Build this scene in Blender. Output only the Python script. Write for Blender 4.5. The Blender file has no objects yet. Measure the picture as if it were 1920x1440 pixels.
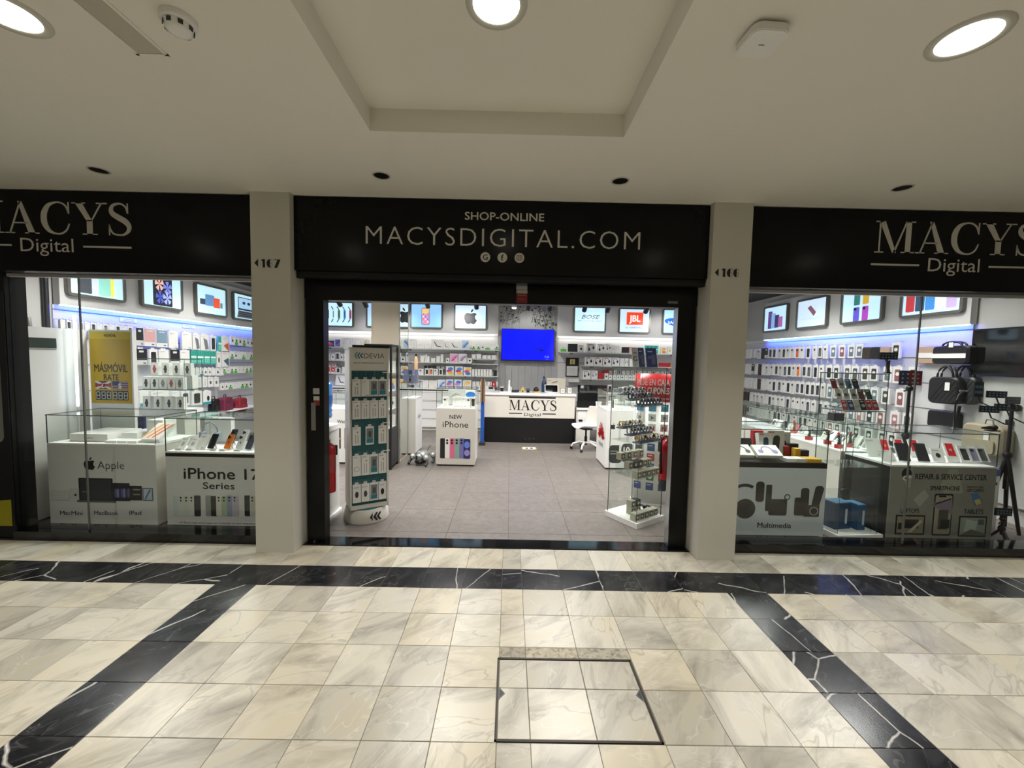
import bpy, math, random
from mathutils import Matrix, Vector
random.seed(7)
S = bpy.context.scene
COL = S.collection
# ---------------- camera ----------------
CAM_H = 1.70
FPX = 755.0                       # focal length in pixels of the 1920 px wide frame
_p, _y, _r = math.radians(3.45), math.radians(0.37), math.radians(1.18)
FW = Vector((math.sin(_y)*math.cos(_p), math.cos(_y)*math.cos(_p), -math.sin(_p)))
_R0 = Vector((math.cos(_y), -math.sin(_y), 0)); _U0 = _R0.cross(FW)
RT = _R0*math.cos(_r)+_U0*math.sin(_r)
UP = _U0*math.cos(_r)-_R0*math.sin(_r)
cam = bpy.data.cameras.new('camera'); cam.sensor_fit = 'HORIZONTAL'; cam.sensor_width = 36
cam.lens = FPX*36/1920; cam.clip_start = 0.05; cam.clip_end = 100
co = bpy.data.objects.new('camera', cam); COL.objects.link(co)
co.matrix_world = Matrix(((RT.x, UP.x, -FW.x, 0), (RT.y, UP.y, -FW.y, 0), (RT.z, UP.z, -FW.z, CAM_H), (0, 0, 0, 1)))
S.camera = co
# ---------------- world, exposure ----------------
W = bpy.data.worlds.new('world'); S.world = W; W.use_nodes = True
W.node_tree.nodes['Background'].inputs[0].default_value = (.9, .86, .75, 1)
W.node_tree.nodes['Background'].inputs[1].default_value = 0.12
S.view_settings.view_transform = 'Standard'; S.view_settings.look = 'None'
S.view_settings.exposure = 0.35; S.view_settings.gamma = 1.0; S.view_settings.use_curve_mapping = False
try:
    S.cycles.transparent_max_bounces = 24; S.cycles.max_bounces = 8
except Exception: pass
# ---------------- lights ----------------
MALL_W = 14.0
SHOP_W = 31.0
SPOT_W = 34.0        # each track spot of the shop
MALL_C = (1, .955, .885); SHOP_C = (1, .975, .94)
def lamp(name, kind, loc, energy, color, size=.2, size_y=None, rot=(0, 0, 0), spot=None, parent=None, spread=None):
    l = bpy.data.lights.new(name, kind); l.energy = energy; l.color = color
    if kind == 'AREA':
        l.shape = 'RECTANGLE' if size_y else 'DISK'; l.size = size
        if size_y: l.size_y = size_y
        if spread: l.spread = math.radians(spread)
    if kind == 'SPOT':
        l.spot_size = math.radians(spot or 60); l.spot_blend = .6; l.shadow_soft_size = size
    o = bpy.data.objects.new(name, l); COL.objects.link(o); o.location = loc; o.rotation_euler = rot
    if parent: o.parent = parent
    return o
FILL_PANELS = [(x, y) for x in (-4.4, -2.7, -.9, .85, 2.6, 4.3) for y in (4.9, 6.9)]  # added fill lights, out of view; the shop itself has track spots
for x, y in FILL_PANELS: lamp('panel_light', 'AREA', (x, y, 3.085), SHOP_W, SHOP_C, .9, .25, spread=135)
for x, y in [(-2.9, 8.6), (-1.2, 8.6), (.5, 8.6), (2.1, 8.6), (3.7, 8.6)]:
    lamp('track_light', 'SPOT', (x, y, 2.86), SPOT_W, SHOP_C, .04, rot=(math.radians(48), 0, 0), spot=95)
# ---------------- measuring: image point -> point on a real plane ----------------
def at(x, y, X=None, Y=None, Z=None):
    d = RT*((x-960)/FPX)-UP*((y-720)/FPX)+FW
    c = Vector((0, 0, CAM_H))
    if X is not None: t = X/d.x
    elif Y is not None: t = Y/d.y
    else: t = (Z-CAM_H)/d.z
    return c+d*t
# ---------------- materials ----------------
MT = {}
def mat(n, col, rough=.5, metal=0., emit=0., var=.06, scale=30., bump=0., spec=.5, coat=0.):
    if n in MT: return MT[n]
    m = bpy.data.materials.new(n); m.use_nodes = True; nt = m.node_tree; b = nt.nodes['Principled BSDF']
    c = tuple(col)+(1,)
    b.inputs['Roughness'].default_value = rough; b.inputs['Metallic'].default_value = metal
    b.inputs['Specular IOR Level'].default_value = spec; b.inputs['Coat Weight'].default_value = coat
    tc = nt.nodes.new('ShaderNodeTexCoord'); nz = nt.nodes.new('ShaderNodeTexNoise'); nz.inputs['Scale'].default_value = scale
    nt.links.new(tc.outputs['Object'], nz.inputs['Vector'])
    rp = nt.nodes.new('ShaderNodeMix'); rp.data_type = 'RGBA'
    rp.inputs[6].default_value = tuple(x*(1-var) for x in col)+(1,); rp.inputs[7].default_value = tuple(min(1, x*(1+var)) for x in col)+(1,)
    nt.links.new(nz.outputs['Fac'], rp.inputs[0]); nt.links.new(rp.outputs[2], b.inputs['Base Color'])
    if emit:
        nt.links.new(rp.outputs[2], b.inputs['Emission Color']); b.inputs['Emission Strength'].default_value = emit
    if bump:
        bp = nt.nodes.new('ShaderNodeBump'); bp.inputs['Strength'].default_value = bump; bp.inputs['Distance'].default_value = .004
        nt.links.new(nz.outputs['Fac'], bp.inputs['Height']); nt.links.new(bp.outputs[0], b.inputs['Normal'])
    MT[n] = m; return m
def hx(s):
    v = [int(s[i:i+2], 16)/255 for i in (0, 2, 4)]
    return tuple(x/12.92 if x <= .04045 else ((x+.055)/1.055)**2.4 for x in v)
def P(h, rough=.45, **k):                     # paint by hex, cached by name
    n = 'paint_%s_%d' % (h, round(rough*100))
    return mat(n, hx(h), rough, **k) if n not in MT else MT[n]
def LB(h):                                    # backlit print of the light boxes
    n = 'backlit_'+h
    return MT.get(n) or mat(n, hx(h), .35, emit=.75, var=.02)
def N(nt, t, **k):
    n = nt.nodes.new(t)
    for a, b in k.items(): setattr(n, a, b)
    return n
def stone(n, stops, scale, rough, vein=None, stretch=(1, 1, 1), bump=0., spec=.5, tint=.85):
    m = bpy.data.materials.new(n); m.use_nodes = True; nt = m.node_tree; b = nt.nodes['Principled BSDF']; L = nt.links.new
    tc = N(nt, 'ShaderNodeTexCoord'); oi = N(nt, 'ShaderNodeObjectInfo')
    of = N(nt, 'ShaderNodeVectorMath', operation='SCALE'); L(oi.outputs['Random'], of.inputs['Scale']); of.inputs[0].default_value = (37, 91, 53)
    rt = N(nt, 'ShaderNodeVectorRotate', rotation_type='Z_AXIS'); L(tc.outputs['Object'], rt.inputs['Vector'])
    an = N(nt, 'ShaderNodeMath', operation='MULTIPLY_ADD'); L(oi.outputs['Random'], an.inputs[0]); an.inputs[1].default_value = 1.3; an.inputs[2].default_value = -1.5
    L(an.outputs[0], rt.inputs['Angle'])
    sc = N(nt, 'ShaderNodeVectorMath', operation='MULTIPLY'); L(rt.outputs[0], sc.inputs[0]); sc.inputs[1].default_value = stretch
    ad = N(nt, 'ShaderNodeVectorMath', operation='ADD'); L(sc.outputs[0], ad.inputs[0]); L(of.outputs[0], ad.inputs[1])
    nz = N(nt, 'ShaderNodeTexNoise'); nz.inputs['Scale'].default_value = scale; nz.inputs['Detail'].default_value = 7; nz.inputs['Roughness'].default_value = .62; nz.inputs['Distortion'].default_value = .9
    L(ad.outputs[0], nz.inputs['Vector'])
    rm = N(nt, 'ShaderNodeValToRGB'); e = rm.color_ramp.elements
    while len(e) < len(stops): e.new(.5)
    for q, (p, h) in zip(e, stops): q.position = p; q.color = hx(h)+(1,)
    L(nz.outputs['Fac'], rm.inputs[0]); out = rm.outputs[0]
    # tile to tile tint
    r2 = N(nt, 'ShaderNodeMath', operation='FRACT'); r3 = N(nt, 'ShaderNodeMath', operation='MULTIPLY'); L(oi.outputs['Random'], r3.inputs[0]); r3.inputs[1].default_value = 7.31; L(r3.outputs[0], r2.inputs[0])
    tn = N(nt, 'ShaderNodeValToRGB'); t = tn.color_ramp.elements; t.new(.5)
    for q, (p, h) in zip(t, ((0, 'd2d0ca'), (.5, 'ffffff'), (1, 'f4eee0'))): q.position = p; q.color = hx(h)+(1,)
    L(r2.outputs[0], tn.inputs[0])
    mx = N(nt, 'ShaderNodeMix', data_type='RGBA', blend_type='MULTIPLY'); mx.inputs[0].default_value = tint; L(out, mx.inputs[6]); L(tn.outputs[0], mx.inputs[7]); out = mx.outputs[2]
    if vein:
        for vh, vs, w0, st in vein:
            if vh[0] == '!':                       # straight crack-like veins
                wn = N(nt, 'ShaderNodeTexNoise'); wn.inputs['Scale'].default_value = 6; L(ad.outputs[0], wn.inputs['Vector'])
                wv = N(nt, 'ShaderNodeVectorMath', operation='MULTIPLY_ADD'); L(wn.outputs['Color'], wv.inputs[0]); wv.inputs[1].default_value = (.05, .05, .05); L(ad.outputs[0], wv.inputs[2])
                n2 = N(nt, 'ShaderNodeTexVoronoi', feature='DISTANCE_TO_EDGE'); n2.inputs['Scale'].default_value = vs; L(wv.outputs[0], n2.inputs['Vector']); so = n2.outputs['Distance']; vh = vh[1:]; cen = 0.
            else:
                n2 = N(nt, 'ShaderNodeTexNoise'); n2.inputs['Scale'].default_value = vs; n2.inputs['Detail'].default_value = 3; n2.inputs['Distortion'].default_value = .6; L(ad.outputs[0], n2.inputs['Vector']); so = n2.outputs['Fac']; cen = .5
            s1 = N(nt, 'ShaderNodeMath', operation='SUBTRACT'); L(so, s1.inputs[0]); s1.inputs[1].default_value = cen
            s2 = N(nt, 'ShaderNodeMath', operation='ABSOLUTE'); L(s1.outputs[0], s2.inputs[0])
            mr = N(nt, 'ShaderNodeMapRange'); L(s2.outputs[0], mr.inputs[0]); mr.inputs[1].default_value = 0; mr.inputs[2].default_value = w0; mr.inputs[3].default_value = st; mr.inputs[4].default_value = 0
            m3 = N(nt, 'ShaderNodeMath', operation='MULTIPLY'); L(mr.outputs[0], m3.inputs[0]); L(nz.outputs['Fac'], m3.inputs[1])
            mv = N(nt, 'ShaderNodeMix', data_type='RGBA'); L(m3.outputs[0], mv.inputs[0]); L(out, mv.inputs[6]); mv.inputs[7].default_value = hx(vh)+(1,); out = mv.outputs[2]
    L(out, b.inputs['Base Color']); b.inputs['Roughness'].default_value = rough; b.inputs['Specular IOR Level'].default_value = spec
    if bump:
        bp = N(nt, 'ShaderNodeBump'); bp.inputs['Strength'].default_value = bump; bp.inputs['Distance'].default_value = .002; L(nz.outputs['Fac'], bp.inputs['Height']); L(bp.outputs[0], b.inputs['Normal'])
    MT[n] = m; return m
def glassmat(n, tint, gl=1.0, edge=False):
    m = bpy.data.materials.new(n); m.use_nodes = True; nt = m.node_tree; nt.nodes.remove(nt.nodes['Principled BSDF']); L = nt.links.new
    o = nt.nodes['Material Output']; tr = N(nt, 'ShaderNodeBsdfTransparent'); g = N(nt, 'ShaderNodeBsdfGlossy'); g.inputs['Roughness'].default_value = .0
    nz = N(nt, 'ShaderNodeTexNoise'); nz.inputs['Scale'].default_value = 3
    mxc = N(nt, 'ShaderNodeMix', data_type='RGBA'); mxc.inputs[6].default_value = tint+(1,); mxc.inputs[7].default_value = tuple(min(1, x*1.01) for x in tint)+(1,); L(nz.outputs['Fac'], mxc.inputs[0]); L(mxc.outputs[2], tr.inputs[0])
    lw = N(nt, 'ShaderNodeLayerWeight'); pw = N(nt, 'ShaderNodeMath', operation='POWER'); L(lw.outputs['Facing'], pw.inputs[0]); pw.inputs[1].default_value = 4.5
    mu = N(nt, 'ShaderNodeMath', operation='MULTIPLY_ADD'); L(pw.outputs[0], mu.inputs[0]); mu.inputs[1].default_value = .6*gl; mu.inputs[2].default_value = .025*gl; mu.use_clamp = True
    mx = N(nt, 'ShaderNodeMixShader'); L(mu.outputs[0], mx.inputs[0]); L(tr.outputs[0], mx.inputs[1]); L(g.outputs[0], mx.inputs[2]); L(mx.outputs[0], o.inputs[0]); MT[n] = m; return m
stone('marble', ((.24, '7a766c'), (.40, 'a5a195'), (.54, 'bcb8ac'), (.78, 'bdb49d')), 3.0, .28, (('6f6a5c', 2.2, .010, .75), ('d2cfc5', 3.6, .008, .5)), (.62, 1.5, 1), tint=.9)
stone('black_marble', ((.3, '0d0d0e'), (.5, '1a1a1d'), (.62, '2c2d30'), (.8, '1f1f22')), 9., .2, (('!c9c7c0', 1.5, .009, 1.5), ('6c6c6c', 4.5, .008, .5)), (.7, 1.3, 1))
stone('shop_tile', ((.2, '5a5551'), (.5, '6d6762'), (.8, '7a746e')), 14., .42, None, (1, 1, 1), .08, tint=.15)
stone('black_granite', ((.3, '050506'), (.55, '0b0b0d'), (.8, '131316')), 40., .08)
glassmat('glass', (.97, .985, .975), .75); glassmat('clear_plastic', (.9, .92, .92), 1.2); glassmat('window_glass', (.97, .98, .975), .9)
mat('glass_edge', hx('41544f'), .15, var=.1)
mat('grout', hx('6b6558'), .8); mat('shop_grout', hx('5d5852'), .85)
mat('ceiling_paint', hx('e9e6dc'), .75, scale=200, bump=.12, var=.02); mat('pillar_paint', hx('c6c4b9'), .6, scale=220, bump=.15, var=.02)
mat('wall_white', hx('d8d8d6'), .6, var=.02); mat('wall_grey', hx('c4c3bf'), .65, var=.03)
mat('sign_black', hx('0e0e10'), .20, var=.05, spec=.16); mat('frame_black', hx('08080a'), .35, var=.1, spec=.3); mat('letter_white', hx('c9c6bd'), .55, var=.02)
mat('black', hx('0b0b0c'), .4); mat('black_gloss', hx('08090b'), .06, coat=.3); mat('dark_ceiling', hx('26262a'), .7); mat('dark_grey', hx('2d2e31'), .45)
mat('white', hx('e9e9e6'), .4, var=.02); mat('white_gloss', hx('efefec'), .15, var=.02); mat('offwhite', hx('d6d3ca'), .45, var=.03); mat('print_grey', hx('c9cbc8'), .35, var=.03)
mat('silver', hx('b9bbbe'), .28, metal=1.); mat('chrome', hx('d5d5d5'), .08, metal=1.); mat('gunmetal', hx('55575a'), .35, metal=.9); mat('brass', hx('b99b4e'), .3, metal=1.)
mat('mirror', hx('e8ecea'), .01, metal=1., var=0.); mat('ink', hx('121214'), .5); mat('red', hx('b3141b'), .28); mat('teal', hx('1c5f66'), .4); mat('yellow', hx('d9b81f'), .45)
mat('beige', hx('cfc4ae'), .5, var=.04); mat('wood', hx('8a6a4a'), .5, var=.2)
mat('lamp_glow', (1, .96, .85), .3, emit=7., var=.02); mat('led_blue', (.55, .68, 1), .3, emit=5., var=.01); mat('led_white', (1, .97, .9), .3, emit=5., var=.01); mat('led_soft', (1, .97, .92), .3, emit=.9, var=.01); mat('led_tube', (.75, .9, 1), .3, emit=3., var=.01)  # last one glows to imitate a reflection in the window glass
mat('screen_blue', hx('1018d8'), .1, emit=.9, var=.55, scale=1.6); mat('leaf', hx('2c3a22'), .5, var=.3)
mat('leather_black', hx('17181a'), .45, scale=150, bump=.3); mat('leather_tan', hx('b79c85'), .5, scale=90, bump=.3); mat('fabric_red', hx('8e1f33'), .8, scale=200, bump=.3); mat('fabric_beige', hx('aaa088'), .85, scale=120, bump=.4)
# ---------------- mesh builder ----------------
def rrect(cx, cz, w, h, r, n=4):
    r = min(r, w/2, h/2); o = []
    for qx, qz, a0 in ((1, 1, 0), (-1, 1, 90), (-1, -1, 180), (1, -1, 270)):
        for i in range(n+1):
            a = math.radians(a0+90*i/n); o.append((cx+qx*(w/2-r)+r*math.cos(a), cz+qz*(h/2-r)+r*math.sin(a)))
    return o
def ell(cx, cz, rx, rz, n=20, a0=0, a1=360):
    c = a1-a0 >= 360
    return [(cx+rx*math.cos(math.radians(a0+(a1-a0)*i/(n if c else n-1))), cz+rz*math.sin(math.radians(a0+(a1-a0)*i/(n if c else n-1)))) for i in range(n)]
def arcband(cx, cz, ro, ri, a0, a1, n=16, sx=1.):
    a = ell(cx, cz, ro*sx, ro, n, a0, a1) if a1-a0 < 360 else None
    b = ell(cx, cz, ri*sx, ri, n, a0, a1)
    return a+b[::-1]
class MB:
    def __init__(s): s.v = []; s.f = []; s.m = []; s.s = []
    def add(s, V, Fc, m, sm=False):
        b = len(s.v); s.v += [tuple(p) for p in V]
        for f in Fc: s.f.append([b+i for i in f]); s.m.append(m); s.s.append(sm)
        return s
    def box(s, x0, x1, y0, y1, z0, z1, m, front=None, top=None, side=None):
        V = [(x0, y0, z0), (x1, y0, z0), (x1, y1, z0), (x0, y1, z0), (x0, y0, z1), (x1, y0, z1), (x1, y1, z1), (x0, y1, z1)]
        s.add(V, [(0, 3, 2, 1)], m); s.add(V, [(4, 5, 6, 7)], top or m); s.add(V, [(0, 1, 5, 4)], front or m)
        s.add(V, [(2, 3, 7, 6)], m); s.add(V, [(1, 2, 6, 5), (3, 0, 4, 7)], side or m); return s
    def prism(s, pts, y0, y1, m):                       # outline in x,z
        a = sum(p[0]*q[1]-q[0]*p[1] for p, q in zip(pts, pts[1:]+pts[:1]))
        if a < 0: pts = pts[::-1]
        n = len(pts); V = [(x, y0, z) for x, z in pts]+[(x, y1, z) for x, z in pts]
        return s.add(V, [tuple(range(n)), tuple(range(2*n-1, n-1, -1))]+[(i+n, (i+1) % n+n, (i+1) % n, i) for i in range(n)], m)
    def flat(s, pts, y, m): return s.prism(pts, y-.0008, y, m)
    def rect(s, x0, x1, z0, z1, y, m): return s.flat([(x0, z0), (x1, z0), (x1, z1), (x0, z1)], y, m)
    def prismz(s, pts, z0, z1, m):
        a = sum(p[0]*q[1]-q[0]*p[1] for p, q in zip(pts, pts[1:]+pts[:1]))
        if a < 0: pts = pts[::-1]
        n = len(pts); V = [(x, y, z0) for x, y in pts]+[(x, y, z1) for x, y in pts]
        return s.add(V, [tuple(range(n-1, -1, -1)), tuple(range(n, 2*n))]+[(i, (i+1) % n, (i+1) % n+n, i+n) for i in range(n)], m)
    def path(s, pts, r, m, n=8, closed=False, sm=True):
        pts = [Vector(p) for p in pts]; k = len(pts); R = r if isinstance(r, (list, tuple)) else [r]*k; V = []; F = []
        for i, p in enumerate(pts):
            d = ((pts[(i+1) % k] if closed or i < k-1 else p)-(pts[i-1] if closed or i > 0 else p)); d = d.normalized() if d.length else Vector((0, 0, 1))
            u = d.cross(Vector((0, 0, 1))) if abs(d.z) < .95 else d.cross(Vector((1, 0, 0))); u.normalize(); w = d.cross(u)
            V += [p+(u*math.cos(2*math.pi*j/n)+w*math.sin(2*math.pi*j/n))*R[i] for j in range(n)]
        for i in range(k if closed else k-1):
            a = i*n; b = ((i+1) % k)*n
            F += [(a+j, b+j, b+(j+1) % n, a+(j+1) % n) for j in range(n)]
        s.add(V, F, m, sm)
        if not closed: s.add(V[:n], [tuple(range(n))], m); s.add(V[-n:], [tuple(range(n-1, -1, -1))], m)
        return s
    def lathe(s, prof, m, n=20, c=(0, 0, 0), sm=True):
        V = []; F = []
        for r, z in prof: V += [(c[0]+r*math.cos(2*math.pi*j/n), c[1]+r*math.sin(2*math.pi*j/n), c[2]+z) for j in range(n)]
        for i in range(len(prof)-1): F += [(i*n+j, i*n+(j+1) % n, (i+1)*n+(j+1) % n, (i+1)*n+j) for j in range(n)]
        s.add(V, F, m, sm)
        if prof[0][0] > 1e-5: s.add(V[:n], [tuple(range(n-1, -1, -1))], m)
        if prof[-1][0] > 1e-5: s.add(V[-n:], [tuple(range(n))], m)
        return s
    def ball(s, c, r, m, n=12, k=8):
        rx, ry, rz = (r, r, r) if not isinstance(r, tuple) else r
        V = []; F = []
        for i in range(k+1):
            t = math.pi*i/k
            V += [(c[0]+rx*math.sin(t)*math.cos(2*math.pi*j/n), c[1]+ry*math.sin(t)*math.sin(2*math.pi*j/n), c[2]+rz*math.cos(t)) for j in range(n)]
        for i in range(k): F += [(i*n+j, (i+1)*n+j, (i+1)*n+(j+1) % n, i*n+(j+1) % n) for j in range(n)]
        return s.add(V, F, m, True)
    def text(s, body, x, z, h, m, y=0., align='L', bold=0., shear=0., wid=1., sp=1., ext=.0008, fit=None):
        V, F, w = glyphs(body, bold, shear, sp)
        k = h*wid
        if fit: k = fit/w if w else k
        x0 = x-(w*k/2 if align == 'C' else w*k if align == 'R' else 0)
        g = max(bold, 0.)*h*.9
        for q, (ox, oz) in enumerate(((0, 0),) if g <= 0 else ((-g, 0), (g, 0), (0, -g), (0, g))):
            s.add([(x0+a*k+ox, y-ext-.00004*q, z+b*h+oz) for a, b in V], F, m)
        return s
    def mesh(s, name):
        me = bpy.data.meshes.new(name); me.from_pydata(s.v, [], s.f); names = list(dict.fromkeys(s.m))
        for n in names: me.materials.append(MT[n] if isinstance(n, str) else n)
        ix = {n: i for i, n in enumerate(names)}
        me.polygons.foreach_set('material_index', [ix[n] for n in s.m]); me.polygons.foreach_set('use_smooth', s.s); me.update(); return me
    def obj(s, name, parent=None, loc=(0, 0, 0), rz=0., label=None, cat=None, group=None, kind=None, rx=0.):
        return link(name, s.mesh(name), parent, loc, rz, label, cat, group, kind, rx)
def link(name, me, parent=None, loc=(0, 0, 0), rz=0., label=None, cat=None, group=None, kind=None, rx=0.):
    o = bpy.data.objects.new(name, me); COL.objects.link(o); o.location = loc; o.rotation_euler = (rx, 0, rz)
    if parent: o.parent = parent
    if label: o['label'] = label
    if cat: o['category'] = cat
    if group: o['group'] = group
    if kind: o['kind'] = kind
    return o
def thing(name, label, cat, loc=(0, 0, 0), rz=0., group=None): return link(name, None, None, loc, rz, label, cat, group)
GL = {}
def glyphs(body, bold, shear, sp):
    key = (body, bold, shear, sp); bold = min(bold, 0.)
    if key in GL: return GL[key]
    cu = bpy.data.curves.new('t', 'FONT'); cu.body = body; cu.size = 1.; cu.offset = bold; cu.shear = shear; cu.space_character = sp; cu.resolution_u = 3; cu.fill_mode = 'FRONT'
    o = bpy.data.objects.new('t', cu); me = o.to_mesh()
    V = [(v.co.x, v.co.y) for v in me.vertices]; F = [tuple(p.vertices) for p in me.polygons]
    if V:
        x0 = min(a for a, b in V); x1 = max(a for a, b in V); cap = .70
        V = [((a-x0)/cap, b/cap) for a, b in V]; w = (x1-x0)/cap
    else: w = 0
    o.to_mesh_clear(); bpy.data.objects.remove(o); bpy.data.curves.remove(cu)
    GL[key] = (V, F, w); return GL[key]
# serif capitals of the shop name, drawn as strokes, unit height
def stroke(pts, ws):
    L = []; R = []
    for i, p in enumerate(pts):
        a = Vector(pts[max(0, i-1)]); b = Vector(pts[min(len(pts)-1, i+1)]); d = (b-a).normalized(); n = Vector((-d.y, d.x))*ws[i]/2
        L.append((p[0]+n.x, p[1]+n.y)); R.append((p[0]-n.x, p[1]-n.y))
    return [[L[i], L[i+1], R[i+1], R[i]] for i in range(len(pts)-1)]
def spl(K, n=5):
    o = []
    for i in range(len(K)-1):
        a, b, c, d = K[max(0, i-1)], K[i], K[i+1], K[min(len(K)-1, i+2)]
        for j in range(n):
            t = j/n; o.append(tuple(.5*(2*b[k]+(c[k]-a[k])*t+(2*a[k]-5*b[k]+4*c[k]-d[k])*t*t+(3*b[k]-a[k]-3*c[k]+d[k])*t**3) for k in range(len(b))))
    return o+[K[-1]]
def q4(*p): return [tuple(x) for x in p]
def bar(x0, x1, z0, z1): return [(x0, z0), (x1, z0), (x1, z1), (x0, z1)]
_c = [(.86, .68, .03), (.80, .86, .05), (.66, .97, .05), (.48, .985, .05), (.28, .90, .11), (.155, .70, .165), (.125, .5, .175), (.155, .30, .165), (.28, .10, .11), (.48, .015, .05), (.66, .03, .05), (.80, .14, .045), (.88, .33, .03)]
_s = [(.60, .70, .03), (.57, .86, .045), (.46, .965, .05), (.33, .985, .06), (.18, .93, .09), (.12, .80, .12), (.17, .67, .155), (.34, .555, .175), (.53, .44, .175), (.64, .30, .14), (.62, .14, .10), (.49, .03, .06), (.34, .015, .05), (.18, .05, .05), (.09, .17, .045), (.055, .32, .03)]
def _st(K): K = spl(K); return stroke([k[:2] for k in K], [k[2] for k in K])
SERIF = {'M': ([bar(0, .24, .965, 1), bar(.115, .155, 0, 1), bar(0, .27, 0, .035), q4((.10, 1), (.28, 1), (.66, 0), (.55, 0)), q4((.56, 0), (.62, 0), (.965, 1), (.92, 1)), bar(.93, 1.09, 0, 1), bar(.93, 1.21, .965, 1), bar(.81, 1.21, 0, .035)], 1.25),
 'A': ([q4((.115, 0), (.16, 0), (.50, 1), (.455, 1)), q4((.40, 1), (.51, 1), (.90, 0), (.70, 0)), bar(.24, .66, .31, .35), bar(0, .28, 0, .035), bar(.59, 1.01, 0, .035)], 1.04),
 'C': (_st(_c)+[bar(.85, .885, .64, 1.0)], .97),
 'Y': ([q4((.09, 1), (.30, 1), (.60, .42), (.44, .42)), q4((.86, 1), (.91, 1), (.60, .44), (.555, .44)), bar(.435, .605, 0, .46), bar(0, .40, .965, 1), bar(.73, 1.05, .965, 1), bar(.30, .74, 0, .035)], 1.05),
 'S': (_st(_s)+[bar(.595, .628, .68, 1.0), bar(.04, .073, 0, .33)], .74)}
def serif(mb, word, x, z, h, m, y=0., wid=None, ext=.004):
    tot = sum(SERIF[c][1] for c in word)-.05; k = (wid/tot if wid else h); cx = x
    for c in word:
        for poly in SERIF[c][0]: mb.prism([(cx+a*k, z+b*h) for a, b in poly], y-ext, y, m)
        cx += SERIF[c][1]*k
APPLE = [(.50, .70), (.42, .695), (.33, .73), (.22, .74), (.10, .68), (.02, .56), (0, .40), (.05, .22), (.14, .07), (.24, 0), (.34, .005), (.44, .04), (.52, .04), (.61, .005), (.70, 0), (.78, .06), (.86, .18), (.90, .27), (.82, .32), (.765, .40), (.765, .51), (.81, .60), (.88, .65), (.82, .71), (.73, .745), (.63, .735)]
LEAF = [(.46, .77), (.47, .86), (.53, .95), (.64, 1.0), (.64, .92), (.60, .84), (.53, .78)]
def apple(mb, cx, z, h, m, y=0., ext=.001):
    for L in (APPLE, LEAF): mb.prism([(cx+(a-.45)*h*.95, z+b*h) for a, b in L], y-ext, y, m)
def ordw(i):
    w = ['first', 'second', 'third', 'fourth', 'fifth', 'sixth', 'seventh', 'eighth', 'ninth', 'tenth', 'eleventh', 'twelfth', 'thirteenth', 'fourteenth', 'fifteenth', 'sixteenth', 'seventeenth', 'eighteenth', 'nineteenth', 'twentieth']
    if i < 20: return w[i]
    t = {2: 'twenty', 3: 'thirty', 4: 'forty', 5: 'fifty', 6: 'sixty'}
    n = i+1
    if n % 10 == 0: return {3: 'thirtieth', 4: 'fortieth', 5: 'fiftieth', 6: 'sixtieth'}[n//10]
    return t[n//10]+'-'+w[n % 10-1]
# ================= mall floor =================
XL0, XL1, XR0, XR1 = -2.145, -1.845, 1.655, 1.955
cols = [XL0-.3*k for k in range(13, 0, -1)]+[XL0, -1.845, -1.545, -1.24, -.932, -.628, -.32, -.026, .126, .428, .73, 1.035, 1.345, XR0, XR1]+[XR1+.3*k for k in range(1, 14)]
rows = [3.53, 3.183, 2.893, 2.593, 2.291, 1.991, 1.692, 1.392, 1.092]
floor = MB().box(-9, 9, -3.5, 3.53, -.12, -.004, 'grout').obj('floor', kind='structure', label='marble tiled mall corridor floor with black marble bands', cat='floor')
TM = {}
def tile(x0, x1, y0, y1, m, par, g=.0011, name='floor_tile', z=0., th=.012):
    k = (round(x1-x0, 3), round(y1-y0, 3), m, th)
    if k not in TM:
        w, d = (x1-x0)/2-g, (y1-y0)/2-g; b = MB(); e = .0016
        V = [(-w, -d, -th), (w, -d, -th), (w, d, -th), (-w, d, -th), (-w, -d, -e), (w, -d, -e), (w, d, -e), (-w, d, -e), (-w+e, -d+e, 0), (w-e, -d+e, 0), (w-e, d-e, 0), (-w+e, d-e, 0)]
        b.add(V, [(0, 1, 5, 4), (1, 2, 6, 5), (2, 3, 7, 6), (3, 0, 4, 7), (4, 5, 9, 8), (5, 6, 10, 9), (6, 7, 11, 10), (7, 4, 8, 11), (8, 9, 10, 11)], m); TM[k] = b.mesh(name)
    return link(name, TM[k], par, ((x0+x1)/2, (y0+y1)/2, z-random.random()*.0008))
for r in range(len(rows)-1):
    y1, y0 = rows[r], rows[r+1]; lim = 1.32*y1+.35
    for a, b in zip(cols, cols[1:]):
        if b < -lim or a > lim: continue
        black = r == 1 or (r >= 2 and (a == XL0 or a == XR0))
        if r in (4, 5) and -.03 < a < .72: continue
        tile(a, b, y0, y1, 'black_marble' if black else 'marble', floor)
MB().box(-9, 9, -3.5, 1.09, -.012, -.0005, 'marble').obj('paving', floor)
stone('mortar', ((.3, '5f5a4e'), (.5, 'a09a8a'), (.7, 'b5af9f')), 30., .6)
for a, b in ((-.026, .126), (.126, .428), (.428, .73)): tile(a, b, 2.205, 2.291, 'mortar', floor)
hat = thing('access_hatch', 'square floor access hatch with dark steel rim and six marble tiles inside', 'hatch', (.344, 1.945, 0))
hx0, hx1, hy0, hy1 = -.38, .38, -.25, .255
for a, b in ((hx0+.012, -.218), (-.218, .084), (.084, hx1-.012)):
    for c, d in ((hy0+.012, .046), (.046, hy1-.012)): tile(a, b, c, d, 'marble', hat, .0018, z=.0003)
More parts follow.
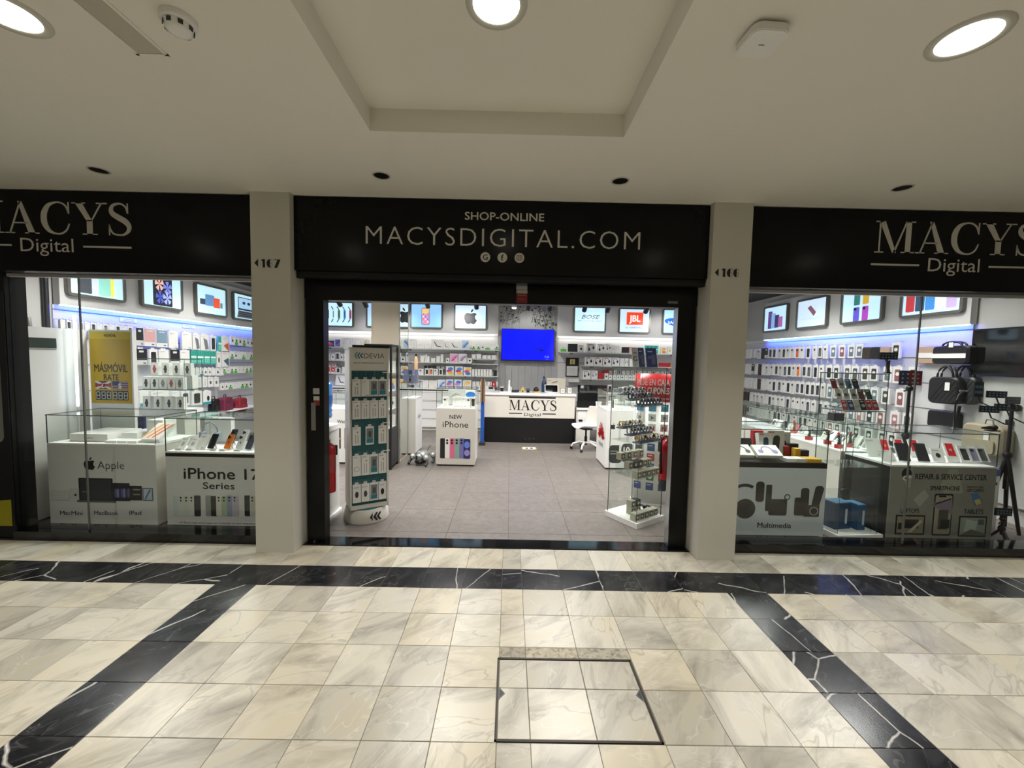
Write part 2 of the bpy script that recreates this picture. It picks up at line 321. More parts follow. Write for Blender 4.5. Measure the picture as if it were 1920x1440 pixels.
for x0, x1, y0, y1 in ((hx0, hx1, hy0, hy0+.009), (hx0, hx1, hy1-.009, hy1), (hx0, hx0+.009, hy0, hy1), (hx1-.009, hx1, hy0, hy1)):
    MB().box(x0, x1, y0, y1, -.012, .002, (mat('dark_rim', hx('2b2723'), .4, metal=.5))).obj('rim_bar', hat)
for s in (-1, 1):
    MB().prismz([(s*.366, -.03), (s*.366, .05), (s*.335, .01)], -.012, .0022, 'gunmetal').prismz([(s*.362, -.015), (s*.362, .035), (s*.343, .01)], -.01, .0026, 'black').obj('lifting_lug', hat, label='dark triangular lifting lug')
# ================= mall ceiling =================
CZ = 3.03
c = MB(); cx0, cx1, cyb, cyf = -.852, .648, 2.466, -1.4
for a in ((-9, cx0, -3.5, 3.75), (cx1, 9, -3.5, 3.75), (cx0, cx1, cyb, 3.75), (cx0, cx1, -3.5, cyf)): c.box(*a, CZ, 3.3, 'ceiling_paint')
c.box(cx0, cx1, cyf, cyb, 3.16, 3.3, 'ceiling_paint')
c.obj('ceiling', kind='structure', label='cream plaster mall ceiling with a long recessed coffer', cat='ceiling')
MB().box(-9, 9, -3.65, -3.5, 0, 3.1, mat('opposite_wall', hx('8d8a82'), .6)).obj('wall_front', kind='structure', label='plain wall on the far side of the corridor', cat='wall')
def downlight(x, y, z, lab):
    t = thing('downlight', lab, 'ceiling light', (x, y, z), 0, 'round downlights of the corridor')
    MB().lathe([(.096, -.001), (.098, -.006), (.125, -.006), (.128, 0)], 'pillar_paint', 32).obj('trim_ring', t)
    m = MB().lathe([(.001, -.003), (.05, -.0035), (.096, -.003)], 'lamp_glow', 32)
    m.obj('lens', t, label='glowing prismatic lens')
    lamp('downlight_lamp', 'AREA', (0, 0, -.012), MALL_W, MALL_C, .19, parent=t, spread=105)
for i, (x, lab) in enumerate(((-3.87, 'lit round downlight beyond the left edge of the photo'), (-2.02, 'lit round downlight at the top left corner near the vent'), (-.085, 'lit round downlight inside the ceiling coffer'), (1.815, 'lit round downlight at the top right beside the access point'), (3.77, 'lit round downlight beyond the right edge of the photo'))):
    downlight(x, 1.69 if i != 2 else 1.75, CZ if i != 2 else 3.16, lab)
for x in (-3.87, 1.815, -2.02, 3.77): downlight(x, -1.5, CZ, 'lit round downlight behind the viewer')
for (px, py), lab in zip(((185, 319), (715, 329), (1163, 339), (1692, 352)), ('leftmost small black spotlight over the left sign', 'small black spotlight near left end of the web address sign', 'small black spotlight near right end of the web address sign', 'rightmost small black spotlight over the right sign')):
    p = at(px, py, Z=CZ); t = thing('recessed_spotlight', lab, 'spotlight', (p.x, p.y, CZ), 0, 'unlit black spots above the signs')
    MB().lathe([(.055, -.001), (.056, -.005), (.066, -.005), (.068, 0)], 'pillar_paint', 24).obj('trim_ring', t)
    MB().lathe([(.001, -.0022), (.03, -.0025), (.055, -.002)], 'black', 24).obj('baffle', t)
p = at(335, 44, Z=CZ-.02); t = thing('smoke_detector', 'white domed smoke detector on the ceiling beside the vent', 'smoke detector', (p.x, p.y, CZ))
MB().lathe([(.062, 0), (.062, -.02), (.054, -.026)], 'white', 28).obj('base', t)
MB().lathe([(.05, -.024), (.044, -.05), (.03, -.056), (.001, -.057)], 'white', 28).obj('dome', t)
for k in range(8):
    a = k*math.pi/4; MB().box(.0475, .051, -.008, .008, -.046, -.030, 'dark_grey').obj('slot', t, rz=a)
p = at(1428, 78, Z=CZ-.03); t = thing('wifi_access_point', 'white rounded square wireless access point on the ceiling', 'access point', (p.x, p.y, CZ), math.radians(4))
b = MB(); b.prismz(rrect(0, 0, .15, .15, .035, 5), -.04, -.012, 'white'); b.prismz(rrect(0, 0, .142, .142, .033, 5), -.043, -.04, 'white'); b.obj('body', t)
MB().box(-.05, .05, -.05, .05, -.012, 0, 'dark_grey').obj('mount', t); MB().box(-.012, .012, -.003, .003, -.0436, -.043, P('8a8a8a')).obj('logo', t)
p0 = at(260, 102, Z=CZ); p1 = at(312, 103, Z=CZ)
t = thing('air_vent', 'long pale linear air vent in the ceiling, top left', 'vent', (p0.x, p0.y, CZ))
w = .13; L = -1.4
for a in ((-.006, .008, L, 0), (w-.008, w+.006, L, 0), (-.006, w+.006, -.01, .006)): MB().box(*a, -.005, 0, 'ceiling_paint').obj('frame', t)
MB().box(.008, w-.008, L, -.01, -.0015, 0, P('b9b3a4')).obj('panel', t)
# ================= pillars and numbers =================
def num1(b, x, h, k): b.flat([(x, .82*h), (x+.10*k, h), (x+.30*k, h), (x+.30*k, 0), (x+.12*k, 0), (x+.12*k, .80*h), (x, .80*h)], 0, 'ink')
def num6(b, x, h, k):
    b.flat(ell(x+.22*k, h*.5, .22*k, h*.5, 16, 90, 270), 0, 'ink'); c = arcband(x+.24*k, h*.30, h*.30, h*.27, -90, 110, 14, .62*k/h*.9)
    b.flat(c, 0, 'ink'); b.flat(arcband(x+.24*k, h*.5, h*.5, h*.47, 35, 90, 8, .5*k/h), 0, 'ink'); b.rect(x+.22*k, x+.25*k, 0, h, 0, 'ink')
def num7(b, x, h, k): b.flat([(x, h), (x+.50*k, h), (x+.26*k, 0), (x+.04*k, 0), (x+.27*k, .93*h), (x, .93*h)], 0, 'ink')
for x0, x1, nm, s in ((-2.154, -1.831, 'left', '167'), (1.66, 1.984, 'right', '166')):
    MB().box(x0, x1, 3.39, 3.80, 0, CZ, 'pillar_paint').obj('pillar_%s' % nm, kind='structure', label='white plaster pillar with the number %s beside the entrance' % s, cat='pillar')
    xb = x0+.028; z = 2.418 if nm == 'left' else 2.424
    t = thing('unit_number', 'black number %s and triangle painted on the pillar %s of the entrance' % (s, nm), 'number', (xb, 3.389, z))
    MB().flat([(0, .036), (.032, .068), (.032, .004)], 0, 'ink').obj('arrow', t)
    h = .068; k = .112
    for i, ch in enumerate(s):
        b = MB(); {'1': num1, '6': num6, '7': num7}[ch](b, (.055, .102, .155)[i] if ch != '7' else .160, h, k); b.obj('digit', t)
# ================= storefront shell =================
MB().box(-9, -2.154, 3.50, 3.72, 2.36, 3.03, 'frame_black').box(-2.154, 1.984, 3.62, 3.78, 2.21, 3.03, 'frame_black').box(1.984, 9, 3.50, 3.72, 2.36, 3.03, 'frame_black').box(-9, 9, 3.66, 3.80, 3.03, 3.2, 'frame_black').obj('wall_storefront', kind='structure', label='black lintel wall above the shop windows', cat='wall')
# signs
def fascia_sign(x0, x1, z0, z1, lab, cat='sign'):
    t = thing('shop_sign', lab, cat, ((x0+x1)/2, 3.45, z0)); w = (x1-x0)/2; h = z1-z0
    MB().box(-w, w, 0, .05, 0, h, 'sign_black').obj('panel', t); return t, -(x0+x1)/2
t, ox = fascia_sign(-1.829, 1.656, 2.416, 3.022, 'black sign reading SHOP-ONLINE MACYSDIGITAL.COM above the entrance'); Z0 = 2.416
b = MB(); b.text('SHOP-ONLINE', -.4+ox, 2.862-Z0, .064, 'letter_white', 0, bold=.022, fit=.662, ext=.003); b.obj('lettering', t, label='off-white bold line SHOP-ONLINE')
b = MB(); b.text('MACYSDIGITAL.COM', -1.228+ox, 2.645-Z0, .152, 'letter_white', 0, bold=-.012, sp=1.15, fit=2.303, ext=.003); b.obj('lettering', t, label='large thin web address lettering')
for i, x in enumerate((-.224, -.081, .063)):
    b = MB(); cx, cz = x+ox, 2.557-Z0; b.prism(ell(cx, cz, .041, .041, 28), -.003, 0, 'letter_white'); y = -.0031
    if i == 0: b.text('G', cx, cz-.022, .044, 'sign_black', y, 'C', bold=.02)
    elif i == 1: b.text('f', cx, cz-.026, .050, 'sign_black', y, 'C', bold=.03)
    else:
        b.flat(rrect(cx, cz, .046, .046, .012), y, 'sign_black'); b.flat(rrect(cx, cz, .037, .037, .009), y-.0009, 'letter_white'); b.flat(ell(cx, cz, .0125, .0125, 16), y-.0018, 'sign_black'); b.flat(ell(cx, cz, .008, .008, 12), y-.0027, 'letter_white'); b.flat(ell(cx+.013, cz+.013, .0025, .0025, 8), y-.0018, 'sign_black')
    b.obj('round_badge', t, label=('round badge with letter G', 'round badge with letter f', 'round badge with camera outline')[i])
for sgn, x0, x1, xm, lab in ((-1, -5.6, -2.156, -4.57, 'black sign with serif shop name over the left window'), (1, 1.986, 5.4, 3.06, 'black sign with serif shop name over the right window')):
    t, ox = fascia_sign(x0, x1, 2.36, 3.018, lab); Z0 = 2.36
    b = MB(); serif(b, 'MACYS', xm+ox, 2.668-Z0, .262, 'letter_white', 0, wid=1.385); b.obj('lettering', t, label='white serif capitals')
    b = MB(); b.text('Digital', xm+.465+ox, 2.522-Z0, .112, 'letter_white', 0, fit=.44, ext=.003); b.obj('lettering', t, label='white plain word under the capitals')
    for a, c in ((-.02, .39), (.985, 1.385)): MB().box(xm+a+ox, xm+c+ox, -.003, 0, 2.562-Z0, 2.577-Z0, 'letter_white').obj('rule', t)
# shutter box, door frame
t = thing('shutter_box', 'black roller shutter box under the web address sign', 'shutter', (-.085, 3.47, 2.355))
MB().box(-1.735, 1.735, 0, .05, 0, .06, 'frame_black').obj('casing', t); MB().box(-1.735, 1.735, -.004, .0, .012, .02, 'black').obj('lip', t)
t = thing('door_frame', 'wide black metal door frame around the open shop entrance', 'door frame', (-.085, 3.6, 0))
for s in (-1, 1):
    MB().box(min(s*1.572, s*1.726), max(s*1.572, s*1.726), 0, .10, .0065, 2.36, 'frame_black').obj('jamb', t)
MB().box(-1.572, 1.572, 0, .10, 2.193, 2.36, 'frame_black').obj('header', t); MB().box(1.568, 1.5725, .0, .09, .01, 2.19, 'silver').obj('edge_strip', t)
p = at(588, 780, Y=3.6); MB().box(p.x+.085-.02, p.x+.085+.02, -.004, 0, p.z-.13, p.z+.12, P('8f8f8c', .3, metal=.8)).obj('lock_plate', t)
MB().box(-1.672, -1.652, -.02, .0, .0068, .016, 'silver').obj('floor_bolt', t)
for px0, py0, px1, py1, pr, lab in ((587, 728, 599, 739, 0, 'small plain white square sticker on the left door jamb'), (588, 743, 599, 760, 1, 'small white and red sticker on the left door jamb'), (968, 544, 989, 568, 2, 'red alarm warning sticker on the door header'), (968, 530, 989, 543, 3, 'small grey and white sticker above the alarm sticker'), (1252, 565, 1271, 569, 4, 'small grey name plate at the right of the door header')):
    a = at(px0, py1, Y=3.598); c = at(px1, py0, Y=3.598); w = c.x-a.x; h = c.z-a.z; b = MB()
    b.rect(0, w, 0, h, 0, P(('b8b8b6', 'c9c9c6', '7d1d20', '77777a', '6f6f6f')[pr]))
    if pr == 1: b.rect(0, w, 0, h*.55, -.001, P('8c2a2a'))
    if pr == 2:
        b.rect(0, w, h*.74, h, -.001, P('b9b4b0')); b.text('Alarma', w/2, h*.55, h*.12, P('c58a8a'), -.001, 'C', fit=w*.75); b.text('Segur', w/2, h*.28, h*.1, P('a86a6a'), -.001, 'C', fit=w*.7)
    if pr == 3: b.rect(0, w, h*.0, h*.5, -.001, P('b9b9b9'))
    b.obj('sticker', None, (a.x, 3.598, a.z), label=lab, cat='sticker')
t = thing('threshold', 'polished black granite door sill of the entrance', 'sill', (-.085, 3.62, 0))
for a, c in ((-1.726, -.1), (-.099, 1.0), (1.001, 1.726)): MB().box(a, c, -.085, .085, -.02, .006, 'black_granite').obj('slab', t)
# windows
for n, (x0, x1, xm, hid) in enumerate(((-4.40, -2.156, -3.795, -2.156), (1.986, 6.2, 3.65, 1.986))):
    t = link('window_%d' % (n+1), None, None, ((x0+x1)/2, 3.6, 0), 0, ('frameless shop window left of the entrance', 'frameless shop window right of the entrance')[n], 'window', None, 'structure'); o = -(x0+x1)/2
    MB().box(x0+o, x1+o, -.07, .12, 0, .08, 'black_granite').obj('plinth', t); MB().box(x0+o, x1+o, -.02, .012, 2.335, 2.376, P('c3c3c4', .4)).obj('top_rail', t)
    ed = sorted((x0, xm, x1))
    for a, c in zip(ed, ed[1:]):
        MB().box(a+o+.003, c+o-.003, -.005, .005, .08, 2.345, 'window_glass', side='frame_black').obj('pane', t)
    MB().box(xm+o-.005, xm+o+.005, -.006, .006, .08, 2.345, P('7c7c78', .3, metal=.6)).obj('glazing_joint', t)
MB().box(-9, -4.40, 3.56, 3.72, 0, 2.36, 'frame_black').obj('trim_1', kind='structure', label='black cladding at the left end of the shop front', cat='wall')
a = at(0, 830, Y=3.555); c = at(18, 622, Y=3.555)
t = thing('wall_poster', 'dark poster with a pale rounded shape and yellow foot on the left cladding', 'poster', (-4.8, 3.556, .0))
MB().box(-.62, .395, -.004, .004, .12, 2.2, 'black').obj('sheet', t); MB().flat(rrect(-.16, (a.z+c.z)/2, 1.0, c.z-a.z, .06), -.0045, P('77756f')).obj('print', t)
MB().flat([(-.62, .12), (.37, .12), (.37, .36), (.1, .33), (-.62, .2)], -.0045, P('8f8a12')).obj('print', t)
# ================= shop shell =================
sf = MB().box(-5.75, 5.75, 3.70, 9.95, -.12, -.004, 'shop_grout').obj('floor_shop', kind='structure', label='grey stone-look tiled floor inside the shop', cat='floor')
xs = [.02+.6*k for k in range(-10, 11)]; ys = [3.705]+[3.85+.6*k for k in range(0, 11)]
for a, b in zip(xs, xs[1:]):
    for c, d in zip(ys, ys[1:]): tile(max(a, -5.74), min(b, 5.74), c, d, 'shop_tile', sf, .002)
MB().box(-5.75, -5.6, 3.72, 10.05, 0, 3.2, 'wall_grey').obj('wall_left', kind='structure', label='grey left side wall of the shop', cat='wall')
MB().box(5.6, 5.75, 3.72, 10.05, 0, 3.2, 'wall_grey').obj('wall_right', kind='structure', label='grey right side wall of the shop', cat='wall')
MB().box(-5.75, 5.75, 9.9, 10.05, 0, 3.2, 'wall_white').obj('wall_back', kind='structure', label='white back wall of the shop', cat='wall')
MB().box(-5.75, 5.75, 3.72, 10.05, 3.15, 3.25, 'dark_ceiling').obj('ceiling_shop', kind='structure', label='dark ceiling of the shop', cat='ceiling')
for i, (x, y) in enumerate(FILL_PANELS):  # unseen housings made up to carry the added fill lights
    t = thing('ceiling_panel_light', 'slim white LED panel on the dark shop ceiling', 'ceiling light', (x, y, 3.15), 0, 'LED panels of the shop ceiling')
    MB().box(-.47, .47, -.14, .14, -.05, 0, 'white').obj('housing', t); MB().box(-.45, .45, -.125, .125, -.052, -.05, 'led_white').obj('diffuser', t)
# ================= walls: fascias, slat panels, light boxes =================
def slatwall(name, label, loc, rz, w, z0, z1, nrow, panel=P('cfcfcd')):
    t = thing(name, label, 'wall panel', loc, rz)
    MB().box(-w/2, w/2, -.02, 0, z0, z1, panel).obj('backing', t)
    for i in range(nrow):
        z = z1-.06-i*(z1-z0-.1)/max(1, nrow-1)
        MB().box(-w/2, w/2, -.024, -.02, z-.006, z+.006, P('8f8f90', .3, metal=.5)).obj('rail', t)
    return t
def fascia(label, loc, rz, w, z0, z1, led, lampw, color):
    t = thing('light_fascia', label, 'fascia', loc, rz)
    MB().box(-w/2, w/2, -.10, -.021, z0, z1, 'wall_white').obj('board', t)
    MB().box(-w/2+.01, w/2-.01, -.095, -.075, z0-.012, z0-.0005, led).obj('led_strip', t, label='glowing LED strip along the lower edge')
    lamp('led_lamp', 'AREA', (0, -.085, z0-.02), lampw, color, w*.97, .03, rot=(math.radians(25), 0, 0), parent=t)
    return t
BLUE = (.0, .05, 1.0)
fascia('grey board with light boxes and blue LED edge along the left wall', (-5.6, 6.97, 0), math.pi/2, 3.96, 2.262, 3.02, 'led_blue', 17, BLUE)
fascia('grey board with light boxes and blue LED edge along the right wall', (5.6, 6.80, 0), -math.pi/2, 3.94, 2.24, 3.02, 'led_blue', 17, BLUE)
slatwall('peg_wall', 'white slat wall with product hooks on the left side of the shop', (-5.6, 7.43, 0), math.pi/2, 4.9, .45, 2.262, 6)
slatwall('peg_wall', 'white slat wall with product hooks on the right side of the shop', (5.6, 7.37, 0), -math.pi/2, 5.02, .45, 2.24, 6)
fascia('white board above the back shelves left of the television', (-2.9, 9.9, 0), 0, 5.2, 2.305, 3.1, 'led_soft', 3.5, SHOP_C)
fascia('white board above the back shelves right of the television', (3.33, 9.9, 0), 0, 4.4, 2.295, 3.1, 'led_soft', 3.5, SHOP_C)
slatwall('back_panel', 'white backing panel of the back shelves left of the television', (-2.9, 9.9, 0), 0, 5.2, .95, 2.305, 4, P('d4d4d0'))
slatwall('back_panel', 'white backing panel of the back shelves right of the television', (3.33, 9.9, 0), 0, 4.4, .45, 2.295, 4, P('d4d4d0'))
t = thing('pipe', 'dark vertical cable pipe on the left wall beside the light boxes', 'pipe', (-5.57, 4.9, 0)); MB().path([(0, 0, 1.2), (0, 0, 3.14)], .03, 'gunmetal', 10).obj('tube', t)
for z in (1.6, 2.6): MB().box(-.03, .03, -.05, .05, z-.012, z+.012, 'gunmetal').obj('clip', t)
# --- light boxes ---
def phoneflat(b, x, z, w, h, m, scr=None, y=0, cam=True):
    b.flat(rrect(x, z, w, h, w*.16), y, m)
    if scr: b.flat(rrect(x, z, w*.88, h*.93, w*.12), y-.001, scr)
    elif cam: b.flat(rrect(x-w*.2, z+h*.36, w*.42, h*.17, w*.1), y-.001, P('16161a'))
def pic(b, k, w, h, y):
    if k == 'cases':
        for i, (c, x) in enumerate((('454a50', -.16), ('c7d1ea', 0), ('e9e05a', .14), ('8fd0c0', .09))): phoneflat(b, x*w/.78, -.02, .16, .40, LB(c), None, y-.001*i, False)
    elif k == 'tablet':
        b.flat(rrect(0, 0, .36*w/.78, .46, .02), y, LB('20222c'))
        for i, (cx, cz, c) in enumerate(((-.06, .10, 'e8b4a8'), (.09, .06, '7a86e0'), (-.05, -.10, '4a58b8'), (.08, -.10, '9aa8f0'))):
            for j in range(5): b.flat([(cx, cz)]+ell(cx, cz, .08, .10, 3, j*72, j*72+46), y-.001-.0002*i, LB(c))
    elif k == 'devices':
        for x, z, ww, hh, c in ((-.2, -.04, .16, .10, '38404a'), (-.05, .0, .22, .20, '5b87b8'), (.12, -.03, .16, .18, 'd9512f'), (.24, -.06, .06, .10, '6b7480')): b.flat(rrect(x, z, ww, hh, .01), y, LB(c)); y -= .001
    elif k == 'laptop':
        b.flat(rrect(.02, .06, .5, .26, .02), y, LB('22262c')); b.flat(rrect(.02, .07, .46, .21, .01), y-.001, LB('9fc6e8')); b.flat([(-.26, -.22), (.34, -.22), (.28, -.08), (-.22, -.08)], y, LB('50565e'))
        for i in range(3): b.rect(-.2, .26, -.19+i*.035, -.17+i*.035, y-.001, LB('1a1c20'))
        for x in (-.05, .1): b.flat(ell(x, .08, .05, .03, 10), y-.002, LB('2a2c33'))
    elif k == 'watches':
        for i, c in enumerate(('33454a', 'b9d6dc', '5d7a62', '4f86c0', 'a0566a')):
            x = -.28+i*.135; b.flat(arcband(x-.06, 0, .22, .19, -62, 62, 12, .6), y, LB('27333a')); b.flat(rrect(x+.05, 0, .06, .22, .025), y-.001, LB(c)); b.flat(rrect(x+.05, 0, .018, .16, .008), y-.002, LB('27333a'))
    elif k == 'plain': pass
    elif k == 'phone':
        b.flat(rrect(-.02, -.01, .19, .40, .03), y, LB('2a3350')); b.flat(rrect(-.02, -.01, .17, .375, .025), y-.001, LB('d98fb0')); b.flat([(-.105, .02), (.065, .08), (.065, .17), (-.105, .17)], y-.002, LB('e8c47a'))
        for i in range(4):
            for j in range(3): b.flat(rrect(-.07+j*.05, -.14+i*.06, .03, .03, .008), y-.003, LB(('7fb4f0', 'f06a7a', 'ffffff', '6a5be0')[(i+j) % 4]))
    elif k == 'apple': apple(b, .0, -.17, .36, LB('17181a'), y)
    elif k == 'bose':
        b.text('BOSE', .02, .02, .085, LB('111418'), y, 'C', bold=.05, shear=.3, fit=.44)
        for i in range(3): b.rect(-.2, .32, .03+i*.022, .036+i*.022, y-.002, LB('b9def2'))
        b.text('Better sound through research.', .0, -.045, .032, LB('22303a'), y, 'C', shear=.2, fit=.58)
    elif k == 'jbl':
        b.rect(-.19, .21, -.10, .20, y, LB('e8431c')); b.text('JBL', .01, -.02, .15, LB('f4f4f2'), y-.001, 'C', bold=.04, fit=.26); b.text('by HARMAN', .0, -.19, .05, LB('6a6f78'), y, 'C', fit=.42)
    elif k == 'samsung':
        b.flat([(a*math.cos(-.12)-c*math.sin(-.12), a*math.sin(-.12)+c*math.cos(-.12)) for a, c in ell(0, -.02, .33, .10, 32)], y, LB('1f5fc8')); b.text('SAMSUNG', 0, -.05, .06, LB('eef4fb'), y-.001, 'C', bold=.02, fit=.5)
    elif k == 'colours':
        for i, c in enumerate(('5a3f7a', '7fa6d8', '38305a', 'a05a9a')): b.flat(rrect(-.16+i*.11, -.02-.02*i, .13, .36-.05*i, .012), y, LB(c)); y -= .001
    elif k == 'fold':
        b.flat([(-.1, .10), (.06, -.06), (.12, .0), (-.02, .14)], y, LB('7a4f5c')); b.flat([(.06, -.07), (.2, .12), (.21, .11), (.09, -.08)], y-.001, LB('d8dde4')); b.rect(-.25, .25, -.1, -.095, y, LB('8fa2b8'))
    elif k == 'quad':
        for x, z, c in ((-.08, .12, '2f6f6a'), (.08, .12, 'c79a2e'), (-.08, -.13, '5a4fc0'), (.08, -.13, 'a040b0')): phoneflat(b, x, z, .11, .22, LB(c), None, y, True)
    elif k == 'row':
        for i, c in enumerate(('b8343c', '2f4a66', '3f86d0', 'd6dcec', 'b9a2dc')): phoneflat(b, -.26+i*.13, -.02, .12, .36, LB(c), None, y, False)
LBN = {'cases': 'showing fanned phone cases', 'tablet': 'showing a tablet with swirling wheels', 'devices': 'showing a group of small devices', 'laptop': 'showing an open laptop', 'watches': 'showing five watches side-on', 'plain': 'mostly hidden by the beige column', 'phone': 'showing a phone screen', 'apple': 'with a black apple emblem', 'bose': 'with black slanted brand lettering', 'jbl': 'with an orange square logo', 'samsung': 'with a blue oval logo', 'colours': 'showing a fan of colourful phones', 'fold': 'showing a folding tablet', 'quad': 'showing four bright phones', 'row': 'showing a row of coloured phone backs'}
def lightbox(k, loc, rz, w=.76, h=.55, bg='bfe0f2', where=''):
    t = thing('light_box', 'backlit picture box %s on the %s' % (LBN[k], where), 'light box', loc, rz, 'backlit boxes above the shelves')
    o = rrect(0, 0, w, h, .055); i = rrect(0, 0, w-.075, h-.075, .012); n = len(o); b = MB()
    for ya, yb, A, B in ((-.05, -.05, o, i), (-.05, 0, o, o), (-.035, -.05, i, i)):
        V = [(x, ya, z) for x, z in A]+[(x, yb, z) for x, z in B]
        b.add(V, [(j, (j+1) % n, (j+1) % n+n, j+n) for j in range(n)], P('77766f', .35, metal=.4))
    b.obj('frame', t); MB().flat(i, -.034, LB(bg)).obj('backlit_sheet', t)
    b = MB(); pic(b, k, w, h, -.036)
    if b.v: b.obj('picture', t)
    return t
for k, px0, py0, px1, py1, bg in (('watches', 603, 566, 664, 613, 'bfe6f2'), ('plain', 687, 567, 748, 614, '9cc0ee'), ('phone', 769, 569, 831, 616, '8fc4f2'), ('apple', 851, 571, 914, 618, 'c2def6'), ('bose', 1074, 575.5, 1137, 623, 'bfe4f4'), ('jbl', 1158, 578, 1220, 625, 'c4def4'), ('samsung', 1240, 580, 1302, 627, 'b0e0f6')):
    a = at(px0, py1, Y=9.79); c = at(px1, py0, Y=9.79); lightbox(k, ((a.x+c.x)/2, 9.80, (a.z+c.z)/2), 0, c.x-a.x, c.z-a.z, bg, 'back wall')
for k, y, w in (('cases', 5.42, .76), ('tablet', 6.42, .76), ('devices', 7.46, .78), ('laptop', 8.40, .76)): lightbox(k, (-5.5, y, 2.66), math.pi/2, w, .555, 'bfe4f0', 'left wall')
for k, y, w in (('colours', 8.36, .76), ('fold', 7.36, .76), ('quad', 6.32, .76), ('row', 5.28, .80)): lightbox(k, (5.5, y, 2.66), -math.pi/2, w, .555, 'c8dcf4' if k == 'fold' else 'bfe2f4', 'right wall')
# --- track spots ---
for i, (px, py) in enumerate(((635, 567), (684, 569), (801, 570), (893, 572), (1097, 577), (1141, 578), (1213, 580), (991, 574), (1032, 575))):
    p = at(px, py, Y=8.6); t = thing('track_spotlight', '%s black track spotlight from the left below the shop ceiling' % ordw(i), 'spotlight', (p.x, p.y, p.z), 0, 'black track spots of the shop')
    MB().path([(0, 0, 0), (0, 0, 3.148-p.z)], .012, 'black', 8).obj('stem', t); MB().path([(0, -.07, .05), (0, .09, -.05)], .05, 'black', 14).obj('head', t)
    MB().path([(0, .088, -.049), (0, .092, -.0515)], .04, 'led_white', 14).obj('lens', t)
p = at(964, 577, Y=9.0); t = thing('shop_downlight', 'small bright round lamp in front of the hanging ivy', 'ceiling light', (p.x, p.y, p.z)); MB().lathe([(.001, -.02), (.045, -.018), (.05, 0)], 'led_white', 16).obj('lens', t); MB().lathe([(.055, 0), (.055, 3.148-p.z)], 'white', 16).obj('can', t)
# ================= central wall, television, ivy =================
x0, x1 = at(937, 600, Y=9.88).x, at(1048, 600, Y=9.88).x
pw = link('wall_planks', None, None, ((x0+x1)/2, 9.9, 0), 0, 'pale grey vertical boards behind the television', 'wall', None, 'structure'); n = 9; w = (x1-x0)/n
mat('plank', hx('b3b4b2'), .6, var=.12, scale=6.)
for i in range(n): MB().box(-(x1-x0)/2+i*w+.003, -(x1-x0)/2+(i+1)*w-.003, -.022, 0, 0, 3.14, 'plank').obj('plank', pw)
a = at(939.5, 676, Y=9.76); c = at(1040, 618, Y=9.76)
t = thing('television', 'wall television with a bright blue screen showing the time', 'television', ((a.x+c.x)/2, 9.76, a.z)); w = (c.x-a.x)/2; h = c.z-a.z
MB().box(-w, w, 0, .05, 0, h, 'black').obj('body', t); MB().box(-w+.012, w-.012, -.002, 0, .025, h-.012, 'screen_blue').obj('screen', t, label='blue screen'); MB().box(-.15, .15, .05, .098, .2, h-.2, 'black').obj('bracket', t)
b = MB(); sw = mat('screen_text', hx('6f8cff'), .3, emit=.7); sd = mat('screen_dark', hx('0a1470'), .3, emit=.3)
b.text('9:28', w-.12, .09, .045, sw, -.0025, 'R'); b.rect(w-.19, w-.14, .05, .055, -.0025, sw); b.flat(ell(-.02+w*.55, .27, .06, .02, 10), -.0025, sd); b.flat(ell(w*.32, .30, .05, .016, 10), -.0025, sd); b.obj('caption', t, label='time 9:28 on the screen')
for i in range(15):
    x = x0+.09+(x1-x0-.18)*i/14+random.uniform(-.02, .02); ln = random.uniform(.48, .68) if not 4.5 < i < 7.5 else random.uniform(.15, .4)
    t = thing('ivy_vine', '%s hanging ivy vine from the left above the television' % ordw(i), 'ivy', (x, 9.83, 3.14), 0, 'ivy vines above the television')
    MB().path([(.01*math.sin(k*1.3+i), .01*math.cos(k+i), -ln*k/8) for k in range(9)], .003, 'leaf', 5).obj('stem', t); b = MB()
    for k in range(int(ln*46)):
        a = random.uniform(0, 6.28); z = -ln*random.random(); r = random.uniform(.02, .05); s = random.uniform(.022, .034); q = Vector((r*math.cos(a), -abs(r*math.sin(a))*.7, z)); u = Vector((math.cos(a), 0, .3))*s; v = Vector((-.3, -.4, -.9))*s
        b.add([q-u*.6, q+v*.3-u*.1, q+v, q+u*.7+v*.2, q+u*.3-v*.4], [(0, 1, 2, 3, 4)], 'leaf')
    b.obj('leaves', t, kind='stuff')
# ================= column with mirror, dark cabinet =================
a = at(700, 600, Y=6.4); c = at(748.5, 600, Y=6.4); CX0, CX1 = a.x, c.x
col = link('column', None, None, ((CX0+CX1)/2, 6.4, 0), 0, 'beige square column inside the shop with a mirrored right side', 'column', None, 'structure'); w = (CX1-CX0)/2
MB().box(-w, w, 0, .55, 0, 3.148, 'beige').obj('shaft', col); MB().box(w, w+.006, .03, .53, .05, 3.1, 'mirror').obj('mirror_panel', col); MB().box(w, w+.008, .0, .03, 0, 3.1, 'silver').obj('mirror_frame', col); MB().box(w, w+.008, .53, .55, 0, 3.1, 'silver').obj('mirror_frame', col)
a = at(695, 600, Y=6.55); MB().box(-w-.06, -w, .08, .5, 0, 2.78, 'beige').obj('side_panel', col)
t = thing('glass_cabinet', 'black framed glass cabinet standing against the beige column', 'cabinet', ((CX0+CX1)/2, 6.0, 0)); d = .38; zt = 1.86
for x, y in ((-w, 0), (w-.03, 0), (-w, d-.03), (w-.03, d-.03)): MB().box(x, x+.03, y, y+.03, 0, zt, 'black').obj('post', t)
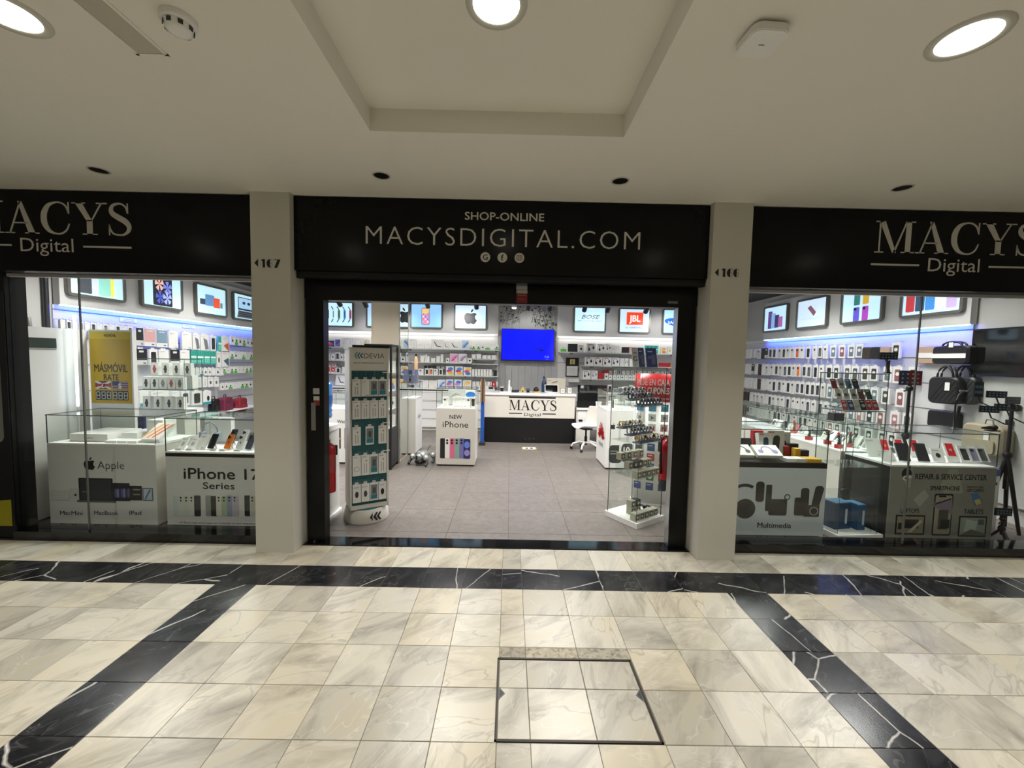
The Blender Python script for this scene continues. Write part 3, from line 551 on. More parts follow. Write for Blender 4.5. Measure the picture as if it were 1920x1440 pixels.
MB().box(-w+.03, w-.03, .02, d-.01, .05, .62, 'dark_grey').obj('lower_panel', t); MB().box(w-.012, w-.002, .03, d-.03, .05, .62, 'dark_grey').obj('side_panel', t); MB().box(-w, w, 0, d, zt, zt+.03, 'black').obj('top', t); MB().box(w-.012, w-.004, .03, d-.03, .62, zt, 'glass').obj('pane', t); MB().box(-w+.03, w-.03, .004, .010, .62, zt, 'glass').obj('pane', t)
CABZ = (.62, .9, 1.18, 1.46); CABX = (CX0+CX1)/2
for z in CABZ: MB().box(-w+.03, w-.03, .02, d-.02, z, z+.012, 'white').obj('shelf', t)
# ================= product boxes =================
PM = {}
def hp(b, w, h, y, c, cx=0., cz=None, s=1.):                       # printed headphones
    cz = h*.55 if cz is None else cz; r = min(w, h)*.38*s; m = P(c)
    b.flat([(cx+(x*.92-z*.35), cz+(z+x*.35)*1.0) for x, z in arcband(0, 0, r*1.05, r*.88, -10, 190, 12, .8)], y, m)
    for a in (-1, 1): b.flat([(cx+x+a*r*.62, cz-r*.35+z+a*r*.25) for x, z in ell(0, 0, r*.30, r*.45, 12)], y-.0008, m)
def swirl(b, w, h, y, cs):
    b.flat(rrect(0, h*.5, w*.86, h*.88, .008), y, P(cs[0])); y -= .0008
    for i, c in enumerate(cs[1:]): b.flat(spl([(-w*.40, h*(.16+.2*i)), (0, h*(.22+.2*i)), (w*.12, h*(.42+.2*i)), (w*.40, h*(.62+.12*i)), (w*.40, h*(.75+.1*i)), (w*.02, h*(.52+.2*i)), (-w*.2, h*(.32+.2*i))], 3), y-.0006*i, P(c))
def style(b, s, w, h, d, y):
    k, _, a = s.partition(':')
    if k in ('case', 'ring'):
        b.flat(rrect(0, h*.47, w*.62, h*.72, w*.1), y, P(a or '2f3336')); z = h*.70
        if k == 'ring': b.flat(ell(0, h*.55, w*.2, w*.2, 14), y-.0008, P('e6e6e4'))
        else: b.flat(rrect(-w*.12, z, w*.3, h*.14, .004), y-.0008, P('101012'))
    elif k == 'plain':
        b.rect(-w*.38, w*.1, h*.86, h*.885, y, P('9a9a98')); b.rect(-w*.38, -w*.1, h*.80, h*.815, y, P('b8b8b6'))
        if h > .1: b.rect(w*.12, w*.38, h*.05, h*.09, y, P('8c8c8a'))
    elif k == 'dark':
        b.rect(-w*.5, w*.5, h*.30, h, y, P(a or '2a2b2d')); b.rect(-w*.2, w*.2, h*.78, h*.90, y-.0008, P('d9d9d6')); b.rect(w*.15, w*.4, h*.06, h*.16, y, P('77777a'))
    elif k == 'cover':
        b.rect(-w*.48, w*.48, h*.24, h*.98, y, P(a)); b.rect(-w*.25, w*.25, h*.84, h*.90, y-.0008, P('dcdcda')); b.flat(ell(w*.25, h*.10, w*.14, h*.04, 10), y, P('77777a'))
    elif k == 'pad': b.flat([(-w*.18, h*.78), (w*.28, h*.66), (w*.45, h*.10), (w*.05, h*.04)], y, P(a or '77797d')); b.rect(-w*.4, 0, h*.86, h*.89, y, P('b9b9b6'))
    elif k == 'tri': b.flat([(-w*.3, h*.42), (w*.4, h*.60), (w*.46, h*.03)], y, P(a)); b.rect(-w*.35, w*.1, h*.84, h*.87, y, P('b0b0ae'))
    elif k == 'teal':
        b.rect(-w*.5, w*.5, 0, h, y, P('3fae9a')); b.rect(-w*.46, w*.46, h*.46, h*.58, y-.0008, P('e6efec'))
        for i in range(3): b.rect(-w*.4+i*w*.3, -w*.22+i*w*.3, h*.10, h*.40, y-.0008, P('7fd0c0')); b.rect(-w*.4+i*w*.3, -w*.22+i*w*.3, h*.64, h*.94, y-.0008, P('2c8f80'))
    elif k == 'green':
        b.rect(-w*.5, w*.5, 0, h*.36, y, P('5cb83c')); b.flat(ell(0, h*.52, w*.22, h*.14, 10), y-.0008, P(a or '2a2c2c'))
    elif k == 'gadget': b.flat(ell(0, h*.45, w*.22, h*.18, 10), y, P(a or '2a2c2c')); b.rect(-w*.4, w*.2, h*.82, h*.86, y, P('a8a8a6'))
    elif k == 'tealfoot': b.rect(-w*.5, w*.5, 0, h*.2, y, P('2a8fa0')); b.flat(ell(w*.15, h*.45, w*.16, h*.2, 10), y, P(a or '1c1d20'))
    elif k == 'phone': b.flat(rrect(0, h*.46, w*.62, h*.78, w*.1), y, P(a)); b.flat(rrect(-w*.08, h*.72, w*.34, h*.16, .004), y-.0008, P('1a1a1c'))
    elif k == 'hp': hp(b, w, h, y, a or '1a1a1c'); b.rect(-w*.42, -w*.28, h*.88, h*.94, y, P('d8642a'))
    elif k == 'hpo':
        b.flat(arcband(0, h*.52, w*.34, w*.30, -10, 190, 14), y, P('b9bab8'))
        for q in (-1, 1): b.flat(rrect(q*w*.31, h*.38, w*.14, h*.28, .02), y-.0008, P('d2d3d1'))
    elif k == 'hpflat': b.flat([(x*1.0, h*.5+z) for x, z in arcband(0, 0, h*.36, h*.28, -20, 200, 14, 1.1)], y, P(a)); b.flat(ell(-w*.28, h*.38, w*.10, h*.15, 12), y-.001, P(a)); b.flat(ell(w*.28, h*.36, w*.11, h*.17, 12), y-.001, P(a))
    elif k == 'swirl': swirl(b, w, h, y, a.split(','))
    elif k == 'waves':
        b.flat(rrect(0, h*.5, w*.86, h*.9, .008), y, P('dce6ee'))
        for i, c in enumerate(a.split(',')): b.flat(ell((-1)**i*w*.08, h*(.72-.24*i), w*.34, h*.17, 16), y-.0008*(i+1), P(c))
    elif k == 'scroll': b.flat([(-w*.3, h*.75), (-w*.24, h*.78), (w*.0, h*.32), (w*.34, h*.26), (w*.34, h*.2), (-w*.06, h*.25)], y, P('2a2a2c'))
    elif k == 'grad': b.rect(-w*.48, w*.48, h*.03, h*.97, y, P('2a3f9a')); b.flat(ell(w*.05, h*.4, w*.3, h*.3, 14), y-.0008, P('e0508a')); b.flat(ell(-w*.2, h*.62, w*.2, h*.18, 12), y-.0016, P('f2a65a'))
    elif k == 'red':
        b.rect(-w*.42, w*.42, h*.22, h*.96, y, P('cf1f33')); b.flat(ell(0, h*.6, w*.2, h*.12, 12), y-.0008, P('f0f0ee'))
    elif k == 'redband': b.rect(-w*.34, w*.34, h*.30, h*.97, y, P('d3202e')); b.text('15', 0, h*.55, h*.13, 'white', y-.0008, 'C', bold=.02, wid=.8)
    elif k == 'speaker': b.flat([(x*.8+z*.1, h*.45+z) for x, z in rrect(0, 0, w*.5, h*.7, w*.2)], y, P(a or '2f3a4a')); b.rect(-w*.42, -w*.1, h*.9, h*.95, y, P('e8602c'))
    elif k == 'watchcard': b.flat(rrect(0, h*.48, w*.3, h*.62, w*.12), y, P(a)); b.flat(ell(0, h*.48, w*.24, w*.24, 14), y-.0008, P('17181a')); b.flat(ell(0, h*.48, w*.17, w*.17, 14), y-.0016, P(a))
    elif k == 'cable':
        b.rect(-w*.4, w*.1, h*.90, h*.93, y, P('9a9a96')); b.flat(ell(w*.1, h*.72, w*.09, w*.09, 10), y, P('6c6c6a'))
        for q in (-.18, .12): b.rect(w*q, w*(q+.06), h*.12, h*.58, y, P('8a8a88'))
    elif k == 'cabledark':
        b.flat(rrect(0, h*.5, w*.8, h*.8, .004), y, P('7b8486')); b.rect(-w*.4, w*.4, h*.1, h*.32, y-.0008, P('2a7f8c'))
        for q in (-.14, .06): b.rect(w*q, w*(q+.1), h*.42, h*.74, y-.0016, P('17181a'))
    elif k == 'coil': b.flat(arcband(0, h*.34, w*.32, w*.27, 0, 359, 18), y, P('8a8a88')); b.rect(-w*.4, w*.1, h*.90, h*.93, y, P('9a9a96'))
    elif k == 'gift':
        b.rect(-w*.5, w*.5, 0, h, y, P(a)); b.rect(-w*.36, w*.2, h*.70, h*.78, y-.0008, P('e8e8e8'))
    elif k == 'giftN': b.rect(-w*.5, w*.5, 0, h, y, P('e6e2df')); b.text('N', 0, h*.12, h*.6, P('c4161f'), y-.0008, 'C', bold=.07)
    elif k == 'giftP': b.rect(-w*.5, w*.5, 0, h, y, P('e8e8e6')); b.flat([(-w*.2, h*.2), (-w*.2, h*.75), (w*.28, h*.48)], y-.0008, P('6f7a80'))
    elif k == 'giftX': b.rect(-w*.5, w*.5, 0, h, y, P('1f6a30')); b.flat(ell(0, h*.5, w*.28, w*.28, 16), y-.0008, P('e6ece6')); b.flat([(-w*.16, h*.38), (-w*.05, h*.5), (-w*.16, h*.62), (0, h*.55), (w*.16, h*.62), (w*.05, h*.5), (w*.16, h*.38), (0, h*.45)], y-.0016, P('1f6a30'))
BODY = {'dark': 'd2d2cf', 'teal': '55b8a6', 'darkbox': '25262a', 'yellowbox': 'd8a828', 'redbox': 'b02028', 'pinkbox': 'd8a8a0', 'brown': '3a2a28'}
def pmesh(s, w, h, d, hang):
    key = (s, round(w, 3), round(h, 3), round(d, 3), hang)
    if key not in PM:
        k = s.partition(':')[0]; b = MB(); b.box(-w/2, w/2, -d, 0, 0, h, P(BODY.get(k, 'e6e6e2')))
        if hang: b.box(-w*.22, w*.22, -d*.6, -d*.5, h, h+min(.022, h*.14), P('e0e0dd'))
        style(b, s, w, h, d, -d-.0004)
        PM[key] = b.mesh('product_box')
    return PM[key]
def prod(s, w, h, d, loc, label, rz=0., rx=0., name='product_box', cat='box', group=None, hang=False): return link(name, pmesh(s, w, h, d, hang), None, loc, rz, label, cat, group, None, rx)
def rowpx(items, Yf, z, d, where, group, cat='box', noun='box', Yz=None):
    """boxes on a shelf facing the camera: (px0, px1, height in m, style, words)"""
    for i, it in enumerate(items):
        px0, px1, h, s, wd = it[:5]; py = 690
        a = at(px0, py, Y=Yf).x; c = at(px1, py, Y=Yf).x
        prod(s, c-a-.004, h, d, ((a+c)/2, Yf+d+(it[5] if len(it) > 5 else 0), z), '%s %s, %s from the left %s' % (wd, noun, ordw(i), where), cat=cat, group=group)
# ================= showcases =================
def panes(t, x0, x1, y0, y1, z0, z1, back=True, top=True, th=.006):
    for a in ((x0, x1, y0, y0+th), (x0, x1, y1-th, y1), (x0, x0+th, y0+th, y1-th), (x1-th, x1, y0+th, y1-th)):
        if a[2] == y1-th and not back: continue
        fr = a[3]-a[2] < .01
        b = MB(); b.box(*a, z0, z1, 'glass_edge'); b.m = ['glass_edge', 'glass_edge', 'glass' if fr else 'glass_edge', 'glass' if fr else 'glass_edge', 'glass_edge' if fr else 'glass', 'glass_edge' if fr else 'glass']
        b.obj('pane', t)
    if top:
        b = MB(); b.box(x0-.003, x1+.003, y0-.003, y1+.003, z1, z1+.008, 'glass_edge'); b.m[0] = b.m[1] = 'glass'; b.obj('top_pane', t)
def showcase(label, x0, x1, y0, y1, zb, zt, body='offwhite', front='print_grey', plinth=.025, band=None, deck='white', rz=0.):
    t = thing('showcase', label, 'showcase', ((x0+x1)/2, y0, 0), rz); w = (x1-x0)/2; d = y1-y0
    MB().box(-w+.02, w-.02, .02, d-.02, 0, plinth, 'black').obj('plinth', t); MB().box(-w+.004, w-.004, .006, d, plinth, zb-.001, body).obj('body', t)
    MB().box(-w, w, 0, .006, plinth, zb-(band or 0), front).obj('front_panel', t)
    if band: MB().box(-w, w, .0, .006, zb-band, zb-.001, 'black').obj('edge_band', t)
    MB().box(-w, w, 0, d, zb-.001, zb+.014, deck).obj('deck', t); panes(t, -w, w, 0, d, zb+.014, zt)
    return t, (lambda px, py: (lambda p: (p.x-(x0+x1)/2, p.z))(at(px, py, Y=y0)))
def word(t, f, s, pxl, pxr, pyb, pxh, m='ink', bold=.0, lab=None):
    a = f(pxl, pyb); c = f(pxr, pyb); h = f(pxl, pyb-pxh)[1]-a[1]; b = MB(); b.text(s, a[0], a[1], h, m, -.0004, bold=bold, fit=c[0]-a[0]); return b.obj('lettering', t, label=lab or 'dark printed word')
def rpx(b, f, x0, y0, x1, y1, m, y=-.0004, r=0):
    a = f(x0, y1); c = f(x1, y0)
    if r: b.flat(rrect((a[0]+c[0])/2, (a[1]+c[1])/2, c[0]-a[0], c[1]-a[1], r), y, m)
    else: b.rect(a[0], c[0], a[1], c[1], y, m)
# Apple case
t, f = showcase('grey showcase with an apple emblem, laptop pictures and product names', -4.42, -3.385, 3.84, 4.36, .80, 1.08)
b = MB(); a = f(168, 881); apple(b, a[0], a[1], f(168, 857)[1]-a[1], 'ink', -.0004); b.obj('emblem', t, label='black apple emblem')
word(t, f, 'Apple', 183, 233, 879, 15, bold=-.01)
for s, x0, x1 in (('MacMini', 113, 155), ('MacBook', 177, 222), ('IPad', 243, 265)): word(t, f, s, x0, x1, 965, 7.5, bold=.01)
b = MB(); rpx(b, f, 149, 897, 211, 940, P('1c1e22'), r=.008); rpx(b, f, 152, 900, 208, 936, P('33373c'), -.0014); rpx(b, f, 145, 939, 218, 941, P('55575a'), -.002); rpx(b, f, 155, 921, 165, 923, P('6a6d70'), -.0022); b.obj('picture', t, label='printed dark laptop')
b = MB(); rpx(b, f, 211, 906, 243, 939, P('24242e'), -.001)
for i in range(7): q = f(214+i*4, 936); b.flat(ell(q[0]+.02, q[1]+.06, .012, .05, 8), -.002, P(('5a5f86', '7a80a8', '3a3d5c')[i % 3]))
b.obj('picture', t); b = MB(); rpx(b, f, 243, 911, 266, 938, P('2a2a28'), -.001); rpx(b, f, 250, 917, 263, 919, P('8a8a84'), -.002); rpx(b, f, 250, 926, 263, 928, P('8a8a84'), -.002); b.obj('picture', t)
b = MB(); rpx(b, f, 268, 915, 287, 939, P('5a6a78'), -.001); rpx(b, f, 270, 917, 285, 937, P('a9bccb'), -.002); q = f(277, 927); b.flat([(q[0]-.03, q[1]-.05), (q[0]-.02, q[1]-.05), (q[0]+.035, q[1]+.05), (q[0]+.02, q[1]+.05)], -.003, P('44566a')); b.obj('picture', t, label='printed tablet')
b = MB(); rpx(b, f, 96, 920, 130, 938, P('b3b5b2'))
for i in range(4):
    for j in range(8): rpx(b, f, 97.2+j*4.1, 921.2+i*4.1, 100.4+j*4.1, 924.3+i*4.1, P('c6c8c5'), -.0014)
rpx(b, f, 131, 915, 149, 936, P('bdbfbb')); a = f(142, 930); apple(b, a[0], a[1], .028, 'ink', -.0014); b.obj('picture', t, label='printed keyboard and small computer')
Z = .8155
def flatbox(name, lab, x0, x1, y0, y1, z, h, m='white_gloss', mark=None, rz=0., cat='box', top=None):
    t = thing(name, lab, cat, ((x0+x1)/2, (y0+y1)/2, z), rz); w = (x1-x0)/2; d = (y1-y0)/2; b = MB(); b.box(-w, w, -d, d, 0, h, m, top=top)
    b.obj('carton', t)
    if mark:
        b = MB(); (apple(b, 0, h*.25, h*.4, 'dark_grey', -d-.0004) if mark == 'apple' else b.text(mark, 0, h*.38, h*.22, 'dark_grey', -d-.0004, 'C')); b.obj('print', t)
    return t
flatbox('laptop_box', 'large flat white laptop box at the left in the apple showcase', -4.30, -3.93, 3.93, 4.30, Z, .072, mark='MacBook', rz=0.)
flatbox('laptop_box', 'white laptop box lying behind the largest box in the apple showcase', -3.905, -3.75, 4.05, 4.33, Z, .066)
flatbox('computer_box', 'tall white cube box with an apple mark in the showcase', -3.74, -3.575, 4.15, 4.32, Z, .185, mark='apple')
t9 = [('small flat white accessory box nearest the large laptop box', -3.90, -3.80), ('second small flat white accessory box in the apple showcase', -3.79, -3.70), ('third small flat white accessory box in the apple showcase', -3.69, -3.60)]
for lab, x0, x1 in t9: flatbox('accessory_box', lab, x0, x1, 3.88, 3.99, Z, .022)
flatbox('small_box', 'dark blue upright box at the back of the apple showcase', -3.99, -3.925, 4.32, 4.35, Z, .19, P('27305c'))
t = thing('tablet_box', 'white tablet box with orange swirls leaning in the apple showcase', 'box', (-3.50, 3.93, Z+.004), 0); b = MB(); b.box(-.085, .085, -.04, 0, 0, .24, 'white_gloss'); b.obj('carton', t, rx=math.radians(-58)); b = MB(); b.rect(-.075, .075, .012, .228, -.0404, P('f3e6d8'))
for q, cc in ((0, 'e88a4a'), (.05, 'd96a5a'), (-.05, 'efb27a')): b.flat([(q-.05, .02), (q-.03, .02), (q+.05, .22), (q+.02, .22)], -.0412, P(cc))
b.obj('print', t, rx=math.radians(-58), label='orange swirl picture')
# iPhone 17 case
t, f = showcase('grey showcase reading iPhone 17 Series beside the left pillar', -3.31, -2.20, 3.86, 4.38, .735, 1.065, band=.035)
word(t, f, 'iPhone 17', 345, 487, 897, 20, bold=.028); word(t, f, 'Series', 381, 440, 916.5, 12.5, bold=.024); word(t, f, 'All Brand logo and images are copyright of their respective owners', 336, 500, 981, 3.6)
for g, (px, cs) in enumerate(((325, 'b5c3c0 c3c9bf bfc6ba c7cac2 34383a'), (386, '8f938c 2e3233 c9cbc0 a3b596 8c98a8 b3aebc'), (459, '23272a b9bcae d8813c'))):
    b = MB()
    for i, c in enumerate(cs.split()):
        x = px+i*(10 if g != 1 else 10); rpx(b, f, x, 929+(i % 2), x+11, 967.5, P(c), -.0006-.0004*i, .01)
        if c not in ('34383a', '23272a', '2e3233') and i: q = f(x+5, 933); b.flat(ell(q[0]-.004, q[1], .010, .010, 10), -.003, 'ink'); b.flat(ell(q[0]-.004, q[1]-.03, .008, .008, 10), -.003, 'ink')
    b.obj('picture', t, label='printed row of phones')
Z = .7505
def phone(lab, x, y, z, c, rz=0., tilt=-28, cat='phone', w=.072, h=.15, group='phones standing in the phone showcase', scr=False):
    t = thing('smartphone', lab, cat, (x, y, z), rz, group); a = math.radians(tilt)
    MB().prism(rrect(0, h/2+.012, w, h, .012), -.004, .004, P(c, .25)).obj('body', t, rx=a)
    if scr: MB().flat(rrect(0, h/2+.012, w-.008, h-.008, .009), -.0042, 'black_gloss').obj('screen', t, rx=a)
    else:
        b = MB(); b.prism(rrect(-w*.16, h*.86, w*.55, h*.24, .01), -.006, -.004, P(c, .25))
        for dx, dz in ((-.30, .91), (-.30, .81), (-.06, .86)): b.prism(ell(w*dx, h*dz, .0095, .0095, 12), -.0075, -.006, 'black_gloss')
        b.obj('camera_bump', t, rx=a); b = MB(); apple(b, 0, h*.46, .02, P('3a3a3c'), -.0042); b.obj('emblem', t, rx=a)
    MB().box(-.03, .03, -.012, .075, 0, .006, 'clear_plastic').add([(-.012, .07, .006), (.012, .07, .006), (.012, .052, .085), (-.012, .052, .085)], [(0, 1, 2, 3)], 'white').obj('stand', t)
for i, (px, py, c, lab) in enumerate(((399, 845, '1c1d20', 'black phone with its back outward, front row left'), (430, 846, 'd9782e', 'orange phone in the front row of the phone showcase'), (452, 846, 'd4d6d6', 'white phone right of the orange one'), (470, 847, '3a4456', 'dark blue phone beside the pillar edge'))):
    p = at(px-6, py, Y=3.95); phone(lab, p.x, 3.95, Z, c, math.radians(-12), scr=(i == 0))
for px, c, lab in ((434, '2f3846', 'navy phone in the back row behind the orange one'), (456, 'c9cbcb', 'silver phone in the back row behind the white one'), (476, 'd9c9cc', 'pale pink phone in the back row beside the pillar')):
    p = at(px-5, 832, Y=4.12); phone(lab, p.x, 4.12, Z+.0, c, math.radians(-12), h=.17)
for i, px in enumerate((340, 358)):
    p = at(px, 845, Y=3.94); prod('gadget:b0b2b0', .075, .12, .012, (p.x, p.y, Z+.004), 'clear earphone pack leaning in the phone showcase, %s one' % ('left', 'right')[i], math.radians(-8), math.radians(-35), 'earphone_pack', 'pack', 'earphone packs')
p = at(376, 845, Y=3.95); prod('plain', .10, .15, .012, (p.x, p.y, Z+.004), 'pale grey phone case pack left of the black phone', math.radians(-8), math.radians(-32), 'case_pack', 'pack')
p = at(398, 826, Y=4.22); t = thing('headphone_box', 'large white headphone box at the back of the phone showcase', 'box', (p.x+.02, p.y+.06, Z), math.radians(-6)); MB().box(-.15, .15, 0, .05, 0, .27, 'white').obj('carton', t)
t = thing('headphones', 'silver grey over-ear headphones displayed in the phone showcase', 'headphones', (p.x-.005, p.y-.02, Z), math.radians(-6))
MB().path([(.085*math.cos(a), 0, .13+.10*math.sin(a)) for a in [math.pi*i/14 for i in range(15)]], .006, P('8b95a2', .3, metal=.5), 8).obj('headband', t)
for s in (-1, 1): MB().prism([(x+s*.085, z+.09) for x, z in rrect(0, 0, .036, .08, .016)], -.03, .03, P('9aa7b6', .3, metal=.4)).obj('ear_cup', t, label='oval ear cup')
MB().path([(0, 0, 0), (0, 0, .22)], .006, 'clear_plastic', 8).obj('stand', t)
for i, px in enumerate((334, 354, 399, 416, 444)):
    p = at(px, 851, Y=3.895); t = thing('price_tag', '%s small white price card from the left in the phone showcase' % ordw(i), 'price tag', (p.x, 3.895, Z), 0, 'price cards'); MB().box(-.032, .032, -.004, 0, 0, .022, 'white').obj('card', t, rx=math.radians(-30)); MB().rect(-.024, .018, .008, .013, -.0044, P('6a6a6a')).obj('print', t, rx=math.radians(-30))
# white cabinet with yellow poster
t = thing('white_partition', 'tall white cabinet behind the apple showcase', 'cabinet', (-4.86, 3.82, 0)); MB().box(-.26, .26, 0, .60, .03, 1.925, 'white').obj('body', t); MB().box(-.24, .24, .02, .58, 0, .03, 'black').obj('plinth', t)
MB().box(.26, .265, .05, .30, 1.72, 1.82, P('20322c')).obj('label_strip', t, label='dark green printed strip'); MB().box(.26, .263, .05, .30, 1.705, 1.712, P('70706c')).obj('label_line', t)
t = thing('poster_board', 'white board with a yellow MÁSMÓVIL RATE exchange poster', 'poster', (-4.365, 4.44, 0)); w = .235
MB().box(-w, w, 0, .05, 0, 1.935, 'white').obj('board', t); f = lambda px, py: (lambda p: (p.x+4.365, p.z))(at(px, py, Y=4.44)); a = f(164, 757); c = f(246, 620)
b = MB(); b.rect(-w+.006, w-.02, 1.13, 1.915, -.0004, mat('poster_yellow', hx('c9a52a'), .4, var=.03)); b.rect(-w+.006, w-.02, 1.835, 1.915, -.0012, P('d8bc2c')); b.obj('poster', t, label='yellow poster sheet')
b = MB(); b.text('MÁSMÓVIL', 0, 1.858, .03, 'ink', -.002, 'C', bold=.02, fit=.13); b.obj('lettering', t); b = MB(); b.text('MÁSMÓVIL', -.005, 1.475, .085, P('2a2a28'), -.0014, 'C', bold=.015, fit=.36); b.obj('lettering', t); b = MB(); b.text('RATE', -.005, 1.385, .065, P('2a2a28'), -.0014, 'C', bold=.015, fit=.16); b.obj('lettering', t)
for s, fx in ((-1, -.095), (1, .09)):
    b = MB(); b.rect(fx-.085, fx+.085, 1.285, 1.375, -.0014, P('4a4a6c'))
    if s < 0:
        b.flat([(fx-.085, 1.285), (fx-.06, 1.285), (fx+.085, 1.36), (fx+.085, 1.375), (fx+.06, 1.375), (fx-.085, 1.30)], -.0022, P('d9d2cc')); b.flat([(fx+.085, 1.285), (fx+.06, 1.285), (fx-.085, 1.36), (fx-.085, 1.375), (fx-.06, 1.375), (fx+.085, 1.30)], -.0022, P('d9d2cc')); b.rect(fx-.085, fx+.085, 1.316, 1.344, -.003, P('a83a3c')); b.rect(fx-.014, fx+.014, 1.285, 1.375, -.003, P('a83a3c'))
    else:
        for i in range(4): b.rect(fx-.085, fx+.085, 1.29+i*.024, 1.30+i*.024, -.0022, P('c9a0a0'))
        b.rect(fx-.085, fx-.01, 1.33, 1.375, -.003, P('2f3a6a'))
    b.text('£' if s < 0 else '$', fx, 1.30, .055, P('e6e2dc'), -.004, 'C', bold=.02); b.obj('flag', t, label='printed flag with currency sign')
    b = MB(); b.rect(fx-.085, fx+.085, 1.165, 1.27, -.0014, P('26262a'))
    for i in range(3):
        q = fx-.058+i*.058
        for dx, dz, ww, hh in ((0, .044, .034, .008), (0, 0, .034, .008), (0, -.044, .034, .008), (-.018, .022, .007, .04), (.018, .022, .007, .04), (-.018, -.022, .007, .04), (.018, -.022, .007, .04)): b.rect(q+dx-ww/2, q+dx+ww/2, 1.217+dz*.85-hh/2, 1.217+dz*.85+hh/2, -.0022, P('c9c9c4'))
    b.obj('digit_display', t, label='dark panel with three segment digits')
p0 = at(137, 592, X=-4.52); p1 = at(147, 775, X=-4.52); t = thing('led_tube', 'upright glowing LED tube beside the white cabinet', 'lamp', (-4.52, p1.y, 0)); MB().path([(0, 0, 1.12), (0, 0, 2.07)], .012, 'led_tube', 8).obj('tube', t); MB().box(-.03, .03, -.03, .03, 0, .02, 'white').path([(0, 0, .02), (0, 0, 1.12)], .008, 'white', 8).obj('stand', t)  # added glowing tube imitates a light reflected in the glass
p = at(35, 595, Y=4.5); t = thing('hoop_handle', 'grey curved handle rising behind the white cabinet', 'handle', (p.x+.05, 4.5, 0)); MB().path([(-.1, 0, 0), (-.1, 0, 1.95), (-.09, 0, 2.05), (-.05, 0, 2.10), (0, 0, 2.10), (.05, 0, 2.05), (.06, 0, 1.95), (.06, 0, 0)], .025, P('77766f', .4), 8).obj('tube', t)
# small glass watch display behind the phone showcase
t = thing('watch_display', 'small glass case with two tiers of boxed watches behind the left showcases', 'showcase', (-4.145, 4.80, 0)); w = .285; d = .28
zb, zt = 1.02, 1.62
MB().box(-w, w, 0, d, .95, zb, 'white').obj('deck', t); MB().box(-w+.03, w-.03, .02, d-.02, 0, .95, 'offwhite').obj('pedestal', t); panes(t, -w, w, 0, d, zb, zt); MB().box(-w+.008, w-.008, .01, d-.01, 1.252, 1.26, 'glass_edge').obj('shelf', t)
for z, row, lab in ((1.261, ('d0463c', '1c1d20', '1c1d20', '55575a'), 'upper'), (1.261, ('1c1d20', '17181a', '9a9892', 'c24a38', '6a6560'), 'lower'), (1.021, ('2a2b2e', '2a2b2e', '3a3b3e', '2a2b2e'), 'bottom')):
    n = len(row)
    for i, c in enumerate(row):
        x = -4.145-.2+i*.40/(n-1); zz = z+(.165 if lab == 'upper' else 0); yy = 4.80+(.2 if lab == 'upper' else .08)
        prod('watchcard:'+c, .09, .15, .05, (x, yy, zz), '%s boxed smart watch from the left in the %s tier of the glass case' % (ordw(i), lab), 0, 0, 'watch_box', 'box', 'boxed watches in the small glass case')
MB().box(-.25, .25, .16, .25, 1.261, 1.425, 'white').obj('riser', t)
# Multimedia case
t, f = showcase('pale showcase with loudspeaker pictures and the word Multimedia', 2.02, 3.12, 3.86, 4.40, .735, 1.07, band=.035, front=mat('print_blue', hx('c3cdd0'), .35, var=.03), deck='black')
word(t, f, 'Multimedia', 1420, 1483, 989, 9.5, bold=.015)
b = MB(); k = P('35332f', .6); q = f(1400, 935)
b.flat([(q[0]+x, q[1]+z) for x, z in arcband(-.02, -.02, .17, .14, 60, 215, 14)], -.0006, k); b.flat(ell(q[0]-.01, q[1]-.10, .10, .10, 18), -.0012, k); b.flat(ell(q[0]-.01, q[1]-.10, .06, .07, 18), -.002, P('2a2926')); b.obj('picture', t, label='printed headphones')
for (x0, y0, x1, y1, r) in ((1416, 903, 1434, 941, .03), (1434, 909, 1448, 958, .01), (1500, 915, 1518, 950, .03)): b = MB(); rpx(b, f, x0, y0, x1, y1, k, -.0008, r); b.obj('picture', t)
b = MB(); rpx(b, f, 1440, 936, 1476, 966, k, -.0016, .02); q = f(1476, 932); b.flat([(q[0]+x, q[1]+z) for x, z in arcband(0, 0, .03, .02, 0, 359, 14)], -.0008, k); b.obj('picture', t, label='printed boxy speaker with strap ring')
b = MB(); rpx(b, f, 1488, 933, 1516, 966, k, -.0024, .02); b.flat([f(1518, 960), f(1532, 960), f(1545, 916), f(1541, 911), f(1533, 911), f(1529, 914)], -.0032, k); rpx(b, f, 1506, 947, 1536, 968, P('3c3a36'), -.004); q = f(1525, 958); b.flat(ell(q[0], q[1], .042, .042, 20), -.0048, P('b5b3ae')); b.flat(ell(q[0], q[1], .034, .034, 20), -.0056, P('25241f')); b.obj('picture', t, label='printed camera and tilted speakers')
Z = .7505
def lean(s, w, h, d, x, y, z, lab, tilt=-20, rz=0., name='product_box', cat='box', group=None): return prod(s, w, h, d, (x, y, z+abs(math.sin(math.radians(tilt)))*d), lab, rz, math.radians(tilt), name, cat, group)
lean('hp:6a6a9a', .20, .26, .07, 2.25, 4.2, Z, 'white box with dark headphones at the pillar in the multimedia showcase', -8)
lean('darkbox', .16, .15, .05, 2.47, 4.16, Z, 'black box in front of the headphone box in the multimedia showcase', -25)
lean('speaker:33485e', .13, .23, .06, 2.64, 4.10, Z, 'white box with a blue bottle-shaped speaker in the multimedia showcase', -14)
lean('speaker:3a3c40', .18, .25, .07, 2.82, 4.24, Z, 'white box with a large dark speaker in the multimedia showcase', -5)
prod('redbox', .12, .24, .06, (2.70, 4.34, Z), 'orange-red box at the back of the multimedia showcase'); prod('gadget:1c1d20', .14, .23, .06, (2.98, 4.36, Z), 'white box with a small speaker at the back right')
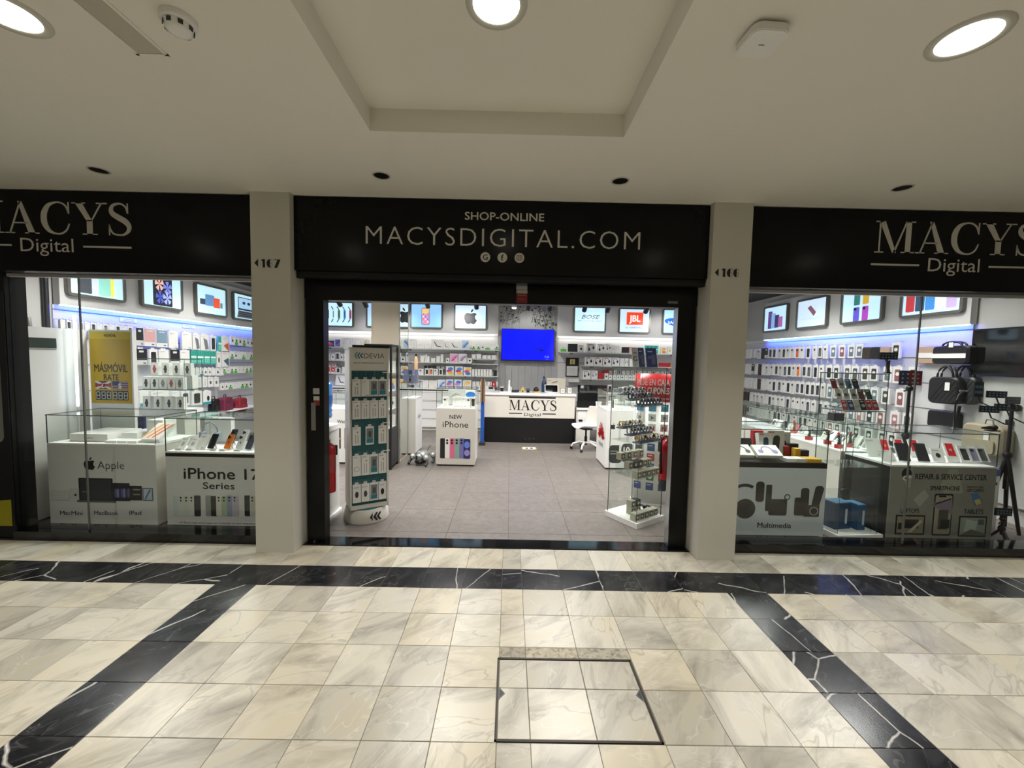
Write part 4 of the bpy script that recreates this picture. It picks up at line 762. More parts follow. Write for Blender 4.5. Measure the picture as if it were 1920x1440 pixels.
prod('yellowbox', .055, .095, .06, (2.985, 4.14, Z), 'upright small yellow box in the multimedia showcase'); prod('darkbox', .09, .08, .06, (3.055, 4.14, Z), 'small black box right of the yellow one'); prod('redbox', .06, .10, .06, (2.925, 4.22, Z), 'small dark red box behind the yellow one'); prod('darkbox', .10, .12, .05, (3.03, 4.26, Z), 'black camera box behind the yellow one')
for x0, x1, c, lab in ((2.22, 2.44, '1c1d20', 'flat box with black headphones lying in the multimedia showcase'), (2.46, 2.72, '8a7fc0', 'flat box with purple headphones lying in the multimedia showcase')):
    lean('hpflat:'+c, x1-x0-.01, .15, .035, (x0+x1)/2, 3.925, Z, lab, -58, 0, 'headphone_box')
for i, (x0, x1, m) in enumerate(((2.74, 2.82, 'white'), (2.83, 2.93, 'offwhite'), (2.94, 3.08, P('d8a828')))): flatbox('accessory_box', ('small flat white box beside the purple headphone box', 'flat cream box between white and yellow boxes', 'flat yellow box at the right front of the multimedia showcase')[i], x0, x1, 3.885, 4.0, Z, .035, m)
# Repair case
t, f = showcase('grey showcase reading REPAIR AND SERVICE CENTER with phone pictures', 3.745, 4.79, 3.86, 4.40, .735, 1.065, body='black', front=mat('print_dim', hx('83857d'), .35, var=.2, scale=4.))
for s, x0, x1, yb, h, bd in (('REPAIR & SERVICE CENTER', 1716, 1850, 898, 10, .03), ('SMARTPHONE', 1744, 1799, 919, 8.5, .025), ('LAPTOPS', 1688, 1723, 961, 8, .025), ('TABLETS', 1807, 1843, 963, 8.5, .025), ('PREMIUM USER', 1813, 1843, 915, 4, .0), ('SIM CARDS', 1813, 1844, 922, 5.5, .01)): word(t, f, s, x0, x1, yb, h, bold=bd)
b = MB(); a = f(1700, 888); b.flat(ell(a[0], a[1], .05, .055, 20), -.0004, 'ink'); b.flat(ell(a[0]-.01, a[1]-.045, .028, .024, 14), -.0014, P('c9c9c0')); b.flat(ell(a[0]+.03, a[1]-.03, .02, .016, 12), -.0014, P('c9c9c0')); b.flat(ell(a[0]-.004, a[1]-.045, .012, .012, 10), -.0022, 'ink'); b.flat([(a[0]+.01, a[1]+.05), (a[0]+.03, a[1]+.085), (a[0]+.035, a[1]+.05)], -.0004, 'ink'); b.obj('picture', t, label='round black emblem with gears')
b = MB(); rpx(b, f, 1746, 926, 1788, 1004, 'ink', -.0006, .02); rpx(b, f, 1748.5, 929, 1785.5, 1001, P('9a9786'), -.0016, .016); rpx(b, f, 1760, 929, 1774, 932, 'ink', -.0024, .006); b.flat([f(1751, 942), f(1785, 936), f(1785, 965), f(1768, 958), f(1751, 950)], -.0024, P('84768a')); rpx(b, f, 1757, 956, 1778, 992, P('4a4c46'), -.0032); rpx(b, f, 1762, 974, 1780, 990, P('23262a'), -.004); b.flat([f(1752, 944), f(1782, 934), f(1783, 936), f(1753, 946)], -.004, 'ink'); b.obj('picture', t, label='printed open phone being repaired')
b = MB(); rpx(b, f, 1677, 966, 1735, 1002, 'ink', -.0006, .006); rpx(b, f, 1680, 969, 1732, 999, P('8d8876'), -.0016); rpx(b, f, 1695, 974, 1722, 990, P('2c2c28'), -.0024); b.flat([f(1700, 998), f(1725, 975), f(1728, 978), f(1708, 998)], -.0032, P('b9b29c')); rpx(b, f, 1683, 980, 1690, 992, P('33332e'), -.0024); b.obj('picture', t, label='printed laptop repair')
b = MB(); rpx(b, f, 1795, 968, 1851, 1006, 'ink', -.0006, .006); rpx(b, f, 1798, 971, 1848, 1003, P('8f9a90'), -.0016); b.flat([f(1806, 996), f(1812, 974), f(1832, 978), f(1828, 998)], -.0024, P('aebdb3')); b.flat([f(1798, 1003), f(1820, 992), f(1848, 1001), f(1848, 1003)], -.0032, P('5f665c')); rpx(b, f, 1833, 974, 1845, 984, P('55605a'), -.0024); b.obj('picture', t, label='printed tablet repair')
b = MB(); b.flat([f(1820, 926), f(1833, 924), f(1842, 943), f(1828, 949)], -.0006, P('3f74a8')); b.flat([f(1826, 938), f(1836, 935), f(1840, 943), f(1830, 947)], -.0016, P('c2ab62')); b.obj('picture', t, label='printed blue card chip')
b = MB(); b.flat([f(1690, 880), f(1712, 878), f(1706, 915), f(1700, 913)], -.0003, P('9a9b90')); b.flat([f(1780, 880), f(1796, 880), f(1806, 925), f(1770, 925), f(1763, 908)], -.0003, P('979a8a')); b.flat([f(1712, 937), f(1733, 918), f(1742, 930), f(1724, 950)], -.0003, P('9b9c92')); b.obj('picture', t, label='faint printed hands and tools')
Z = .7505
for i, (px, s, w, h) in enumerate(((1700, 'darkbox', .095, .19), (1736, 'darkbox', .095, .19), (1765, 'gadget:2a2b2d', .095, .14), (1792, 'redband', .095, .20), (1816, 'case:3a3c38', .085, .17), (1834, 'phone:8d88a8', .085, .17), (1850, 'phone:55575a', .085, .17))):
    p = at(px-4, 868, Y=4.0); lean(s, w, h, .014, p.x, 4.0, Z, ('first black phone box', 'second black phone box', 'small white earphone box', 'white box with a red band and 15', 'white phone case box', 'lilac phone case box', 'white box with a grey device')[i]+' leaning in the repair showcase front row', -32, math.radians(-14))
for i, x in enumerate((4.02, 4.18, 4.34)): lean('redband', .09, .19, .014, x, 4.2, Z, '%s white and red box in the back row of the repair showcase' % ordw(i), -30, math.radians(-14))
lean('plain', .12, .12, .012, 3.84, 3.98, Z, 'pale leaflet leaning at the left end of the repair showcase', -40, math.radians(-10)); lean('plain', .13, .20, .012, 3.9, 4.2, Z, 'pale box behind the leaflet in the repair showcase', -30, math.radians(-10))
# long row of cases behind the repair case
for i, (y0, y1, lab) in enumerate(((4.46, 5.35, 'white glass-topped showcase directly behind the repair showcase'), (5.38, 6.3, 'white glass-topped showcase farther back on the right side'), (6.33, 7.2, 'farthest white glass-topped showcase on the right side'))):
    showcase(lab, 3.745, 4.25, y0, y1, .735, 1.05, front='offwhite')
for i, (x, y, rz, lab) in enumerate(((3.85, 4.62, .3, 'nearest'), (3.9, 4.85, -.4, 'second'), (4.05, 4.7, .8, 'third'), (3.86, 5.10, .2, 'fourth'), (4.02, 5.6, .5, 'farthest'))):
    t = thing('toy_robot', '%s small red and black toy figure on the right showcase deck' % lab, 'toy', (x, y, .7505), rz, 'red toy figures'); MB().box(-.035, .035, -.025, .025, 0, .045, 'red').obj('base', t)
    MB().path([(0, 0, .045), (.01, 0, .10), (-.01, 0, .15)], [.018, .012, .016], 'dark_grey', 8).obj('torso', t); MB().path([(-.04, 0, .13), (0, 0, .11), (.05, -.02, .15)], .007, 'dark_grey', 6).obj('arms', t); MB().ball((-.01, 0, .17), .016, 'red', 8, 6).obj('head', t)
t = thing('drone_box', 'black box with a toy drone on top of the right showcases', 'box', (3.9, 4.75, 1.058)); MB().box(-.06, .06, -.05, .05, 0, .09, 'black').obj('carton', t); b = MB(); b.ball((0, 0, .15), (.03, .03, .02), 'dark_grey', 8, 6)
for k in range(4): a = k*math.pi/2+.6; b.path([(0, 0, .15), (.07*math.cos(a), .07*math.sin(a), .17)], .005, 'dark_grey', 6); b.lathe([(.02, .172), (.02, .176)], 'dark_grey', 8, (.07*math.cos(a), .07*math.sin(a), 0))
b.path([(0, 0, .09), (0, 0, .14)], .01, 'clear_plastic', 6); b.obj('drone', t)
# glass tower on the right
TR = math.radians(5); t = thing('glass_tower', 'tall frameless glass tower on a white base beside the multimedia showcase', 'showcase', (3.46, 4.03, 0), TR); w = .215; d = .16
MB().box(-w-.03, w+.03, -d-.03, d+.03, 0, .05, 'white').obj('base', t); panes(t, -w, w, -d, d, .05, 1.63); MB().box(-w+.008, w-.008, -d+.008, d-.008, 1.262, 1.27, 'glass_edge').obj('shelf', t, label='glass shelf'); MB().box(-w+.008, w-.008, -d+.008, d-.008, .71, .718, 'glass').obj('shelf', t)
for i, (x, y, s, w_, h_, lab) in enumerate(((-.06, .02, '1d3c66', .19, .26, 'large dark blue toothbrush box inside the glass tower'), (.115, 0, '2c5680', .09, .25, 'narrow lighter blue box inside the glass tower'))):  # both blues darkened to stand for the shade they sit in
    q = thing('toothbrush_box', lab, 'box', (3.46+x, 4.03+y, .052), TR+.08); MB().box(-w_/2, w_/2, -.07, .07, 0, h_, P(s)).obj('carton', q); MB().box(-w_/2, w_/2, -.07, .07, h_, h_+.012, P('4f7ba0')).obj('lid', q); b = MB(); b.flat(rrect(w_*.2, h_*.5, .025, h_*.6, .01), -.0704, P('c9d2da')); b.rect(-w_*.42, w_*.05, h_*.6, h_*.75, -.0704, P('1f3f6c')); b.obj('print', q)
q = thing('clear_cover', 'clear acrylic cover with a dark handle over the blue boxes', 'cover', (3.45, 4.03, .052), TR); MB().box(-.19, .20, -.13, .13, .36, .366, 'clear_plastic').obj('lid', q); MB().path([(-.04, 0, .366), (-.035, 0, .395), (.035, 0, .395), (.04, 0, .366)], .008, 'dark_grey', 8).obj('handle', q)
for x in (-.19, .194): MB().box(x, x+.006, -.13, .13, 0, .36, 'clear_plastic').obj('side', q)
# card rack in the tower
rk = thing('card_rack', 'clear stepped rack holding rows of colourful game cards in the tower', 'rack', (3.46, 4.03, 1.271), TR); 
for i in range(3): MB().box(-.19, .19, -.10+i*.075, -.095+i*.075, 0, .05+i*.10, 'clear_plastic').obj('step', rk)
CC = [['c8323a', '2a3f8c', 'd8d2c2', '1c1d20', 'c4202c', 'd0262c'], ['e2dcd2', 'e6dcd0', 'c8c2ba', '7a2a28', '2f5a3c'], ['a8323a', 'b9b4ae', '3f7f9c', '26323c']]
for r, row in enumerate(CC):
    for i, c in enumerate(row):
        x = -.165+i*.33/(len(row)-1) if r != 2 else -.15+i*.08; v = Matrix.Rotation(TR, 3, 'Z') @ Vector((x, -.105+r*.075, 0)); q = thing('game_card', '%s card from the left in the %s row of the card rack' % (ordw(i), ('front', 'middle', 'rear')[r]), 'card', (3.46+v.x, 4.03+v.y, 1.275+r*.10), TR, 'cards in the tower rack')
        b = MB(); b.box(-.03, .03, -.004, 0, 0, .105, P(c)); b.flat(ell(0, .045, .02, .016, 12), -.0045, P('d9d4cc' if r == 0 else '55504c')); b.rect(-.02, .012, .082, .092, -.0045, P('e6e2dc')); b.obj('card', q, rx=math.radians(-22))
# ================= DEVIA stand =================
RZ = math.radians(30); DC = (-1.495, 4.21)
t = thing('accessory_stand', 'white rotating stand headed DEVIA with teal panels just inside the entrance', 'display stand', (DC[0], DC[1], 0), RZ); w = .19; d = .15
MB().lathe([(.225, 0), (.23, .01), (.218, .10), (.205, .14)], 'offwhite', 36).obj('base', t); MB().lathe([(.2, .14), (.195, .145), (.001, .146)], 'teal', 36).obj('base_top', t)
b = MB(); y = -.226
for i in range(3): x = .02+i*.034; b.add([(x, y+.02*abs(x-.02), .03), (x+.02, y+.012, .03), (x-.005, y+.004, .07), (x+.02, y+.016, .11), (x, y+.012, .11), (x-.03, y-.002, .07)], [(0, 1, 2, 5), (5, 2, 3, 4)], 'ink')
b.obj('emblem', t)
MB().box(-w, w, -d, d, .15, 1.79, 'offwhite').obj('body', t); MB().box(-w+.03, w+.005, -d-.03, -d+.02, 1.79, 1.815, 'black').obj('top_cap', t); MB().box(-w-.01, w+.01, -d-.02, d+.01, 1.78, 1.79, 'offwhite').obj('top_lip', t)
for x0, x1 in ((-w, -w+.018), (w-.018, w)): MB().box(x0, x1, -d-.02, -d, .15, 1.78, 'offwhite').obj('edge', t)
MB().box(-w+.018, w-.018, -d-.003, -d, .19, 1.56, 'teal').obj('teal_panel', t, label='teal hanging panel'); MB().box(-w+.018, w-.018, -d-.018, -d, 1.56, 1.78, 'offwhite').obj('header', t); MB().box(-w, w, -d-.02, -d, .15, .19, 'offwhite').obj('bottom_edge', t)
b = MB(); b.text('DEVIA', -.055, 1.685, .05, 'ink', -d-.0184, fit=.20, bold=-.01); b.text('Expert for Mobile Accessories for 18 Years', -.15, 1.632, .014, 'ink', -d-.0184, fit=.29)
for i in range(3): x = -.145+i*.026; b.flat([(x, 1.71), (x+.020, 1.745-.006*i), (x+.032, 1.745-.006*i), (x+.014, 1.71), (x+.032, 1.675+.006*i), (x+.020, 1.675+.006*i)], -d-.0184-.0006*i, P(('3f9aa0', '1f5f66', '16383c')[i]))
b.obj('lettering', t, label='brand name and chevrons on the header')
b = MB()
for i in range(7): z = .75+i*.09; b.add([(-w-.0006, -.02, z), (-w-.0006, .03, z+.02), (-w-.0006, .01, z+.05)], [(0, 1, 2)], P('8a98b0'))
b.obj('side_print', t)
def onface(x, z, dy=-.004): v = Matrix.Rotation(RZ, 3, 'Z') @ Vector((x, -d+dy, z)); return (DC[0]+v.x, DC[1]+v.y, z)
rowsD = ((1.53, None), (1.30, ('cable', 'plain', 'cabledark', 'cabledark'), .195), (1.075, ('cable', 'cable', 'cable', 'cable'), .205), (.81, ('cable', 'cabledark', 'cable'), .205), (.50, ('coil', 'cable', 'cabledark', 'cable'), .225), (.225, ('gadget:3a3430', 'gadget:4a423c', 'cabledark', 'gadget:17181a'), .205))
for r, row in enumerate(rowsD):
    z = row[0]
    sty = row[1] or (0, 0, 0, 0); n = len(sty)
    for i, s in enumerate(sty):
        x = -.126+.252*i/(n-1)
        if s: prod(s, .079, row[2]-.02, .022, onface(x, z, -.006), '%s white cable pack from the left in row %s of the teal stand' % (ordw(i), ('', 'one', 'two', 'three', 'four', 'five')[r]), RZ, 0, 'cable_pack', 'pack', 'packs hanging on the teal stand', True)
        zz = z+(row[2] if s else -.01); MB().box(x-.034, x+.034, -d-.05, -d-.048, zz-.012, zz+.028, 'clear_plastic').path([(x, -d, zz+.03), (x, -d-.05, zz+.025)], .003, 'silver', 6).obj('hook', t, label='hook with clear price flag')
    if r in (0, 3, 4): MB().box(w-.07, w+.004, -d-.055, -d-.052, z+(row[2] if len(row) > 2 else 0)+.01, z+(row[2] if len(row) > 2 else 0)+.018, 'white').obj('price_rail', t)
# ================= water cooler and extinguishers =================
t = thing('water_cooler', 'white water cooler with a blue bottle behind the left door jamb', 'water cooler', (-2.0, 4.22, 0)); MB().box(-.15, .15, -.15, .15, .03, .92, P('c9cac8')).obj('cabinet', t); MB().prismz(rrect(0, 0, .36, .36, .05), 0, .03, 'white').obj('foot', t); MB().prismz(rrect(0, 0, .32, .32, .06), .92, .97, 'white').obj('top', t); MB().box(-.10, .10, -.156, -.15, .55, .85, P('8f9294')).obj('tap_panel', t)
mat('bottle_blue', hx('3f86d6'), .12, var=.15, scale=8., coat=.4); MB().lathe([(.03, .965), (.05, 1.0), (.125, 1.05), (.135, 1.08), (.125, 1.10), (.135, 1.12), (.125, 1.15), (.135, 1.18), (.135, 1.30), (.128, 1.32), (.135, 1.34), (.135, 1.40), (.115, 1.43), (.001, 1.435)], 'bottle_blue', 28).obj('bottle', t, label='blue water bottle'); MB().lathe([(.136, 1.20), (.136, 1.29)], P('2458a8'), 28).obj('bottle_label', t)
def extinguisher(x, y, z, lab, rz):
    t = thing('fire_extinguisher', lab, 'extinguisher', (x, y, z), rz, 'fire extinguishers'); MB().lathe([(.068, 0), (.07, .005), (.07, .10)], 'dark_grey' if rz > 0 else 'red', 24).obj('foot', t); MB().lathe([(.07, .10), (.07, .42), (.062, .455), (.035, .48), (.022, .49)], 'red', 24).obj('cylinder', t, label='red cylinder'); MB().lathe([(.022, .49), (.022, .52)], 'brass', 16).obj('valve', t); MB().path([(0, 0, .515), (.0, -.10, .56)], .010, 'red', 8).path([(0, 0, .515), (0, -.09, .52)], .008, 'dark_grey', 8).obj('handle', t)
    MB().path([(0, .0, .51), (-.06, .0, .53), (-.095, 0, .46), (-.09, 0, .30), (-.085, 0, .16)], .011, 'black', 8).obj('hose', t); MB().lathe([(.0708, .20), (.0708, .38)], P('a53a3a'), 24).obj('label_wrap', t); b = MB(); b.rect(-.035, .035, .22, .26, -.0715, P('d9c9c4')); b.rect(-.03, .03, .30, .31, -.0715, P('d9c9c4')); b.rect(-.03, .02, .33, .337, -.0715, P('d9c9c4')); b.obj('label_print', t); MB().box(-.02, .02, .07, .10, .35, .45, 'dark_grey').obj('bracket', t)
p = at(612, 929, Y=3.82); extinguisher(-1.775, 3.935, p.z, 'red fire extinguisher at the left door jamb', -.4)
p = at(1253, 920, Y=3.80); extinguisher(p.x+.0, 3.86, p.z, 'red fire extinguisher at the right door jamb', .5)
for nm, x0, x1 in (('left', -1.95, -1.768), ('right', 1.60, 1.75)): MB().box(x0, x1, 3.80, 3.83, 0, 2.9, 'wall_white').obj('trim_%d' % (2 if nm == 'left' else 3), kind='structure', label='white wall end just inside the %s door jamb' % nm, cat='wall')
t = thing('light_switch', 'small grey switch plate inside the left door jamb', 'switch', (-1.79, 3.7995, 1.56), 0); MB().box(-.02, .02, -.01, 0, -.06, .06, P('b8b8b6')).obj('plate', t); MB().box(-.012, .012, -.014, -.01, -.02, .03, P('d8d8d6')).obj('rocker', t)
# ================= cases in the middle of the shop =================
t, f = showcase('white showcase with brown strap pictures and the word Watch', -3.15, -2.38, 6.3, 6.85, .86, 1.12, front='white'); word(t, f, 'Watch', 632, 654, 793, 6, bold=.02)
b = MB()
for x in (634, 646): rpx(b, f, x, 803, x+5, 841, P('5a4636'), -.0005); rpx(b, f, x-1, 821, x+6, 824, P('a89a8c'), -.0014)
b.obj('picture', t, label='printed brown watch straps')
t, f = showcase('grey pedestal showcase reading NEW iPhone with coloured phone picture', -1.14, -.524, 6.29, 6.85, .91, 1.22, front=mat('print_warm', hx('c3beb4'), .4, var=.02), body='offwhite'); word(t, f, 'NEW', 843, 866, 785, 7.2, bold=.02); word(t, f, 'iPhone', 830, 878, 801, 11.5, bold=.0)
for i, c in enumerate(('1c1d1f', 'd8d4cc', 'c8648a', '7f9a86', '6a68a0')):
    b = MB(); x = 825+i*9; rpx(b, f, x, 822, x+10, 859, P(c), -.0006-.0006*i, .015); q = f(x+4.5, 825.5); b.flat(ell(q[0], q[1], .018, .018, 10), -.004, 'ink'); b.flat(ell(q[0], q[1]-.045, .018, .018, 10), -.004, 'ink'); b.obj('picture', t, label='printed phone back')
b = MB(); rpx(b, f, 869, 823, 882, 859.5, P('232a5c'), -.005, .02); q = f(875.5, 834); b.flat(ell(q[0], q[1], .045, .055, 16), -.006, P('5f78c0')); q = f(875.5, 849); b.flat(ell(q[0], q[1], .045, .05, 16), -.006, P('8a7fb8')); b.obj('picture', t, label='printed phone screen')
Z = .9255
for i, (x, s, w, h) in enumerate(((-1.02, 'phone:d9d9d6', .09, .16), (-.88, 'plain', .045, .16), (-.83, 'plain', .05, .165), (-.78, 'plain', .05, .17), (-.72, 'plain', .06, .16), (-.645, 'phone:e0e0dd', .075, .16), (-.575, 'case:3c3630', .08, .165))): prod(s, w, h, .03, (x, 6.45, Z), '%s phone box from the left in the pedestal showcase with coloured phones' % ordw(i), 0, 0, 'phone_box', 'box', 'phone boxes in the pedestal showcase')
t = thing('headphones', 'grey headphones on a large white box in the pedestal showcase', 'headphones', (-.87, 6.62, Z)); MB().box(-.14, .14, .03, .08, 0, .26, P('c9c9c2')).obj('carton', t); MB().path([(.09*math.cos(a), 0, .12+.10*math.sin(a)) for a in [math.pi*i/12 for i in range(13)]], .008, P('a9aba8'), 8).obj('headband', t)
for s in (-1, 1): MB().prism([(x+s*.09, z+.085) for x, z in rrect(0, 0, .04, .09, .018)], -.03, .03, P('b9bab8')).obj('ear_cup', t)
t = thing('tablet_box', 'tablet box with a blue balloon picture in the pedestal showcase', 'box', (-.64, 6.66, Z)); MB().box(-.09, .09, 0, .03, 0, .26, 'white').obj('carton', t); b = MB(); b.flat(ell(0, .18, .08, .05, 16), -.0005, P('2f7fd0')); b.rect(-.01, .01, .05, .13, -.0005, P('d8603c')); b.obj('print', t)
# slim white pedestals beside the column
t, f = showcase('slim white pedestal showcase beside the mirrored column', -1.80, -1.62, 6.97, 7.50, .98, 1.26, front='offwhite', body='white'); b = MB(); b.text('Apple', 0, 0, .07, 'ink', 0, fit=.22); b.obj('lettering', t, loc=(.0865, .18, .62), rz=math.pi/2)
t = thing('label_printer', 'blue-grey machine with a small screen on the slim pedestal', 'machine', (-1.72, 7.15, 1.269)); q = P('6f7690'); MB().box(-.02, .15, -.09, .1, 0, .20, q).obj('body', t); MB().box(-.09, .0, -.1, .05, 0, .17, P('5f667c')).obj('feeder', t); MB().box(-.1, .02, -.1, .02, .20, .36, P('687088')).obj('head', t); MB().box(-.08, .0, -.102, -.1, .24, .33, P('2a3a5c')).obj('screen', t); MB().box(-.07, -.03, -.104, -.1, .04, .10, 'black').obj('slot', t); MB().box(.05, .15, .0, .06, .2, .36, q).obj('rear_panel', t); t.scale = (.62, .62, .62)
t = thing('spray_bottle', 'small bottle with yellow label standing above the machine', 'bottle', (-1.70, 7.32, 1.269)); MB().lathe([(.03, 0), (.032, .02), (.032, .40), (.02, .44), (.012, .46)], P('c9a27a'), 14).obj('bottle', t); MB().lathe([(.015, .46), (.015, .5)], 'black', 10).obj('cap', t)
# blue board
t = thing('blue_board', 'narrow blue upright board with a wooden top beside the counter', 'board', (-.52, 7.9, 0)); MB().box(-.035, .035, 0, .03, .06, .86, P('1f4f9c')).obj('board', t); MB().box(-.045, .045, .005, .03, .86, 1.30, 'wood').obj('wooden_panel', t); MB().box(-.012, .012, -.005, 0, .8, 1.32, 'dark_grey').obj('post', t); MB().box(-.06, .06, -.06, .09, .0, .06, 'dark_grey').obj('foot', t)
# ================= counter =================
x0, x1 = -.50, 1.345
t = thing('counter', 'white and black sales counter with serif shop name at the back', 'counter', ((x0+x1)/2, 8.18, 0)); w = (x1-x0)/2; o = -(x0+x1)/2
MB().box(-w, w, .01, .55, .0, .52, 'black').obj('base', t); MB().box(-w, w, .02, .03, .0, .03, P('8d8a84')).obj('skirting', t); MB().box(-w, w, 0, .55, .52, .98, mat('counter_front', hx('d8d3c9'), .35, var=.02)).obj('front_panel', t); MB().box(-w-.015, w+.02, -.02, .57, .98, 1.025, 'white_gloss').obj('worktop', t); MB().box(w-.03, w+.005, -.002, .0, 0, .52, 'frame_black').obj('corner_strip', t)
f = lambda px, py: (lambda p: (p.x+o, p.z))(at(px, py, Y=8.18)); a = f(954.5, 768.5); c = f(1043, 768.5); b = MB(); serif(b, 'MACYS', a[0], a[1], f(954, 749.5)[1]-a[1], 'ink', 0, wid=c[0]-a[0], ext=.003); b.obj('lettering', t, label='black serif capitals')
b = MB(); a = f(982.5, 780); c = f(1013.5, 780); b.text('Digital', a[0], a[1], .065, 'ink', -.0004, fit=c[0]-a[0]); b.obj('lettering', t)
for x0_, x1_, y0_, y1_ in ((954, 979, 774.2, 775.6), (1017, 1042, 775.6, 777), (954.5, 1042, 744.8, 746.2)): b = MB(); rpx(b, f, x0_, y0_, x1_, y1_, 'ink'); b.obj('rule', t)
for i in range(3): b = MB(); q = f(985+i*8, 823); b.flat(ell(q[0], q[1], .02, .02, 12), .0095, P('2c2c2e')); b.obj('badge', t)
CZt = 1.0255
def on(px, y): return at(px, 735, Y=y).x
t = thing('computer_box', 'large grey computer carton with a pen picture standing on the counter', 'box', (on(1042, 8.55), 8.55, CZt)); MB().box(-.20, .20, 0, .12, 0, .30, P('bdb6a8')).obj('carton', t); b = MB(); b.flat([(-.09, .205), (-.085, .195), (.03, .225), (.03, .24)], -.0005, 'ink'); b.flat(ell(-.11, .25, .006, .006, 8), -.0005, 'ink'); b.rect(-.18, -.12, .245, .253, -.0005, P('8a857a')); b.obj('print', t)
t = thing('desk_tablet', 'black screen point-of-sale tablet on a white stand on the counter', 'tablet', (on(1034, 8.35), 8.35, CZt)); MB().box(-.14, .14, -.012, 0, .01, .175, 'white').obj('body', t, rx=math.radians(-18)); MB().box(-.128, .128, -.0135, -.012, .02, .165, 'black_gloss').obj('screen', t, rx=math.radians(-18)); MB().box(-.08, .08, 0, .12, 0, .01, 'white').obj('foot', t)
for px, h, lab, ch in ((1055, .11, 'small framed card with a ring pattern on the counter', 'O'), (1068, .125, 'small framed card with letter G at the counter end', 'G')):
    t = thing('framed_card', lab, 'card', (on(px, 8.3), 8.3, CZt)); MB().box(-.05, .05, -.008, 0, 0, h, 'dark_grey').obj('frame', t); b = MB(); b.rect(-.043, .043, .006, h-.006, -.0085, P('d2cec6')); b.text(ch, 0, h*.35, h*.32, P('6a6a68'), -.0095, 'C'); b.obj('card', t)
t = thing('rolled_bottle', 'dark blue bottle with black top on the counter', 'bottle', (on(1019.5, 8.6), 8.6, CZt)); MB().lathe([(.045, 0), (.05, .01), (.05, .18), (.035, .24), (.018, .26), (.018, .30)], P('22385c'), 16).obj('bottle', t); MB().lathe([(.02, .30), (.02, .33), (.001, .335)], 'black', 12).obj('cap', t)
t = thing('figurine', 'small yellow house-shaped figurine on the counter', 'figurine', (on(980, 8.45), 8.45, CZt)); MB().prism([(-.04, 0), (.04, 0), (.04, .06), (0, .11), (-.04, .06)], -.03, .03, P('c9a860')).obj('body', t); MB().rect(-.012, .012, 0, .04, -.0305, 'dark_grey').obj('door', t)
t = thing('card_reader', 'small black card reader on the counter', 'card reader', (on(990, 8.4), 8.4, CZt)); MB().box(-.03, .03, -.02, .03, 0, .08, 'black').obj('body', t); MB().box(-.022, .022, -.0215, -.02, .045, .072, P('4a5a62')).obj('screen', t)
t = thing('black_hat', 'black hat on a yellow pad on the counter', 'cap', (on(1006, 8.42), 8.42, CZt)); MB().box(-.06, .07, -.05, .05, 0, .025, P('c99a4a')).obj('pad', t); MB().lathe([(.055, .025), (.055, .07), (.04, .10), (.001, .115)], 'black', 16, (-.01, 0, 0)).obj('crown', t); MB().box(-.09, -.04, -.03, .03, .025, .032, 'black').obj('brim', t)
t = thing('tray', 'dark oval tray on the counter', 'tray', (on(966, 8.4), 8.4, CZt)); MB().prismz(ell(0, 0, .08, .05, 20), 0, .045, 'dark_grey').obj('tray', t); MB().prismz(ell(0, 0, .07, .04, 20), .045, .048, 'black').obj('well', t)
t = thing('pump_bottle', 'white slim bottle stack on the counter left of the tray', 'bottle', (on(954.5, 8.4), 8.4, CZt)); MB().lathe([(.022, 0), (.022, .15), (.016, .16), (.016, .24), (.008, .25)], 'white', 12).obj('bottle', t); MB().box(.03, .05, -.02, .02, 0, .11, 'white').obj('pack', t)
t = thing('black_cup', 'black cup with a pale lid at the left end of the counter', 'cup', (on(941, 8.4), 8.4, CZt)); MB().lathe([(.03, 0), (.038, .09)], 'black', 16).obj('cup', t); MB().lathe([(.04, .09), (.038, .105), (.001, .108)], 'offwhite', 16).obj('lid', t)
t = thing('tissue_pack', 'flat white papers on the counter', 'papers', (on(947, 8.3), 8.3, CZt)); MB().box(-.11, .11, -.05, .05, 0, .012, 'white').obj('stack', t)
# desk with monitor, chair
t = thing('desk', 'white side desk with drawers right of the counter', 'desk', (1.70, 8.2, 0)); MB().box(-.31, .32, 0, .6, .70, .74, 'white').obj('top', t); MB().box(-.31, -.02, .03, .58, .03, .70, 'offwhite').obj('cabinet', t); MB().box(-.28, -.05, .022, .03, .40, .68, 'white').obj('drawer', t); MB().box(-.26, -.18, .016, .022, .46, .50, 'black').obj('slot', t); MB().box(.29, .32, .03, .58, 0, .70, 'white').obj('side', t)
t = thing('monitor', 'large black monitor with a small sticker on the side desk', 'monitor', (1.72, 8.32, .741)); MB().box(-.30, .30, 0, .04, .12, .47, 'black_gloss').obj('panel', t); MB().box(-.24, -.18, -.0015, 0, .40, .455, P('a8a8a6')).obj('sticker', t); MB().box(-.30, .28, -.06, .1, 0, .12, 'black').obj('base', t)
t = thing('label_dispenser', 'small white box in front of the black monitor', 'box', (1.84, 8.215, .741)); MB().box(-.055, .055, -.005, .03, 0, .11, 'white').obj('box', t); MB().box(-.06, .06, -.01, .035, .11, .14, 'white_gloss').obj('lid', t)
CR = math.radians(-62); t = thing('office_chair', 'white shell swivel chair on castors beside the counter', 'chair', (1.49, 7.66, 0), CR)
prof = [(-.24, .43), (-.20, .455), (-.08, .44), (.06, .425), (.15, .45), (.19, .52), (.215, .64), (.235, .76), (.24, .83)]; wd = [.15, .19, .215, .22, .22, .215, .205, .19, .15]; V = []; F = []; n = 9
for k, ((y, z), hw) in enumerate(zip(prof, wd)):
    for j in range(n): s = -1+2*j/(n-1); V.append((s*hw, y-(.06*s*s if k > 4 else 0), z+(.055*s*s if k < 5 else 0)))
for k in range(len(prof)-1):
    for j in range(n-1): F.append((k*n+j, k*n+j+1, (k+1)*n+j+1, (k+1)*n+j))
